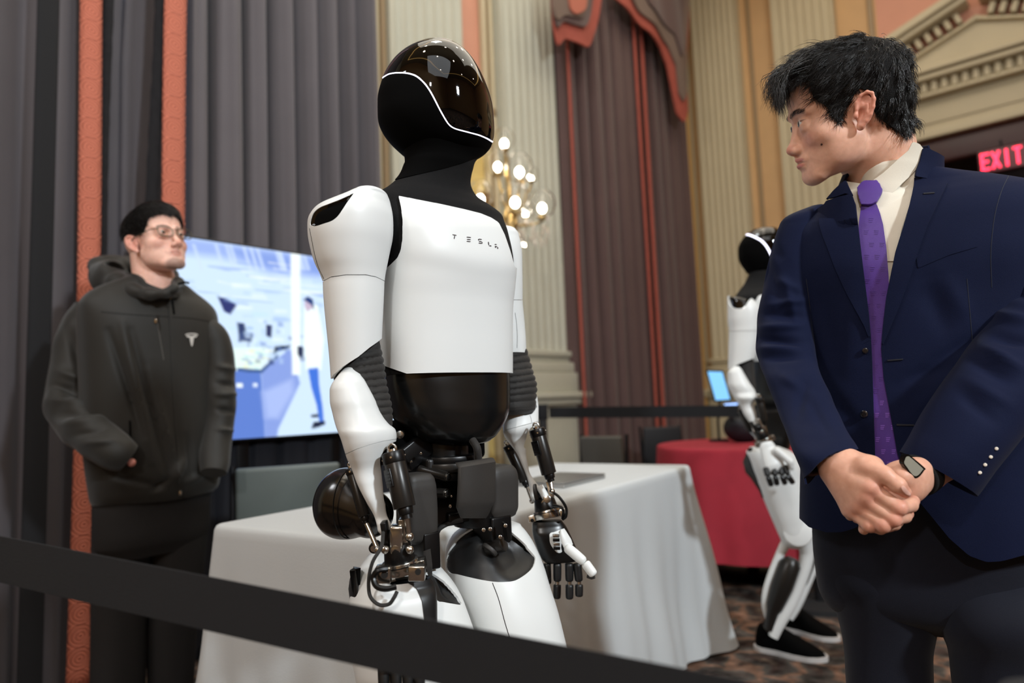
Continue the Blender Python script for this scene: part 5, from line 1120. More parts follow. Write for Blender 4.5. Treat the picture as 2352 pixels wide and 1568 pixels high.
a1, b1_, _ = clip(av, af, np.minimum(-hol, -gs-.4)); part('shoulder_shell', shell(a1, b1_, 0, .006), M_wh, R2, 50, 'white shoulder shell'); a1, b1_, _ = clip(av, af, np.minimum(gs-.4, cut2)); part('upper_arm_shell', shell(a1, b1_, 0, .006), M_wh, R2, 50)
a1, b1_, _ = clip(offs(av, af, -.006), af, cut2-2); obj('arm_core', a1, b1_, M_gloss, R2)
part('elbow_sleeve', sil([(815, 1700, 1730, dR+.02, .9), (845, 1686, 1732, dR+.02, .9), (880, 1695, 1735, dR+.01, .9), (900, 1705, 1737, dR, .9)], yaw=70, n=60, m=40), M_rub, R2)
fv, f_ = sil([(841, 1686, 1697, 2.48, .9), (845, 1679, 1701, 2.48, .9), (858, 1671, 1709, 2.48, .9), (880, 1671, 1722, 2.48, .9), (900, 1679, 1735, 2.48, .9), (915, 1688, 1738, 2.47, .8), (928, 1698, 1732, 2.47, .8), (950, 1708, 1736, 2.46, .8), (975, 1724, 1742, 2.45, .7), (992, 1731, 1750, 2.44, .6), (998, 1736, 1752, 2.44, .6)], yaw=70, n=80, m=80); part('forearm_shell', (fv, f_), M_wh, R2, 60, 'white forearm shell')
actuator(P(1743, 912, 2.42), P(1754, 968, 2.42), PX(9, 2.42), .02, P(1762, 1005, 2.42), R2, .005, False); actuator(P(1702, 938, 2.5), P(1722, 985, 2.5), PX(9, 2.5), .02, P(1738, 1005, 2.46), R2, .005, False)
w2 = P(1757, 1014, 2.42); wrist(R2, w2, nrm(P(1775, 1050, 2.42)-w2), PX(17, 2.42), 1.3)
hs = SDF(P(1785, 1050, 2.38)-.16, P(1785, 1050, 2.38)+.16, .004)
hs.cone(P(1763, 1028, 2.40), P(1778, 1068, 2.38), .028, .036, .01, flat=(_F, 2.2)); hs.cone(P(1785, 1035, 2.37), P(1815, 1060, 2.35), .014, .012, .012); hs.cone(P(1815, 1060, 2.35), P(1819, 1075, 2.35), .012, .009, .008)
v, f = hs.mesh(2); obj('hand_back', v, f, M_wh, R2, label='white hand resting on the thigh')
for i, (x0, x1) in enumerate(((1758, 1772), (1775, 1785), (1790, 1804), (1803, 1822))): rfinger(R2, [(x0, 1072+i*-2), (x0+6, 1094-i), (x1, 1116-i*2)], [2.38, 2.36, 2.375], .0105)
# legs of the far robot
tv, tf = sil([(1026, 1722, 1790, 2.55, .9, 2.4), (1036, 1714, 1815, 2.55, .9, 2.4), (1060, 1722, 1835, 2.54, .9, 2.4), (1100, 1736, 1848, 2.53, .9), (1150, 1755, 1858, 2.51, .9), (1200, 1776, 1864, 2.49, .9), (1232, 1790, 1866, 2.48, .9), (1250, 1800, 1850, 2.48, .9), (1258, 1812, 1838, 2.48, .9)], yaw=70, n=90, m=80); p = proj(tv)
part('thigh_shell', (tv, tf), M_wh, R2, 60, 'white thigh shell'); plate([(1035, 1716, 1030, 1728, 2.56, 2.52), (1060, 1706, 1056, 1736, 2.58, 2.52), (1085, 1712, 1080, 1742, 2.58, 2.52), (1098, 1724, 1096, 1748, 2.57, 2.51), (1125, 1742, 1120, 1756, 2.56, 2.5), (1145, 1752, 1142, 1762, 2.55, 2.5)], M_blk, 'thigh_side_plate', .02, par=R2)
v_, f_ = sil([(1050, 1770, 1850, 2.85, .9), (1150, 1805, 1885, 2.83, .9), (1220, 1830, 1898, 2.81, .9), (1250, 1845, 1890, 2.8, .9)], yaw=70, n=60, m=30); part('thigh_shell', (v_, f_), M_wh, R2, 60, 'white thigh shell')
def lower(kx, ky, d, sx, fx, par, ank, s=1.):
    """open white shin frame with a black actuator inside"""
    k = P(kx, ky, d)
    fr = G(); fr.tube(spline([P(a, b, d+.02) for a, b in sx], 30), np.interp(np.linspace(0, 1, 30), [0, .3, 1], [.022, .014, .010])*s, 12); fr.tube(spline([P(a, b, d-.01) for a, b in fx], 30), np.interp(np.linspace(0, 1, 30), [0, .25, .7, 1], [.034, .024, .024, .018])*s, 14); fr.obj('shin_frame', M_wh, par, label='white open shin frame')
def shoe(heel, toe, h, wd, par, sole_t=.018):
    """slip-on shoe along heel->toe on the floor"""
    L_ = np.linalg.norm(toe-heel); dr = nrm(toe-heel); sd = nrm(np.cross(ZZ, dr)); V = []; n = 28; m_ = 34; f = []
    for i in range(m_):
        t = i/(m_-1); x = L_*t; w_ = wd*np.interp(t, [0, .04, .12, .35, .6, .8, .93, 1], [.25, .55, .75, .74, .98, .95, .6, .12])*1.0
        hh = h*np.interp(t, [0, .05, .15, .35, .55, .8, .95, 1], [.45, .85, 1., .95, .68, .42, .28, .15])
        for j in range(n):
            a = 2*math.pi*j/n; cy_, sy_ = math.cos(a), math.sin(a); y = np.sign(cy_)*abs(cy_)**.8*w_; z = sole_t*.8+(hh-sole_t*.8)*(max(0, sy_)**.75) if sy_ > 0 else sole_t*.8*(1+sy_*.2)
            V.append(heel+dr*x+sd*y+ZZ*z)
    for i in range(m_-1):
        for j in range(n): k = (j+1) % n; f.append([i*n+j, i*n+k, (i+1)*n+k, (i+1)*n+j])
    f += [list(range(n))[::-1], [(m_-1)*n+j for j in range(n)]]; so = obj('shoe', V, f, M_matt, par, label='black slip-on shoe with white sole')
    V = []; f = []
    for i in range(m_):
        t = i/(m_-1); x = -.006+(L_+.012)*t; w_ = .004+wd*np.interp(t, [0, .04, .12, .35, .6, .8, .93, 1], [.25, .57, .77, .76, 1., .97, .63, .16])
        V += [heel+dr*x+sd*w_, heel+dr*x-sd*w_, heel+dr*x-sd*w_+ZZ*sole_t, heel+dr*x+sd*w_+ZZ*sole_t]
    for i in range(m_-1):
        for j in range(4): k = (j+1) % 4; f.append([i*4+j, i*4+k, (i+1)*4+k, (i+1)*4+j])
    f += [[3, 2, 1, 0], [(m_-1)*4+j for j in range(4)]]; obj('sole', V, f, mat('white_rubber', '#c9c6c4', .5), so, sharp=50)
lower(1815, 1245, 2.47, [(1812, 1240), (1800, 1256), (1776, 1308), (1760, 1357), (1757, 1390), (1764, 1418), (1770, 1440)], [(1840, 1215), (1850, 1250), (1852, 1285), (1836, 1335), (1815, 1385), (1790, 1430), (1776, 1462)], R2, None)
g = G(); g.cyl(P(1832, 1222, 2.42), P(1838, 1222, 2.56), .05, n=28, bev=.008); g.obj('knee_joint', M_wh, R2, sharp=40)
g = G(); a, b = P(1820, 1282, 2.46), P(1775, 1405, 2.47); g.tube([a, a*.9+b*.1, a*.5+b*.5, a*.1+b*.9, b, P(1768, 1445, 2.47)], [.02, .036, .038, .03, .022, .02], 20); g.obj('calf_actuator', M_cyl, R2)
g = G(); g.tube([P(1846, 1160, 2.43), P(1858, 1190, 2.43)], .007, 8); g.obj('panel_gap', M_matt, R2)
lower(1870, 1245, 2.8, [(1868, 1240), (1850, 1300), (1832, 1350), (1812, 1395), (1808, 1415)], [(1886, 1200), (1888, 1240), (1872, 1290), (1848, 1350), (1828, 1395), (1814, 1420)], R2, None, .8)
g = G(); g.tube([P(1868, 1270, 2.8), P(1845, 1330, 2.8), P(1818, 1400, 2.8)], [.03, .03, .02], 14); g.obj('calf_actuator', M_cyl, R2)
fl1 = onz(1738, 1487, 0); fl2 = onz(1898, 1518, 0); shoe(fl1, fl2, .115, .052, R2)
fl3 = onz(1802, 1442, 0); fl4 = onz(1926, 1472, 0); shoe(fl3, fl4, .105, .048, R2)
g = G(); g.tube([P(1768, 1435, 2.47), fl1+nrm(fl2-fl1)*.07+ZZ*.09], .024, 14); g.tube([P(1814, 1410, 2.8), fl3+nrm(fl4-fl3)*.06+ZZ*.08], .024, 14); g.obj('ankle_joint', M_mech, R2)
# ================================================================== PEOPLE
def skin_mat(name):
    m = bpy.data.materials.new(name); m.use_nodes = True; nt = m.node_tree; b = nt.nodes['Principled BSDF']; L = nt.links.new
    at = nt.nodes.new('ShaderNodeVertexColor'); at.layer_name = 'tint'; tc = nt.nodes.new('ShaderNodeTexCoord')
    n = nt.nodes.new('ShaderNodeTexNoise'); n.inputs['Scale'].default_value = 90; n.inputs['Detail'].default_value = 4; L(tc.outputs['Object'], n.inputs['Vector'])
    r = nt.nodes.new('ShaderNodeValToRGB'); r.color_ramp.elements[0].position = .3; r.color_ramp.elements[0].color = (.86, .82, .80, 1); r.color_ramp.elements[1].position = .7; r.color_ramp.elements[1].color = (1, 1, 1, 1); L(n.outputs['Fac'], r.inputs[0])
    mx = nt.nodes.new('ShaderNodeMix'); mx.data_type = 'RGBA'; mx.blend_type = 'MULTIPLY'; mx.inputs[0].default_value = 1; L(at.outputs[0], mx.inputs[6]); L(r.outputs[0], mx.inputs[7]); L(mx.outputs[2], b.inputs['Base Color'])
    b.inputs['Roughness'].default_value = .48; b.inputs['Specular IOR Level'].default_value = .42
    b.inputs['Subsurface Weight'].default_value = .25; b.inputs['Subsurface Radius'].default_value = (.010, .0035, .0018); b.inputs['Subsurface Scale'].default_value = 1.
    n2 = nt.nodes.new('ShaderNodeTexNoise'); n2.inputs['Scale'].default_value = 900; L(tc.outputs['Object'], n2.inputs['Vector'])
    bp = nt.nodes.new('ShaderNodeBump'); bp.inputs['Strength'].default_value = .12; bp.inputs['Distance'].default_value = .001; L(n2.outputs['Fac'], bp.inputs['Height']); L(bp.outputs[0], b.inputs['Normal']); return m
M_skin = skin_mat('skin')
M_eye = mat('eye_white', '#d8d4d0', .15, coat=1.); M_iris = mat('dark_iris', '#1d120d', .1, coat=1.)
def head_mesh(h=.0017, o={}):
    g = lambda k, d: o.get(k, d)
    s = SDF((-.105, -.135, g('zlo', -.145)), (.105, .145, .14), h); S2 = (-1, 1)
    s.ell((0, .015, .045), (.073, .092, .076), 0); s.ell((0, .045, .015), (.064, .062, .068), .03)
    fh = g('fore', 0)
    s.ell((0, -.035-fh, .048), (.062, .052, .055), .03); s.ell((0, -.035, -.02), (.061, .050, .06), .03)
    for x in S2:
        s.ell((x*.041, -.052, -.031), (.025, .026, .021), .022)
        s.cone((x*.048, -.004, -.050), (x*.024, -.066, -.099), .012, .015, .03)
        s.ell((x*.045, -.02, -.06), (.016, .035, .028), .02)
    mz = g('muz', 0)
    s.ell((0, -.058+mz, -.062), (.036, .034, .032), .022); s.ell((0, -.025, -.078), (.044, .05, .026), .03)
    s.ell((0, -.078+g('chin', 0), -.102), (.020, .017, .016), .016)
    for a_, b_, ra, rb in g('neck', ()): s.cone(a_, b_, ra, rb, .022)
    # brow
    for x in S2: s.cone((x*.014, -.0875-g('brow', 0), .017), (x*.047, -.073, .018), .0065, .006, .014)
    # eye hollows, lids
    for x in S2:
        s.ell((x*.031, -.101, -.001), (.019, .0145, .0105), .016, True)
        s.ell((x*.0315, -.0775, -.002), (.0155, .0125, .0115), .007)
        s.ell((x*.031, -.0785, -.013), (.014, .008, .005), .008)
    # nose
    nl = g('nose', 0)
    s.cone((0, -.083, .004), (0, -.104-nl, -.038), .0065, .0085, .013); s.ell((0, -.1085-nl, -.043), (.0105, .0095, .0085), .009)
    for x in S2: s.ell((x*.0125, -.0985-nl*.6, -.0465), (.0075, .0105, .0075), .006)
    s.cone((0, -.107-nl, -.049), (0, -.094, -.055), .0042, .004, .005)
    for x in S2: s.ell((x*.0068, -.104-nl*.7, -.0535), (.0034, .006, .003), .002, True)
    # mouth
    s.cone((-.022, -.0850+mz, -.0660), (0, -.0925+mz, -.0640), .0045, .0052, .008); s.cone((.022, -.0850+mz, -.0660), (0, -.0925+mz, -.0640), .0045, .0052, .008)
    s.cone((-.013, -.0885+mz, -.0765), (.013, -.0885+mz, -.0765), .0062, .0062, .008); s.ell((0, -.093+mz, -.0765), (.011, .005, .0055), .006)
    mp = [(-.026, -.0815+mz, -.0712), (-.013, -.0940+mz, -.0702), (0, -.0990+mz, -.0706), (.013, -.0940+mz, -.0702), (.026, -.0815+mz, -.0712)]
    for a, b in zip(mp[:-1], mp[1:]): s.cone(a, b, .0011, .0011, .004, True)
    s.ell((0, -.1035, -.0875), (.017, .006, .0035), .010, True)
    # eye opening
    for x in S2: s.cone((x*.019, -.0925, -.0035), (x*.031, -.0935, -.0010), .0018, .0028, .002, True); s.cone((x*.031, -.0935, -.0010), (x*.0445, -.084, .0005), .0028, .0013, .002, True)
    # ears
    for x in (S2 if g('ears', 1) else ()):
        c = np.array([x*.0755, .012, -.012]); u = nrm([x*g('flare', .42), .9, 0]); vv = nrm([x*.04, .22, .97]); n_ = nrm(np.cross(u, vv)); n_ = n_ if n_[0]*x > 0 else -n_
        E = lambda a, b, k=0.: c+u*a+vv*b+n_*k
        R_ = np.stack([n_, nrm(np.cross(vv, n_)), vv], 1)
        s.ell(E(.001, .002), (.0052, .0155, .0275), .006, rot=R_)
        pts = [(-.012, .006), (-.0125, .018), (-.006, .0285), (.004, .0315), (.0125, .0265), (.0165, .015), (.0160, .002), (.0125, -.010), (.0065, -.019), (.0, -.0265)]
        for a, b in zip(pts[:-1], pts[1:]): s.cone(E(*a, .004), E(*b, .004), .0030, .0030, .0025)
        s.ell(E(-.003, -.0255, .001), (.0048, .0075, .008), .004, rot=R_)
        s.ell(E(-.003, -.004, .007), (.0080, .0068, .0100), .003, True, rot=R_)
        s.ell(E(.004, .018, .0065), (.0045, .0060, .0068), .003, True, rot=R_)
        s.cone(E(.011, .010, .0065), E(.009, -.006, .0065), .0018, .0018, .002, True)
        s.cone(E(.006, .010, .0035), E(.0072, -.004, .004), .0026, .0024, .003); s.cone(E(.0065, -.004, .004), E(.001, -.017, .003), .0024, .0026, .003)
        s.ell(E(-.0125, -.004, .004), (.004, .004, .006), .004, rot=R_)
    return s.mesh(1)
def paint(o, V, fn):
    c = fn(V); ca = o.data.color_attributes.new('tint', 'FLOAT_COLOR', 'POINT'); ca.data.foreach_set('color', np.concatenate([c, np.ones((len(c), 1))], 1).ravel())
def sm(x, a, b): t = np.clip((x-a)/(b-a), 0, 1); return t*t*(3-2*t)
def face_tint(V, base, lips, dark, o):
    c = np.tile(np.array(lin(base)), (len(V), 1)); x, y, z = abs(V[:, 0]), V[:, 1], V[:, 2]
    def mix(w_, col, a=1.): 
        w2 = np.clip(w_*a, 0, 1)[:, None]; c[:] = c*(1-w2)+np.array(lin(col))*w2
    e = lambda cx, cy, cz, rx, ry, rz: np.sqrt(((x-cx)/rx)**2+((y-cy)/ry)**2+((z-cz)/rz)**2)
    mix(1-sm(e(.04, -.07, -.035, .03, .03, .025), .3, 1.2), '#c8755f', .35); mix(1-sm(e(0, -.11, -.043, .018, .02, .014), .5, 1.2), '#c0705c', .45)
    mix(1-sm(e(.082, .018, -.012, .02, .03, .04), .7, 1.2), '#c9705c', .5)
    la = o.get('lipa', .8); mix((1-sm(e(0, -.092, -.0655, .026, .024, .0046), .8, 1.1)), lips, la); mix((1-sm(e(0, -.092, -.0760, .023, .024, .0055), .8, 1.1)), lips, la); mix((1-sm(e(0, -.088, -.0708, .029, .026, .0013), .6, 1.2)), dark, .45)
    # lash line and brow
    mix(1-sm(e(.032, -.088, .0035, .0155, .02, .0020), .7, 1.2), dark, .75)
    bz = .0185+.0035*np.sin(np.clip((x-.012)/.036, 0, 1)*math.pi)
    mix((1-sm(abs(z-bz)/(.0064-.08*np.clip(x-.03, 0, 1)), .5, 1.3))*sm(x, .010, .014)*(1-sm(x, .046, .052))*(y < -.05), dark, o.get('browd', .6))
    if o.get('beard'): 
        mix((1-sm(e(0, -.078, -.106, .04, .035, .022), .7, 1.15)), dark, .62*o['beard']); mix(sm(-z, .055, .08)*sm(-y, -.03, .03)*(1-sm(e(0, -.1, -.071, .03, .02, .012), .7, 1)), dark, .18*o['beard']); mix(1-sm(e(0, -.1, -.058, .024, .02, .005), .6, 1.2), dark, .10*o['beard'])
    return c
def place(V, Mx, O, s): return (np.asarray(V)*s)@np.asarray(Mx).T+O
def basis(front, up=(0, 0, 1)):
    f = nrm(front); l = nrm(np.cross(np.cross(-f, up) if 0 else np.array(up), -f)); 
    l = nrm(np.cross(f, up))*-1.; u = nrm(np.cross(f, l))*-1. if False else nrm(np.cross(l, -f))
    return np.stack([l, -f, u], 1)          # columns: left(+x), back(+y), up(+z)
def eyes(par, Mx, O, s, look=(0, -1, 0)):
    for x in (-1, 1):
        c = np.array([x*.0312, -.0782, -.0012]); g = G(); g.sph((0, 0, 0), .0118, 14); o_ = G(); o_.add(place(g.V()+c, Mx, O, s), g.f); e = o_.obj('eye', M_eye, par)
        d = nrm(look); g = G(); g.sph((0, 0, 0), .0060, 12, (1, .38, 1)); R_ = np.stack([nrm(np.cross(-d, [0, 0, 1.])), -d, nrm(np.cross(nrm(np.cross(-d, [0, 0, 1.])), -d))], 1)
        o_ = G(); o_.add(place((g.V()@R_.T)+c+d*.0103, Mx, O, s), g.f); o_.obj('iris', M_iris, e)
def rotzxy(az, p, r):
    cz, sz, cp, sp, cr, sr = math.cos(az), math.sin(az), math.cos(p), math.sin(p), math.cos(r), math.sin(r)
    return np.array([[cz, -sz, 0], [sz, cz, 0], [0, 0, 1]])@np.array([[1, 0, 0], [0, cp, -sp], [0, sp, cp]])@np.array([[cr, 0, sr], [0, 1, 0], [-sr, 0, cr]])
def strands(roots, norms, dirs, L_, lift, droop, rad, rs, seg=5, curl=.3, gather=None):
    """many thin tapered hairs as three-sided tubes; arrays of roots/normals/directions"""
    n = len(roots); L_ = np.broadcast_to(L_, (n,)); t = np.linspace(0, 1, seg)
    side = np.cross(norms, dirs); side /= np.linalg.norm(side, axis=1)[:, None]+1e-9
    cu = rs.normal(size=(n, 1))*curl
    P_ = roots[None]+t[:, None, None]*(dirs*L_[:, None])[None]+(np.sin(t*2.2)[:, None, None]*(norms*(L_*lift)[:, None])[None])+(t**2)[:, None, None]*(side*(L_[:, None]*cu))[None]
    P_ = P_+(t**2)[:, None, None]*(np.array(droop)[None]*L_[:, None])[None]
    tang = np.gradient(P_, axis=0); tang /= np.linalg.norm(tang, axis=2)[..., None]+1e-9
    u = np.cross(tang, side[None]); u /= np.linalg.norm(u, axis=2)[..., None]+1e-9; w_ = side[None]*np.ones((seg, 1, 1))
    r = (rad*(1-.85*t**1.5))[:, None, None]
    V = np.stack([P_+r*(math.cos(a)*u+math.sin(a)*w_) for a in (0, 2.094, 4.189)], 2)      # seg,n,3,3
    V = V.transpose(1, 0, 2, 3).reshape(-1, 3); b = (np.arange(n)*seg*3)[:, None]; F_ = []
    for i in range(seg-1):
        for j in range(3): k = (j+1) % 3; F_.append(b+np.array([i*3+j, i*3+k, (i+1)*3+k, (i+1)*3+j])[None])
    return V, np.concatenate(F_).tolist()
def sample_faces(V, f, n, rs):
    q = np.array([x[:3] for x in f]); a = V[q[:, 0]]; b = V[q[:, 1]]; c = V[q[:, 2]]; ar = np.linalg.norm(np.cross(b-a, c-a), axis=1); i = rs.choice(len(q), n, p=ar/ar.sum())
    u = rs.uniform(size=(n, 2)); fl = u.sum(1) > 1; u[fl] = 1-u[fl]; p = a[i]+(b-a)[i]*u[:, :1]+(c-a)[i]*u[:, 1:]; N = np.cross(b-a, c-a)[i]; return p, N/(np.linalg.norm(N, axis=1)[:, None]+1e-12)
def hair_material(name, c1, c2, rough=.32):
    m = mat(name, c1, rough, spec=.45, var=.0, col2=c2, vscale=60, bump=.5, bscale=400); return m
M_hair = hair_material('black_hair', '#17120f', '#0b0908')
def tube_cloth(pts, rad, n=64, m=80, up=None):
    """sleeve along an axis, returns rings so folds can be added"""
    p = spline(pts, m); r = rows_interp(np.stack([np.arange(len(rad)), rad], 1), m)[:, 1]; return tube(p, r, n, False)
def folds(V, f, amp, sc, seed, stretch=None, band=None):
    V = np.asarray(V); N = normals(V, [q for q in f if len(q) <= 4]); q = V if stretch is None else V@np.asarray(stretch).T
    a = noise3(q, sc, seed); a = np.sign(a)*abs(a)**1.25; return V+N*(amp*(a if band is None else a*band))[:, None]
def stretchm(ax, k):
    """matrix that shrinks distances along ax (folds run along ax)"""
    ax = nrm(ax); return np.eye(3)-(1-k)*np.outer(ax, ax)

# ================================================================== man in the blue suit
MAN = empty('person', [P(2080, 900, 1.28)[0], P(2080, 900, 1.28)[1], 0], 'man in navy suit and purple tie, head turned left, hands clasped in front', 'person')
hM = rotzxy(-1.80, .149, .221); hO = P(1937, 262, 1.27); hs_ = .972
_il = lambda q: np.asarray(hM).T@((np.asarray(q)-hO)/hs_)
NK = ((_il(P(2002, 270, 1.278)), _il(P(2014, 340, 1.290)), .054, .061), (_il(P(2014, 340, 1.290)), _il(P(2030, 425, 1.308)), .061, .067))
hv_, hf_ = head_mesh(.0016, dict(neck=NK, zlo=-.21, flare=.38, nose=-.0055, brow=.003, chin=.003, fore=.006)); HL = hv_.copy(); hW = place(hv_, hM, hO, hs_)
tint = face_tint(HL, '#e3b198', '#c07068', '#2b1c17', dict(browd=.6))
# neck as a second part of the same skin
def neck_mesh(pts, rad, n=60, m=40, flat=1.): return tube(spline(pts, m), rows_interp(np.stack([np.arange(len(rad)), rad], 1), m)[:, 1], n, True)
nv, nf = neck_mesh([P(1996, 235, 1.275), P(2008, 300, 1.285), P(2018, 360, 1.295), P(2030, 430, 1.308), P(2040, 520, 1.315)], [.044, .054, .058, .062, .056])
def smooth_join(name, parts, tints, par, m, h=.0016, k=.02):
    V = np.concatenate([p[0] for p in parts]); f = []; n = 0
    for p in parts: f += [[i+n for i in q] for q in p[1]]; n += len(p[0])
    o = obj(name, V, f, m, par, sharp=None); C = np.concatenate(tints); ca = o.data.color_attributes.new('tint', 'FLOAT_COLOR', 'POINT'); ca.data.foreach_set('color', np.concatenate([C, np.ones((len(C), 1))], 1).ravel()); return o
# one continuous figure: extend the neck into a simple torso, arms to the wrists and legs under the clothes
tv_, tf_ = sil([(470, 1990, 2090, 1.28, .7), (500, 1900, 2280, 1.28, .32), (560, 1860, 2330, 1.28, .35), (700, 1880, 2310, 1.28, .42), (900, 1890, 2310, 1.27, .45), (1150, 1890, 2330, 1.26, .5), (1300, 1930, 2330, 1.26, .6)], yaw=-25, n=40, m=30)
base_c = np.array(lin('#e3b198'))
# ---- hands: right hand laid over the left one
def hsdf(prims, c, R_, h=.0013):
    s = SDF(c-R_, c+R_, h)
    for p in prims:
        if p[0] == 'c': s.cone(p[1], p[2], p[3], p[4], p[5], **(p[6] if len(p) > 6 else {}))
        else: s.ell(p[1], p[2], p[3], **(p[4] if len(p) > 4 else {}))
    return s.mesh(2)
def Q(x, y, d): return P(x, y, d)
r0 = PX(1, 1.0)
pr = []
W_ = Q(1905, 1034, 1.07); W2 = Q(1926, 1068, 1.03)
pr += [('c', Q(1888, 985, 1.17), W_, .026, .0275, 0), ('c', W_, W2, .029, .028, .01, dict(flat=(_F, 1.25)))]
kn = [Q(1999, 1119, .972), Q(1986, 1142, .978), Q(1971, 1160, .988), Q(1959, 1172, 1.0)]
for k_, rr in zip(kn, (.0165, .016, .015, .014)): pr.append(('c', W2+(k_-W2)*.12, k_+_F*.006, .024, rr, .012))
pr += [('c', Q(1945, 1062, 1.02), Q(2003, 1072, .99), .020, .0165, .012)]
pr.append(('e', Q(1965, 1108, 1.015), (.03, .03, .024), .014))
for k_ in kn: pr.append(('e', k_-_F*.003, (.0095, .0095, .009), .007))
# thumb
pr += [('c', Q(1990, 1072, .985), Q(2030, 1090, .965), .0155, .0128, .009), ('c', Q(2030, 1090, .965), Q(2062, 1114, .955), .0118, .0112, .004), ('c', Q(2062, 1114, .955), Q(2079, 1130, .957), .0112, .0082, .004)]
fing = [([Q(1999, 1122, .975), Q(2064, 1166, .955), Q(2092, 1160, .975), Q(2099, 1150, .985)], (.0118, .0102, .0092, .008)),
        ([Q(1986, 1146, .980), Q(2052, 1192, .957), Q(2078, 1186, .977), Q(2086, 1180, .99)], (.0115, .0098, .0086, .0076)),
        ([Q(1972, 1163, .988), Q(2028, 1206, .962), Q(2054, 1203, .98), Q(2062, 1199, .995)], (.0108, .0094, .0084, .0073)),
        ([Q(1961, 1175, .998), Q(1996, 1207, .975), Q(2022, 1214, .98), Q(2046, 1210, 1.0)], (.0096, .0085, .0076, .0067))]
for pts, rr in fing:
    for i in range(3): pr.append(('c', pts[i], pts[i+1], rr[i], rr[i+1], .0035))
    pr.append(('e', pts[1]-_F*.0008, (rr[1]*1.0,)*3, .004))
c_ = Q(1990, 1115, 1.0); hvR, hfR = hsdf(pr, c_, .135)
pl = [('c', Q(2180, 1050, 1.08), Q(2125, 1082, 1.045), .031, .028, 0), ('c', Q(2125, 1082, 1.045), Q(2075, 1108, 1.02), .028, .0285, .01), ('c', Q(2075, 1108, 1.02), Q(2020, 1150, 1.025), .030, .027, .015),
      ('c', Q(2110, 1078, 1.02), Q(2072, 1094, .995), .016, .013, .012)]
for a, b, c, e_, rr in ((Q(2010, 1130, 1.03), Q(1975, 1150, 1.035), Q(1956, 1172, 1.02), Q(1953, 1184, 1.005), .0092), (Q(2015, 1145, 1.03), Q(1990, 1168, 1.04), Q(1972, 1182, 1.035), Q(1968, 1190, 1.02), .0092), (Q(2025, 1155, 1.03), Q(2004, 1180, 1.04), Q(1988, 1202, 1.02), Q(1984, 1216, 1.0), .0092), (Q(2035, 1160, 1.03), Q(2020, 1190, 1.04), Q(2008, 1204, 1.03), Q(2002, 1206, 1.02), .0082)):
    pl += [('c', a, b, rr*1.1, rr, .004), ('c', b, c, rr, rr*.95, .003), ('c', c, e_, rr*.95, rr*.8, .003)]
c_ = Q(2060, 1120, 1.03); hvL, hfL = hsdf(pl, c_, .135, .0015)
def handtint(V, kns, tips):
    c = np.tile(np.array(lin('#d6a38b')), (len(V), 1))
    for k_ in kns+tips:
        w_ = (1-sm(np.linalg.norm(V-k_, axis=1), .006, .020))[:, None]*.22; c = c*(1-w_)+np.array(lin('#c9695c'))*w_
    return c
tR = handtint(hvR, [k-_F*.008 for k in kn]+[p[0][1]-_F*.01 for p in fing], [p[0][3] for p in fing]+[Q(2080, 1131, .95)]); tL = handtint(hvL, [], [Q(1956, 1184, 1.02), Q(1986, 1213, 1.015)])
body = smooth_join('body', [(hW, hf_), (nv, nf), (tv_, tf_), (hvR, hfR), (hvL, hfL)], [tint, np.tile(base_c, (len(nv), 1)), np.tile(base_c, (len(tv_), 1)), tR, tL], MAN, M_skin)
eyes(MAN, hM, hO, hs_, (-.1, -1, .05))
HBV = bvh_of(hvR, hfR)
M_nail = mat('fingernail', '#e0b0a0', .25, coat=.5)
v, f = decal(HBV, smooth_poly([(2069, 1120), (2074, 1115), (2083, 1124), (2091, 1135), (2086, 1137), (2076, 1131)], 30), .0003, .0008, 1.4); 
if len(v): obj('thumb_nail', v, f, M_nail, MAN)
# mole on the cheek
BHD = bvh_of(hW, hf_); v, f = decal(BHD, smooth_poly([(1885, 330), (1888.5, 329), (1889.5, 332.5), (1886, 334)], 14), .0003, .0006, 1.0)
if len(v): obj('mole', v, f, mat('mole_brown', '#4a2a20', .6), MAN)
# ---- hair
hx = hM[:, 0]
def hair_cap(sdfs, poly, Mx, O, s, near=1, h=.0032):
    c = SDF((-.115, -.165, -.12), (.115, .145, .17), h)
    for a in sdfs: c.ell(a[0], a[1], a[2] if len(a) > 2 else .02)
    V, f = c.mesh(2); A_ = V.copy(); A_[:, 0] = near*abs(A_[:, 0]); g = polysd(proj(place(A_, Mx, O, s)), poly)
    return V, f, g
POLYH = [(1752, 225), (1790, 250), (1800, 216), (1830, 190), (1861, 186), (1863, 205), (1868, 224), (1896, 243), (1911, 262), (1925, 281), (1935, 276), (1939, 252), (1953, 238), (1964, 214), (1976, 203), (1993, 208), (2003, 240), (2013, 265), (2043, 289), (2068, 303), (2080, 312), (2094, 300), (2104, 285), (2125, 250), (2130, 150), (2080, 60), (1980, 40), (1860, 70), (1780, 130), (1740, 190)]
def cap_from_head(o, poly, Mx, O, s, near, tf):
    V, f = head_mesh(.0032, dict(o, ears=0, zlo=-.21)); N = normals(V, f); V = V+N*tf(V)[:, None]; A_ = V.copy(); A_[:, 0] = near*abs(A_[:, 0]); return V, f, polysd(proj(place(A_, Mx, O, s)), poly)
hcV, hcF, hg = cap_from_head(dict(fore=.006, neck=NK), POLYH, hM, hO, hs_, 1, lambda V: .0025+.0085*sm(V[:, 2], .02, .075)+.010*sm(V[:, 2], .06, .10)*sm(-V[:, 1], -.02, .06)+.004*sm(V[:, 1], .04, .09))
hcV = hcV*(1+.02*noise3(hcV, 60, 3))[:, None]
v1, f1, _ = clip(hcV, hcF, hg); v1w = place(v1, hM, hO, hs_); M_cap = mat('hair_underlayer', '#0a0807', .8, spec=.2, bump=.8, bscale=500)
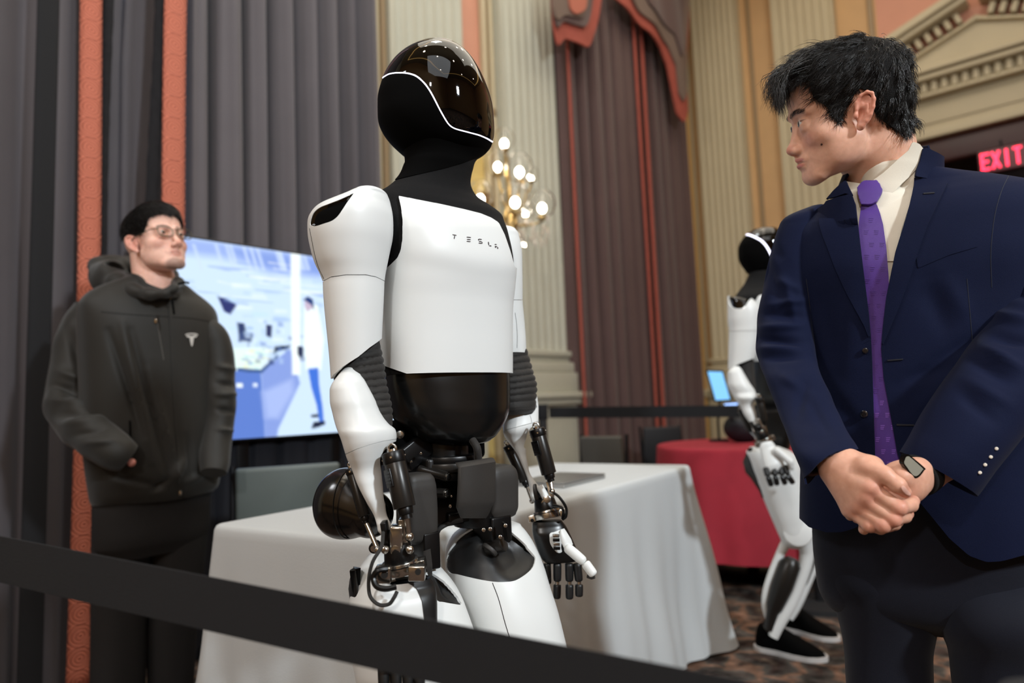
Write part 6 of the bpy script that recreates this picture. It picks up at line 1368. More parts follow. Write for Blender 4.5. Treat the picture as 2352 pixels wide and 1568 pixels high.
hair = obj('hair', *shell(v1w, f1, 0, .006), M_cap, MAN, label='short black textured hair')
rs = np.random.RandomState(12); ncl = 620
rp, rn = sample_faces(v1, f1, ncl, rs); crown = np.array([.01, .075, .105])
d_ = rp-crown; d_ -= (d_*rn).sum(1)[:, None]*rn; d_ /= np.linalg.norm(d_, axis=1)[:, None]+1e-6
top = sm(rp[:, 2], .055, .10)*sm(-rp[:, 1], -.08, .03); fw = np.array([.12, -1, -.15]); fw_ = fw-(rn@fw)[:, None]*rn; d_ = d_*(1-.75*top[:, None])+fw_*.75*top[:, None]; d_ += rs.normal(size=d_.shape)*.22; d_ /= np.linalg.norm(d_, axis=1)[:, None]
Lc = .017+.020*top+.005*rs.uniform(size=ncl)+.008*sm(-rp[:, 1], .04, .09)
per = 13; R_ = np.repeat(rp, per, 0)+rs.normal(size=(ncl*per, 3))*.0028; Nn = np.repeat(rn, per, 0); D_ = np.repeat(d_, per, 0)+rs.normal(size=(ncl*per, 3))*.10; D_ /= np.linalg.norm(D_, axis=1)[:, None]
backm = np.repeat(sm(rp[:, 1], .03, .08), per)
V, f = strands(R_, Nn, D_, np.repeat(Lc, per)*rs.uniform(.6, 1.1, ncl*per), .06+.12*rs.uniform(size=ncl*per)+.14*backm, (0, -.10, -.25), .00050, rs)
o = obj('hair_strands', place(V, hM, hO, hs_), f, M_hair, hair, sharp=None); o['kind'] = 'stuff'
# fringe locks falling over the forehead
gl_ = G()
for k in range(150):
    t = rs.uniform(); a = np.array([1805+60*t+rs.normal()*8, 160-34*t+rs.normal()*7]); m1 = np.array([1778+36*t+rs.normal()*6, 172-8*t+rs.normal()*6]); e = np.array([[1757, 232], [1768, 222], [1776, 248], [1790, 262], [1797, 268], [1763, 205], [1806, 243], [1822, 205]][rs.randint(8)], float)+rs.normal(size=2)*5
    m2 = .45*m1+.55*e+rs.normal(size=2)*5+np.array([-7, -6]); dd = 1.235+rs.normal()*.022
    pts = spline([P(*a, dd), P(*m1, dd-.005), P(*m2, dd-.008), P(*e, dd-.004)], 9); gl_.tube(pts, np.linspace(1, .12, 9)*.0010, 3, False)
fr_ = gl_.obj('fringe_locks', M_hair, hair, sharp=None); fr_['kind'] = 'stuff'
# sideburn and nape hairs on the skin
pp, pn = sample_faces(HL, hf_, 60000, rs); A_ = pp.copy(); A_[:, 0] = abs(A_[:, 0]); pj_ = proj(place(A_, hM, hO, hs_)); sg_ = polysd(pj_, POLYH)
ok = (sg_ > -5) & (sg_ < 26) & (pj_[:, 1] > 180) & (abs(pp[:, 0]) < .0775) & ((pp[:, 1] < -.012) | (pp[:, 1] > .036) | (pp[:, 2] > .024)) & (pp[:, 2] > -.085); pp, pn = pp[ok][:4200], pn[ok][:4200]; dd = np.tile(np.array([0, .35, -1.]), (len(pp), 1))+rs.normal(size=pp.shape)*.25; dd -= (dd*pn).sum(1)[:, None]*pn; dd /= np.linalg.norm(dd, axis=1)[:, None]
V, f = strands(pp, pn, dd, rs.uniform(.006, .013, len(pp)), .12, (0, 0, 0), .00035, rs, 4); o = obj('short_hairs', place(V, hM, hO, hs_), f, M_hair, hair, sharp=None); o['kind'] = 'stuff'
# eyebrow hairs
ok = None
pp, pn = sample_faces(HL, hf_, 90000, rs); x = abs(pp[:, 0]); bz = .0185+.0035*np.sin(np.clip((x-.012)/.036, 0, 1)*math.pi); k_ = (abs(pp[:, 2]-bz) < .0040-.03*np.clip(x-.03, 0, 1)) & (x > .011) & (x < .049) & (pp[:, 1] < -.05); pp, pn = pp[k_][:520], pn[k_][:520]
dd = np.stack([np.sign(pp[:, 0]), np.zeros(len(pp)), np.full(len(pp), .25)], 1)+rs.normal(size=pp.shape)*.15; dd -= (dd*pn).sum(1)[:, None]*pn; dd /= np.linalg.norm(dd, axis=1)[:, None]
V, f = strands(pp, pn, dd, .0065, .1, (0, 0, 0), .00028, rs, 4); o = obj('eyebrows', place(V, hM, hO, hs_), f, M_hair, MAN, sharp=None); o['kind'] = 'stuff'
# ---- clothes
M_suit = mat('navy_wool', '#08112e', .75, spec=.12, sheen=.03, bump=.35, bscale=1400, var=.12, vscale=9)
M_shirt = mat('ivory_cotton', '#d9d2c2', .7, bump=.12, bscale=900)
M_trs = mat('navy_wool_trousers', '#090d1c', .75, spec=.25, sheen=.08, bump=.3, bscale=1400)
def tie_material():
    m = mat('purple_silk', '#50308a', .42, spec=.4, sheen=.1, bump=.2, bscale=1200, var=.15, vscale=30); return m
M_tie = tie_material()
YS = -26
JR = [(396, 2040, 2150, 1.25, .8, 2.2), (410, 2010, 2200, 1.25, .6, 2.2), (428, 1960, 2270, 1.25, .46, 2.2), (448, 1900, 2345, 1.25, .40, 2.3), (468, 1850, 2400, 1.25, .39, 2.4), (490, 1822, 2425, 1.25, .41, 2.5), (530, 1806, 2440, 1.25, .45, 2.6), (600, 1808, 2435, 1.25, .50, 2.6), (700, 1826, 2410, 1.25, .53, 2.5), (800, 1838, 2395, 1.25, .56, 2.4), (900, 1842, 2395, 1.25, .58, 2.4), (1000, 1842, 2405, 1.25, .60, 2.4), (1100, 1840, 2425, 1.25, .62, 2.4), (1200, 1838, 2450, 1.25, .63, 2.4), (1260, 1838, 2460, 1.25, .63, 2.4), (1320, 1838, 2465, 1.25, .63, 2.4)]
JV, JF = sil(JR, yaw=YS, n=220, m=200)
jp = proj(JV); jd = (JV-CAM)@_F; front = ((JV-JV.mean(0))@np.array([math.sin(math.radians(YS)), -math.cos(math.radians(YS)), 0])) > -.005
st_ = stretchm(np.array([.1, .1, 1.]), .35)
wv = np.clip((jp[:, 1]-480)/120, .3, 1.); JV2 = folds(JV, JF, .0045, 26, 31, st_, wv)
# pull creases radiating from the elbow and the waist
Nj = normals(JV2, [q for q in JF if len(q) <= 4])
for (x0, y0, x1, y1, wd, am) in ((2270, 760, 2120, 850, 16, -.005), (2250, 800, 2090, 960, 18, .005), (1880, 640, 1920, 860, 20, -.004), (1960, 620, 1955, 900, 26, .004), (2120, 640, 2180, 780, 22, -.005), (2160, 620, 2225, 740, 20, .004), (2060, 880, 2220, 830, 16, -.004), (1900, 900, 1990, 1010, 18, -.0035)):
    a = np.array([x0, y0]); b = np.array([x1, y1]); e = b-a; w_ = jp[:, :2]-a; t = np.clip((w_@e)/(e@e), 0, 1); ds = np.linalg.norm(w_-t[:, None]*e, axis=1); JV2 = JV2+Nj*(am*np.exp(-(ds/wd)**2)*np.sin(np.pi*np.clip(t, .08, .92))*front)[:, None]
XL = [(430, 1938), (445, 1955), (470, 1966), (560, 1976), (640, 1986), (720, 1996), (768, 2000), (830, 2003), (1000, 2008), (1060, 2010), (1130, 2010), (1170, 2003), (1195, 1990), (1212, 1965), (1221, 1935), (1222, 1900), (1210, 1860), (1190, 1838), (1185, 1780)]
XR = [(330, 2116), (345, 2116), (470, 2090), (580, 2056), (680, 2036), (760, 2027), (800, 2024), (870, 2030), (950, 2045), (1040, 2061), (1120, 2085), (1180, 2135), (1235, 2180), (1275, 2225), (1290, 2265), (1288, 2300), (1275, 2352), (1262, 2480)]
openp = [(x, y) for y, x in XL]+[(1700, 1400), (2600, 1400)]+[(x, y) for y, x in XR][::-1]+[(2010, 300), (1925, 380)]
gO = polysd(jp, openp); hem = np.where(front, 99, (np.interp(jp[:, 0], [1838, 2000, 2352], [1186, 1224, 1274])-jp[:, 1]))
v1, f1, sJ = clip(JV2, JF, np.minimum(np.where(front, -gO, 9.), hem)); 
vs, fs = shell(v1, f1, .001, .003); jacket = obj('jacket', vs, fs, M_suit, MAN, sharp=70, label='navy blue suit jacket'); JB = bvh_of(vs, fs); JFULL = bvh_of(*clip(JV2, JF, np.where(front, 1., -1.))[:2])
def on_jacket(nm, poly, off, th, m, par=None, res=4., label=None):
    v, f = decal(JFULL, poly, off, th, res)
    return obj(nm, v, f, m, par or jacket, sharp=50, label=label) if len(v) else None
xr = lambda y: np.interp(y, [a for a, b in XR[:8]], [b for a, b in XR[:8]]); xl = lambda y: np.interp(y, [a for a, b in XL[:8]], [b for a, b in XL[:8]])
lapR = [(2100, 409), (2147, 419), (2150, 423), (2178, 421), (2170, 438), (2150, 478), (2133, 512), (2115, 560), (2097, 615), (2080, 665), (2063, 710), (2045, 752), (2030, 788), (2026, 800)]+[(xr(y)+.5, y) for y in (790, 760, 720, 680, 640, 600, 560, 520, 480, 450, 430)]
colR = [(2116, 342), (2124, 340), (2148, 352), (2172, 367), (2180, 393), (2149, 418), (2126, 412), (2099, 408), (2101, 395), (2110, 370)]
lapL = [(1882, 505), (1884, 520), (1892, 545), (1901, 567), (1918, 612), (1939, 658), (1962, 705), (1987, 753), (1999, 784)]+[(xl(y)-.5, y) for y in (760, 720, 680, 640, 600, 560, 520, 505)]
colL = [(1946, 417), (1935, 424), (1918, 440), (1902, 459), (1926, 453), (1945, 446), (1962, 452), (1956, 440), (1950, 428)]
lapL2 = [(1958, 447), (1926, 455), (1902, 463), (1898, 470), (1880, 482), (1880, 495), (1884, 512), (1972, 520), (1966, 470)]
on_jacket('lapel', lapR, .0015, .0035, M_suit, label='right-hand lapel in the picture'); on_jacket('lapel', lapL, .0015, .0035, M_suit); 
# jacket collar stands around the neck
def csurf(pts, rad, n=90, m=50): v, f = tube(spline(pts, m), rows_interp(np.stack([np.arange(len(rad)), rad], 1), m)[:, 1], n, False); return bvh_of(v, f)
jc = csurf([P(2058, 322, 1.275), P(2042, 390, 1.29), P(2022, 450, 1.295), P(2014, 500, 1.287), P(2012, 560, 1.275)], [.073, .086, .100, .108, .108])
for poly in (colR, colL, lapL2):
    v, f = decal(jc, poly, .001, .004, 3.)
    if len(v): obj('jacket_collar', v, f, M_suit, jacket, sharp=50)
v, f = tube(spline([P(2060, 330, 1.285)+.0, P(2055, 372, 1.29), P(2045, 420, 1.295), P(2040, 470, 1.29)], 20), np.linspace(.064, .098, 20), 60, False); g_ = proj(v); k_ = clip(v, f, ((v-CAM)@_F-1.290)*1000); obj('jacket_collar', *shell(k_[0], k_[1], 0, .004), M_suit, jacket)
# pocket, buttons, buttonholes
on_jacket('breast_pocket_welt', [(2104, 588), (2170, 556), (2239, 536), (2244, 567), (2180, 586), (2108, 616)], .0008, .0012, M_suit, res=3)
for x, y, rr in ((1988, 805, 8.5), (1986, 950, 10.5)):
    h = JB.ray_cast(Vector(CAM), Vector(nrm(P(x, y, 1)-CAM))); p = np.array(h[0]); n_ = np.array(h[1]); rm = PX(rr, 1.1)*.85; g = G(); g.cyl(p+n_*.001, p+n_*.005, rm, n=24, bev=.0012); b_ = g.obj('button', mat('dark_horn', '#10131c', .2, coat=.5), jacket)
    g = G(); g.cyl(p+n_*.005, p+n_*.0054, rm*.55, n=20); g.obj('button_dish', mat('dark_horn2', '#05070c', .3), b_)
for pts in ([(2038, 826), (2074, 823), (2074, 826), (2038, 829)], [(2059, 973), (2100, 974), (2100, 977), (2059, 977)], [(2120, 449), (2147, 447), (2147, 450), (2120, 452)]): on_jacket('buttonhole', pts, .0012 if pts[0][1] > 500 else .005, .0014, mat('buttonhole_thread', '#0a0e1c', .7), res=1.5)
# seams: armholes and darts
for pts in ([(2320, 398), (2300, 440), (2284, 500), (2276, 580), (2278, 660)], [(1800, 512), (1810, 560), (1820, 620), (1832, 680), (1846, 720)], [(2221, 640), (2228, 720), (2234, 790)], [(1852, 640), (1862, 720), (1868, 800), (1872, 860)]):
    p2 = spline(pts, 30); q = []
    for x, y in p2:
        h = JB.ray_cast(Vector(CAM), Vector(nrm(P(x, y, 1)-CAM)))
        if h[0] is not None: q.append(np.array(h[0]))
    if len(q) > 4: g = G(); g.tube(q, .0007, 6); g.obj('seam', mat('navy_seam', '#0c1226', .8), jacket)
# shirt and tie
sv, sf = sil([(380, 1972, 2112, 1.262, .8), (400, 1966, 2130, 1.262, .75), (420, 1958, 2190, 1.255, .6)]+[(r[0], r[1]+8, r[2]-8, *r[3:]) for r in JR if r[0] > 440 and r[0] < 1110], yaw=YS, n=120, m=100); sv = offs(sv, sf, -.008)
shirt = obj('shirt', sv, sf, M_shirt, MAN, label='ivory shirt'); SB = bvh_of(sv, sf)
cs = csurf([P(2062, 316, 1.27), P(2049, 370, 1.285), P(2032, 430, 1.297), P(2024, 490, 1.30), P(2022, 540, 1.30)], [.0670, .0755, .0830, .088, .090])
wing = [(2092, 328), (2097, 327), (2107, 331), (2118, 346), (2117, 356), (2109, 378), (2084, 408), (2040, 454), (2034, 452), (2024, 443), (2001, 424), (2010, 414), (2029, 399), (2063, 366), (2084, 346)]
wing2 = [(1944, 417), (1970, 421), (1994, 425), (1985, 430), (1979, 434), (1973, 447), (1967, 463), (1962, 470), (1956, 455), (1948, 432)]
sc2m = tube(spline([P(2058, 322, 1.272), P(2045, 390, 1.290), P(2027, 450, 1.301), P(2018, 500, 1.298), P(2014, 545, 1.29), P(2012, 610, 1.28)], 60), rows_interp(np.stack([np.arange(6), [.066, .0735, .083, .0915, .0925, .085]], 1), 60)[:, 1], 90, False); sc2 = bvh_of(*sc2m); CB = bvh_of(np.concatenate([sc2m[0], sv]), sc2m[1]+[[i+len(sc2m[0]) for i in q] for q in sf])
v, f = decal(CB, [(1950, 440), (1975, 436), (2001, 430), (2036, 428), (2075, 392), (2108, 358), (2116, 380), (2104, 430), (2090, 470), (2070, 530), (2058, 600), (1982, 600), (1966, 480)], .0, .003, 4.); obj('shirt_front', v, f, M_shirt, shirt, sharp=60)
v, f = decal(cs, wing, .004, .0025, 2.5); obj('collar', v, f, M_shirt, shirt, sharp=50)
v, f = decal(cs, wing2, .001, .0025, 2.5); obj('collar', v, f, M_shirt, shirt, sharp=50)
def button_at(B_, x, y, r, m, par, nm='button'):
    h = B_.ray_cast(Vector(CAM), Vector(nrm(P(x, y, 1)-CAM)))
    if h[0] is None: return
    p = np.array(h[0]); n_ = -nrm(p-CAM)*.8+np.array(h[1])*.2; n_ = nrm(n_); g = G(); g.cyl(p+n_*.002, p+n_*.0052, r, n=20, bev=.0008); g.obj(nm, m, par)
button_at(cs, 2041, 437, .0048, mat('pearl_button', '#e8e2d6', .2, coat=.5), shirt)
ts = csurf([P(2003, 400, 1.19), P(2003, 470, 1.185), P(2003, 520, 1.17)], [.020, .022, .026])
knot = [(1975, 441), (1984, 430), (1991, 426), (2001, 423), (2012, 427), (2020, 435), (2026, 446), (2022, 456), (2013, 471), (2006, 475), (1998, 477.5), (1982, 476), (1978, 462)]
v, f = decal(CB, knot, .005, .009, 2.); tie = empty('tie', (0, 0, 0)); tie.parent = MAN; tie.location = MAN.matrix_basis.inverted() @ Vector(P(2003, 470, 1.17)); obj('knot', v, f, M_tie, tie)
bl = [(1981, 472), (2013, 471), (2022, 495), (2029, 520), (2036, 572), (2041, 634), (2043, 701), (2046, 800), (2058, 900), (2076, 1040), (2092, 1110), (2060, 1125), (1990, 1110), (1985, 900), (1985, 780), (1986, 700), (1980, 624), (1972, 562), (1974, 515)]
tv2 = SB
v, f = decal(CB, bl, .0035, .0035, 4.)
if len(v):
    for _ in range(1): pass
    blade = obj('blade', v, f, M_tie, tie, sharp=60)
TB = bvh_of(v, f); M_mot = mat('tie_motif', '#4a2a86', .5); M_mot2 = mat('tie_motif_light', '#7a52b8', .4); ng = 0
for y in range(500, 1100, 28):
    for x in range(1965, 2080, 24):
        xx = x+(12 if (y//28) % 2 else 0)+(y-500)*.03; mg = G(); okk = False
        if polysd([(xx, y+4)], bl)[0] < 7: continue
        for k in range(3):
            v, f = decal(TB, [(xx-5, y+k*4), (xx+5-k*1.2, y+k*4), (xx+5-k*1.2, y+k*4+2.2), (xx-5, y+k*4+2.2)], .0001, .0004, 2.)
            if len(v): mg.add(v, f); okk = True
        if okk: mg.obj('motif', M_mot if y < 900 else M_mot2, blade, smooth=False)
# sleeves
def sleeve(rows, cutpoly, nm, yaw, folds_, par):
    pass
SL = [(474, 1862, 1892, 1.31, .9), (480, 1842, 1890, 1.31, .9), (488, 1820, 1886, 1.31, .9), (496, 1803, 1882, 1.31, .9), (504, 1794, 1880, 1.31, .9), (518, 1787, 1878, 1.31, .9), (560, 1774, 1878, 1.31, .9), (620, 1760, 1876, 1.31, .9), (690, 1745, 1872, 1.31, .95), (750, 1738, 1872, 1.30, .95), (797, 1736, 1873, 1.285, .95), (830, 1743, 1876, 1.26, .95), (859, 1753, 1884, 1.22, .9), (900, 1770, 1903, 1.185, .85), (940, 1786, 1922, 1.15, .85), (1000, 1809, 1952, 1.085, .85), (1040, 1824, 1975, 1.045, .9), (1080, 1838, 1992, 1.03, .9), (1120, 1850, 2005, 1.02, .9)]
lv, lf = sil(SL, yaw=YS, n=130, m=170); lp_ = proj(lv); N = normals(lv, [q for q in lf if len(q) <= 4])
def ridges(V, p, N, L_, mul=1.4):
    for (x0, y0, x1, y1, wd, am) in L_:
        a = np.array([x0, y0], float); b = np.array([x1, y1], float); e = b-a; w_ = p[:, :2]-a; t = np.clip((w_@e)/(e@e), 0, 1); ds = np.linalg.norm(w_-t[:, None]*e, axis=1); fr2 = (N@_F) < .15
        V = V+N*(mul*am*np.exp(-(ds/wd)**2)*np.sin(np.pi*np.clip(t*.85+.08, 0, 1))*fr2)[:, None]
    return V
lv = ridges(lv, lp_, N, [(1765, 700, 1850, 690, 9, .005), (1752, 722, 1845, 728, 10, -.006), (1745, 752, 1840, 748, 9, .006), (1740, 778, 1850, 790, 11, -.008), (1742, 800, 1840, 802, 9, .006), (1748, 822, 1850, 820, 9, -.005), (1760, 600, 1790, 700, 14, -.004), (1800, 640, 1830, 740, 10, .004), (1850, 870, 1830, 960, 12, -.004), (1790, 860, 1850, 900, 12, .004), (1850, 905, 1905, 1000, 12, -.003), (1780, 640, 1835, 665, 9, .0035), (1770, 560, 1800, 600, 12, -.002)])
lv = folds(lv, lf, .0016, 40, 5)
gc = polysd(lp_, [(1600, 300), (2100, 300), (2100, 1010), (1966, 1032), (1945, 1032), (1920, 1037), (1897, 1049), (1877, 1066), (1860, 1084), (1848, 1096), (1830, 1110), (1600, 1180)]); gc = np.where((N@_F) < .1, gc, gc+14)
v1, f1, _ = clip(lv, lf, gc); obj('sleeve', *shell(v1, f1, 0, .003), M_suit, jacket, sharp=70)
v2, f2, _ = clip(offs(lv, lf, -.004), lf, np.minimum(gc-3, lp_[:, 1]-900)); obj('sleeve_lining', v2, f2, mat('black_lining', '#05060a', .8), jacket)
ax_ = [P(2378, 450, 1.20), P(2390, 500, 1.19), P(2392, 600, 1.17), P(2390, 710, 1.15), P(2362, 795, 1.12), P(2300, 878, 1.085), P(2228, 976, 1.06), P(2180, 1046, 1.053), P(2152, 1087, 1.055)]
rad_ = [.035, .066, .078, .078, .075, .069, .064, .0605, .0585]
v, f = tube(spline(ax_, 150), rows_interp(np.stack([np.arange(9), rad_], 1), 150)[:, 1], 100, False); p_ = proj(v); N = normals(v, f)
v = ridges(v, p_, N, [(2290, 610, 2400, 640, 12, .005), (2290, 660, 2400, 690, 12, -.005), (2285, 720, 2390, 745, 13, .007), (2270, 770, 2380, 790, 13, -.009), (2255, 795, 2352, 850, 12, .008), (2230, 830, 2330, 880, 14, -.007), (2215, 870, 2320, 930, 14, .005), (2200, 900, 2290, 970, 14, -.004), (2300, 560, 2390, 580, 10, -.004)])
v = folds(v, f, .0018, 34, 15); obj('sleeve', *shell(v, f, 0, .003), M_suit, jacket, sharp=70)
cv2, cf2 = tube(spline(ax_[-3:], 20)[:17], [.0545]*17, 60, True); obj('sleeve_lining', cv2, cf2, mat('black_lining', ''), jacket)
SLB = bvh_of(v, f)
for x, y in ((2289, 1030), (2276, 1049), (2263, 1067), (2251, 1085)):
    h = SLB.ray_cast(Vector(CAM), Vector(nrm(P(x, y, 1)-CAM)))
    if h[0] is not None: g = G(); p = np.array(h[0]); n_ = np.array(h[1]); g.cyl(p, p-nrm(p-CAM)*.003, .0025, n=14, bev=.0008); g.obj('cuff_button', mat('pearl_button', ''), jacket)
# watch
g = G(); wc = Q(2097, 1070, .985); wx = nrm(Q(2122, 1080, .99)-Q(2078, 1050, .985)); 
watch = empty('watch', (0, 0, 0)); watch.parent = MAN; watch.location = MAN.matrix_basis.inverted() @ Vector(wc)
wp = [(2079, 1046), (2084, 1043), (2092, 1047), (2124, 1074), (2123, 1080), (2112, 1094), (2102, 1098), (2092, 1090), (2080, 1074), (2074, 1062)]
pquad(G(), smooth_poly(wp, 40), .985, .010).obj('case', mat('dark_steel_case', '#2a2622', .25, metal=.9), watch, sharp=40)
pquad(G(), smooth_poly([(2081, 1050), (2086, 1048), (2092, 1051), (2119, 1075), (2119, 1079), (2110, 1090), (2102, 1093), (2094, 1087), (2083, 1072), (2077, 1062)], 40), .9846, .002).obj('dial', mat('grey_screen', '#8d8c80', .25), watch, sharp=40)
sc_, sd_ = Q(2112, 1089, 1.038), nrm(Q(2075, 1108, 1.02)-Q(2125, 1082, 1.045)); su_ = nrm(np.cross(sd_, ZZ)); sw_ = np.cross(su_, sd_); tt_ = np.linspace(0, 2*math.pi, 60, endpoint=False); RR = [sc_+sd_*o_+(su_[None]*np.cos(tt_)[:, None]+sw_[None]*np.sin(tt_)[:, None])*(.0305-.001*abs(o_)/.01) for o_ in (-.011, -.006, 0, .006, .011)]
V = np.concatenate(RR); f = [[i*60+j, i*60+(j+1) % 60, (i+1)*60+(j+1) % 60, (i+1)*60+j] for i in range(4) for j in range(60)]; obj('strap', *shell(V, f, .001, .003), M_fab, watch); g = G(); g.cyl(Q(2090, 1092, .992), Q(2093, 1091, .992), .003, n=12); g.obj('crown', M_chr, watch)
g = G(); c0_ = Q(1897, 1063, 1.04); axw = nrm(Q(1925, 1095, 1.03)-Q(1880, 1030, 1.06)); uu = nrm(np.cross(axw, ZZ)); ww = np.cross(uu, axw); g.tube([c0_+(uu*math.cos(t)+ww*math.sin(t))*.0315 for t in np.linspace(0, 2*math.pi, 40)], .0035, 8); g.obj('bracelet', mat('brown_bracelet', '#3a241c', .5), MAN)
# trousers
def legs(par, rows, m, nm='trousers', yaw=YS, seed=1, amp=.004):
    gg = G()
    for rr in rows:
        v, f = sil(rr, yaw=yaw, n=80, m=90); v = folds(v, f, amp, 14, seed, stretchm(ZZ, .3)); gg.add(v, f); seed += 1
    return gg.obj(nm, m, par, sharp=60)
fy = 2185
legs(MAN, [[(1120, 1862, 2400, 1.255, .55), (1200, 1868, 2420, 1.255, .56), (1300, 1874, 2425, 1.255, .55), (1400, 1900, 2420, 1.255, .52), (1445, 2000, 2390, 1.255, .45)],
           [(1200, 1869, 2140, 1.29, .9), (1267, 1879, 2150, 1.29, .9), (1348, 1894, 2154, 1.28, .9), (1404, 1916, 2154, 1.28, .9), (1437, 1926, 2152, 1.28, .9), (1500, 1937, 2143, 1.28, .9), (1568, 1941, 2145, 1.28, .9), (1800, 1962, 2135, 1.29, .9), (2050, 1985, 2125, 1.30, .9), (2130, 1985, 2130, 1.30, 1.1)],
           [(1200, 2160, 2420, 1.235, .45), (1290, 2152, 2432, 1.21, .6), (1350, 2150, 2440, 1.185, .8), (1437, 2154, 2440, 1.17, .9), (1500, 2178, 2435, 1.17, .9), (1568, 2186, 2430, 1.17, .9), (1800, 2210, 2400, 1.17, .9), (2150, 2235, 2385, 1.18, .9), (2240, 2235, 2390, 1.18, 1.1)]], M_trs)
for x, y, d in ((2055, 2185, 1.30), (2310, 2300, 1.18)):
    a = onz(x, y, 0); b = a+np.array([-.16, -.20, 0]); shoe(a-nrm(b-a)*.08, b, .10, .048, MAN)
# ================================================================== man in the black jacket
MB = empty('person', [P(340, 900, 2.36)[0], P(340, 900, 2.36)[1], 0], 'man with glasses in black hooded jacket, hands in pockets, before the left drapes', 'person')
lM = rotzxy(1.0526, -.219, -.06); lO = P(358.9, 557.3, 2.32); ls = 1.012
lv0, lf0 = head_mesh(.0022, dict(flare=.55, nose=.002, muz=.005)); LW = place(lv0, lM, lO, ls); lt = face_tint(lv0, '#f0c2b0', '#cf8478', '#2a1c18', dict(beard=.9, browd=.6, lipa=.55))
POLY2 = [(311, 478), (330, 460), (380, 455), (430, 480), (440, 520), (424, 527), (419, 521), (411, 507), (401, 499), (392, 497), (381, 490), (364, 492), (344, 499), (339, 505), (337, 516), (331, 530), (322, 541), (312, 541), (303, 538), (290, 539), (282, 548), (281, 562), (286, 582), (292, 592), (262, 580), (250, 500), (280, 470)]
nv, nf = neck_mesh([P(335, 560, 2.34), P(345, 600, 2.34), P(353, 640, 2.34), P(355, 690, 2.35)], [.052, .060, .066, .072], 40, 24)
tv_, tf_ = sil([(655, 320, 390, 2.36, .8), (690, 230, 450, 2.36, .5), (800, 215, 470, 2.36, .5), (1000, 240, 455, 2.36, .4), (1120, 250, 445, 2.36, .35)], yaw=48, n=40, m=24)
bc2 = np.array(lin('#f0c2b0')); smooth_join('body', [(LW, lf0), (nv, nf), (tv_, tf_)], [lt, np.tile(bc2, (len(nv), 1)), np.tile(bc2, (len(tv_), 1))], MB, M_skin)
eyes(MB, lM, lO, ls, (0, -1, .05))
cV, cF, cg = cap_from_head({}, POLY2, lM, lO, ls, -1, lambda V: .002+.008*sm(V[:, 2], .02, .08)+.008*sm(V[:, 2], .06, .10)*sm(-V[:, 1], -.02, .06))
v1, f1, _ = clip(cV, cF, cg); hb = obj('hair', *shell(place(v1, lM, lO, ls), f1, 0, .005), M_cap, MB, label='short black hair')
rp, rn = sample_faces(v1, f1, 2600, rs); d_ = rp-np.array([0, .07, .11]); d_ -= (d_*rn).sum(1)[:, None]*rn; d_ /= np.linalg.norm(d_, axis=1)[:, None]+1e-6
V, f = strands(rp, rn, d_, .014, .25, (0, 0, -.1), .0007, rs, 4); o = obj('hair_strands', place(V, lM, lO, ls), f, M_hair, hb, sharp=None); o['kind'] = 'stuff'
# glasses
gs_ = G(); M_gf = mat('olive_metal_frame', '#4a4436', .3, metal=.6); gl = empty('glasses', (0, 0, 0)); gl.parent = MB; gl.location = MB.matrix_basis.inverted() @ Vector(lO)
for x in (-1, 1):
    rim = smooth_poly([(x*(.0345+.0260*np.sign(math.cos(t))*abs(math.cos(t))**.75), -.002+.0175*np.sign(math.sin(t))*abs(math.sin(t))**.75) for t in np.linspace(0, 2*math.pi, 10, endpoint=False)], 40)
    R3 = np.array([(a, -.1035+.10*max(0, abs(a)-.012)**1.3, b-.002) for a, b in rim]); g = G(); g.tube(np.concatenate([R3, R3[:1]]), .0017, 8, False); q = G(); q.add(place(g.V(), lM, lO, ls), g.f); q.obj('rim', M_gf, gl)
    c3 = R3.mean(0); V = np.concatenate([[c3], R3]); V = np.concatenate([V, V+[0, .0015, 0]]); n = len(R3); f = [[0, 1+i, 1+(i+1) % n] for i in range(n)]+[[n+1, n+2+(i+1) % n, n+2+i] for i in range(n)]
    M_lens = mat('lens_glass', '#ffffff', .02, trans=1.); M_lens.node_tree.nodes['Principled BSDF'].inputs['IOR'].default_value = 1.12; obj('lens', place(V, lM, lO, ls), f, M_lens, gl, smooth=False)
    g = G(); g.tube([(x*.058, -.094, .006), (x*.070, -.072, .007), (x*.0775, -.02, .006), (x*.079, .004, .004), (x*.078, .016, -.006)], .0016, 8); q = G(); q.add(place(g.V(), lM, lO, ls), g.f); q.obj('temple_arm', M_gf, gl)
g = G(); g.tube([(-.012, -.1045, .004), (0, -.107, .006), (.012, -.1045, .004)], .0013, 8); q = G(); q.add(place(g.V(), lM, lO, ls), g.f); q.obj('bridge', M_gf, gl)
M_jk = mat('black_softshell', '#1b1914', .62, spec=.4, sheen=.15, bump=.2, bscale=600, var=.12, vscale=5)
YB = 50
BR = [(640, 285, 408, 2.36, .8), (652, 262, 430, 2.36, .65), (668, 228, 452, 2.36, .52), (684, 202, 474, 2.36, .46), (700, 186, 490, 2.36, .46, 2.4), (730, 178, 500, 2.36, .50, 2.5), (800, 182, 503, 2.36, .54, 2.5), (900, 186, 503, 2.36, .56, 2.5), (1000, 190, 508, 2.36, .58, 2.4), (1070, 196, 512, 2.36, .58, 2.4), (1110, 202, 508, 2.36, .57, 2.4), (1135, 207, 500, 2.36, .55, 2.4), (1143, 210, 492, 2.36, .54, 2.4)]
jv, jf = sil(BR, yaw=YB, n=170, m=150); jp = proj(jv); N = normals(jv, [q for q in jf if len(q) <= 4])
jv = folds(jv, jf, .010, 11, 41, stretchm(ZZ, .3), np.clip((jp[:, 1]-680)/120, .2, 1))
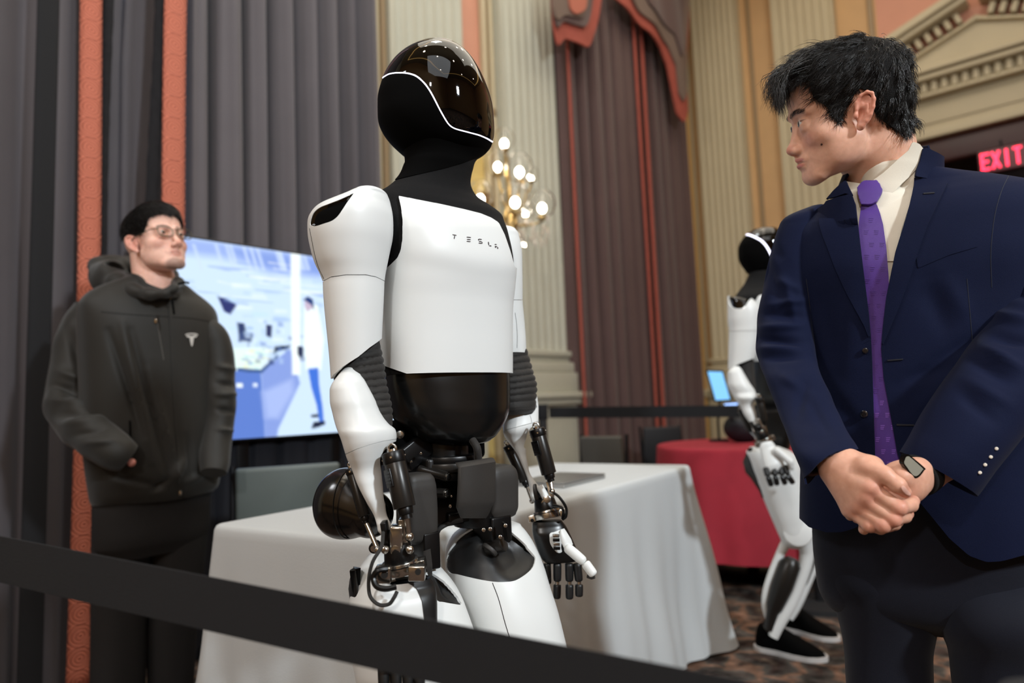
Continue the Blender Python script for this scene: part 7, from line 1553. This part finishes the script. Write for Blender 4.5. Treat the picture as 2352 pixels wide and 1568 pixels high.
jv = ridges(jv, jp, N, [(250, 760, 330, 1000, 9, -.010), (280, 740, 350, 1060, 9, .010), (300, 760, 400, 1120, 10, -.010), (340, 850, 420, 1130, 8, .008), (395, 1110, 425, 1050, 8, .012), (385, 1100, 350, 1128, 7, -.010), (420, 1110, 470, 1090, 8, .008), (430, 1000, 440, 1100, 8, -.008), (240, 1090, 380, 1120, 7, -.007)])
jk = obj('jacket', *shell(jv, [q for q in jf if len(q) <= 4], .002, .005), M_jk, MB, sharp=70, label='black softshell jacket'); KB = bvh_of(*shell(jv, [q for q in jf if len(q) <= 4], .002, .005))
def dec2(nm, poly, off, th, m, res=2.5, par=None, B_=None):
    v, f = decal(B_ or KB, poly, off, th, res)
    return obj(nm, v, f, m, par or jk, sharp=50) if len(v) else None
dec2('zip_fly', [(384, 668), (390, 668), (398, 760), (404, 900), (410, 1000), (416, 1090), (418, 1128), (412, 1128), (406, 1020), (398, 900), (392, 780)], .0, .003, M_jk)
zl = spline([(386, 665), (393, 740), (400, 860), (407, 980), (414, 1080), (417, 1128)], 40)
for nm, pts, r_, m_ in (('zip', zl, .0012, mat('grey_zip', '#55534f', .4)), ('yoke_seam', spline([(232, 716), (300, 722), (362, 726), (392, 728)], 20), .0009, M_matt), ('yoke_seam', spline([(396, 728), (440, 731), (480, 738)], 20), .0009, M_matt), ('chest_zip', spline([(362, 742), (368, 780), (376, 826)], 20), .0014, mat('grey_zip', ''))):
    q = []
    for x, y in pts:
        h = KB.ray_cast(Vector(CAM), Vector(nrm(P(x, y, 1)-CAM)))
        if h[0] is not None: q.append(np.array(h[0]))
    if len(q) > 3: g = G(); g.tube(q, r_, 6); g.obj(nm, m_, jk)
M_emb = mat('grey_emblem', '#c6c2bc', .6)
em = empty('emblem', (0, 0, 0)); em.parent = MB; em.location = MB.matrix_basis.inverted() @ Vector(P(438, 778, 2.2))
dec2('emblem_bar', smooth_poly([(425, 768), (432, 765.5), (440, 764.8), (448, 765.5), (454, 768), (453, 770), (446, 768), (439, 767.4), (432, 768), (426, 770)], 40), .0006, .0012, M_emb, 1.2, em)
dec2('emblem_stem', [(427, 771), (433, 770), (437.5, 770.5), (439, 774), (441, 770.5), (447, 770), (452, 771.5), (450, 775), (445.5, 774), (444, 778), (441.5, 794), (439.5, 795), (437.5, 788), (435.5, 777), (434.5, 774), (430, 775)], .0006, .0012, M_emb, 1.2, em)
for x, y in ((361, 737), (417, 1131), (377, 662), (395, 683)):
    h = KB.ray_cast(Vector(CAM), Vector(nrm(P(x, y, 1)-CAM)))
    if h[0] is not None: p = np.array(h[0]); g = G(); g.box(p-_F*.008, .004, .003, .007, _R, _F, _U, bev=.001); g.obj('zip_pull', M_chr, jk)
for pts in ([(395, 685), (398, 705), (400, 722)], [(409, 652), (424, 648), (434, 650)]): g = G(); g.tube([P(x, y, 2.18) for x, y in pts], .0035, 8); g.obj('drawcord', M_matt, jk)
# hood and collar
hd = SDF(P(320, 640, 2.36)-.28, P(320, 640, 2.36)+.28, .005); ctr = P(350, 655, 2.35)
hp = [(400, 662, 2.24, .013), (380, 674, 2.23, .014), (345, 676, 2.23, .018), (308, 668, 2.25, .024), (272, 652, 2.30, .034), (248, 635, 2.38, .048), (262, 622, 2.46, .050), (305, 618, 2.50, .045), (350, 620, 2.48, .035), (390, 632, 2.43, .026), (408, 650, 2.34, .018), (400, 662, 2.24, .013)]
for a, b in zip(hp[:-1], hp[1:]): hd.cone(P(*a[:3]), P(*b[:3]), a[3], b[3], .02)
hd.ell(P(262, 628, 2.36), (.05, .06, .045), .03); hd.cone(P(222, 612, 2.42), P(275, 606, 2.44), .022, .02, .03); hd.cone(P(222, 612, 2.42), P(232, 650, 2.34), .022, .03, .03)
hd.ell(P(272, 614, 2.36), (.035, .045, .022), .02, True); hd.ell(P(352, 625, 2.34), (.070, .074, .12), .01, True)
v, f = hd.mesh(2); v = folds(v, f, .004, 30, 6); obj('hood', v, f, M_jk, jk)
cs2 = csurf([P(347, 608, 2.34), P(354, 650, 2.34), P(360, 690, 2.34)], [.064, .074, .086], 60, 30)
v, f = decal(cs2, smooth_poly([(296, 640), (310, 628), (335, 648), (365, 662), (388, 664), (402, 652), (412, 650), (414, 672), (395, 690), (340, 688), (300, 668)], 40), .0, .006, 3.); obj('collar', v, f, M_jk, jk, sharp=60)
def sleeve2(ax, rad, rid, seed, nm='sleeve'):
    v, f = tube(spline(ax, 110), rows_interp(np.stack([np.arange(len(rad)), rad], 1), 110)[:, 1], 80, True); p = proj(v); N = normals(v, [q for q in f if len(q) <= 4]); v = ridges(v, p, N, rid); v = folds(v, [q for q in f], .006, 22, seed); return obj(nm, v, f, M_jk, jk, sharp=70)
sleeve2([P(212, 712, 2.40), P(196, 760, 2.36), P(180, 840, 2.32), P(166, 915, 2.28), P(180, 965, 2.22), P(222, 1008, 2.16), P(262, 1035, 2.14), P(292, 1052, 2.16)], [.060, .078, .080, .078, .072, .064, .058, .045],
        [(130, 850, 215, 880, 10, .010), (122, 885, 210, 910, 9, -.012), (115, 920, 225, 925, 9, .012), (125, 950, 225, 950, 9, -.012), (140, 975, 240, 960, 8, .010), (165, 1000, 250, 985, 8, -.009), (190, 1020, 268, 1010, 7, .008), (160, 760, 190, 860, 10, -.007)], 7)
sleeve2([P(462, 742, 2.44), P(488, 775, 2.46), P(502, 850, 2.46), P(504, 920, 2.44), P(500, 980, 2.42), P(494, 1040, 2.38), P(488, 1085, 2.34)], [.03, .052, .058, .056, .054, .050, .04],
        [(500, 840, 545, 850, 7, .008), (498, 880, 545, 885, 6, -.010), (498, 905, 545, 905, 6, .010), (500, 940, 540, 945, 6, -.010), (500, 985, 540, 990, 6, .008)], 9)
g = G(); g.sph(P(302, 1062, 2.15), .013, 8); g.obj('wrist_skin', mat('skin_plain', '#b9776a', .5), MB)
dec2('pocket_edge', [(296, 965), (300, 965), (304, 1070), (299, 1072)], .002, .004, M_matt)
M_tr2 = mat('black_trousers', '#1d1c1d', .8, var=.2, vscale=6)
legs(MB, [[(1120, 214, 486, 2.36, .5), (1180, 208, 484, 2.36, .5), (1240, 214, 478, 2.36, .48), (1270, 250, 460, 2.36, .4)], [(1140, 208, 368, 2.34, .9), (1300, 207, 352, 2.34, .9), (1450, 208, 340, 2.34, .9), (1568, 206, 335, 2.34, .9), (1630, 205, 330, 2.34, 1.)], [(1140, 345, 486, 2.44, .9), (1300, 340, 470, 2.44, .9), (1450, 336, 452, 2.44, .9), (1568, 335, 445, 2.44, .9), (1605, 335, 442, 2.44, 1.)]], M_tr2, yaw=YB, seed=50, amp=.008)
for x, d in ((275, 2.3), (395, 2.42)):
    a = P(x, 1500, d); a[2] = 0; b = a+np.array([.20, -.14, 0]); shoe(a-nrm(b-a)*.08, b, .10, .048, MB)
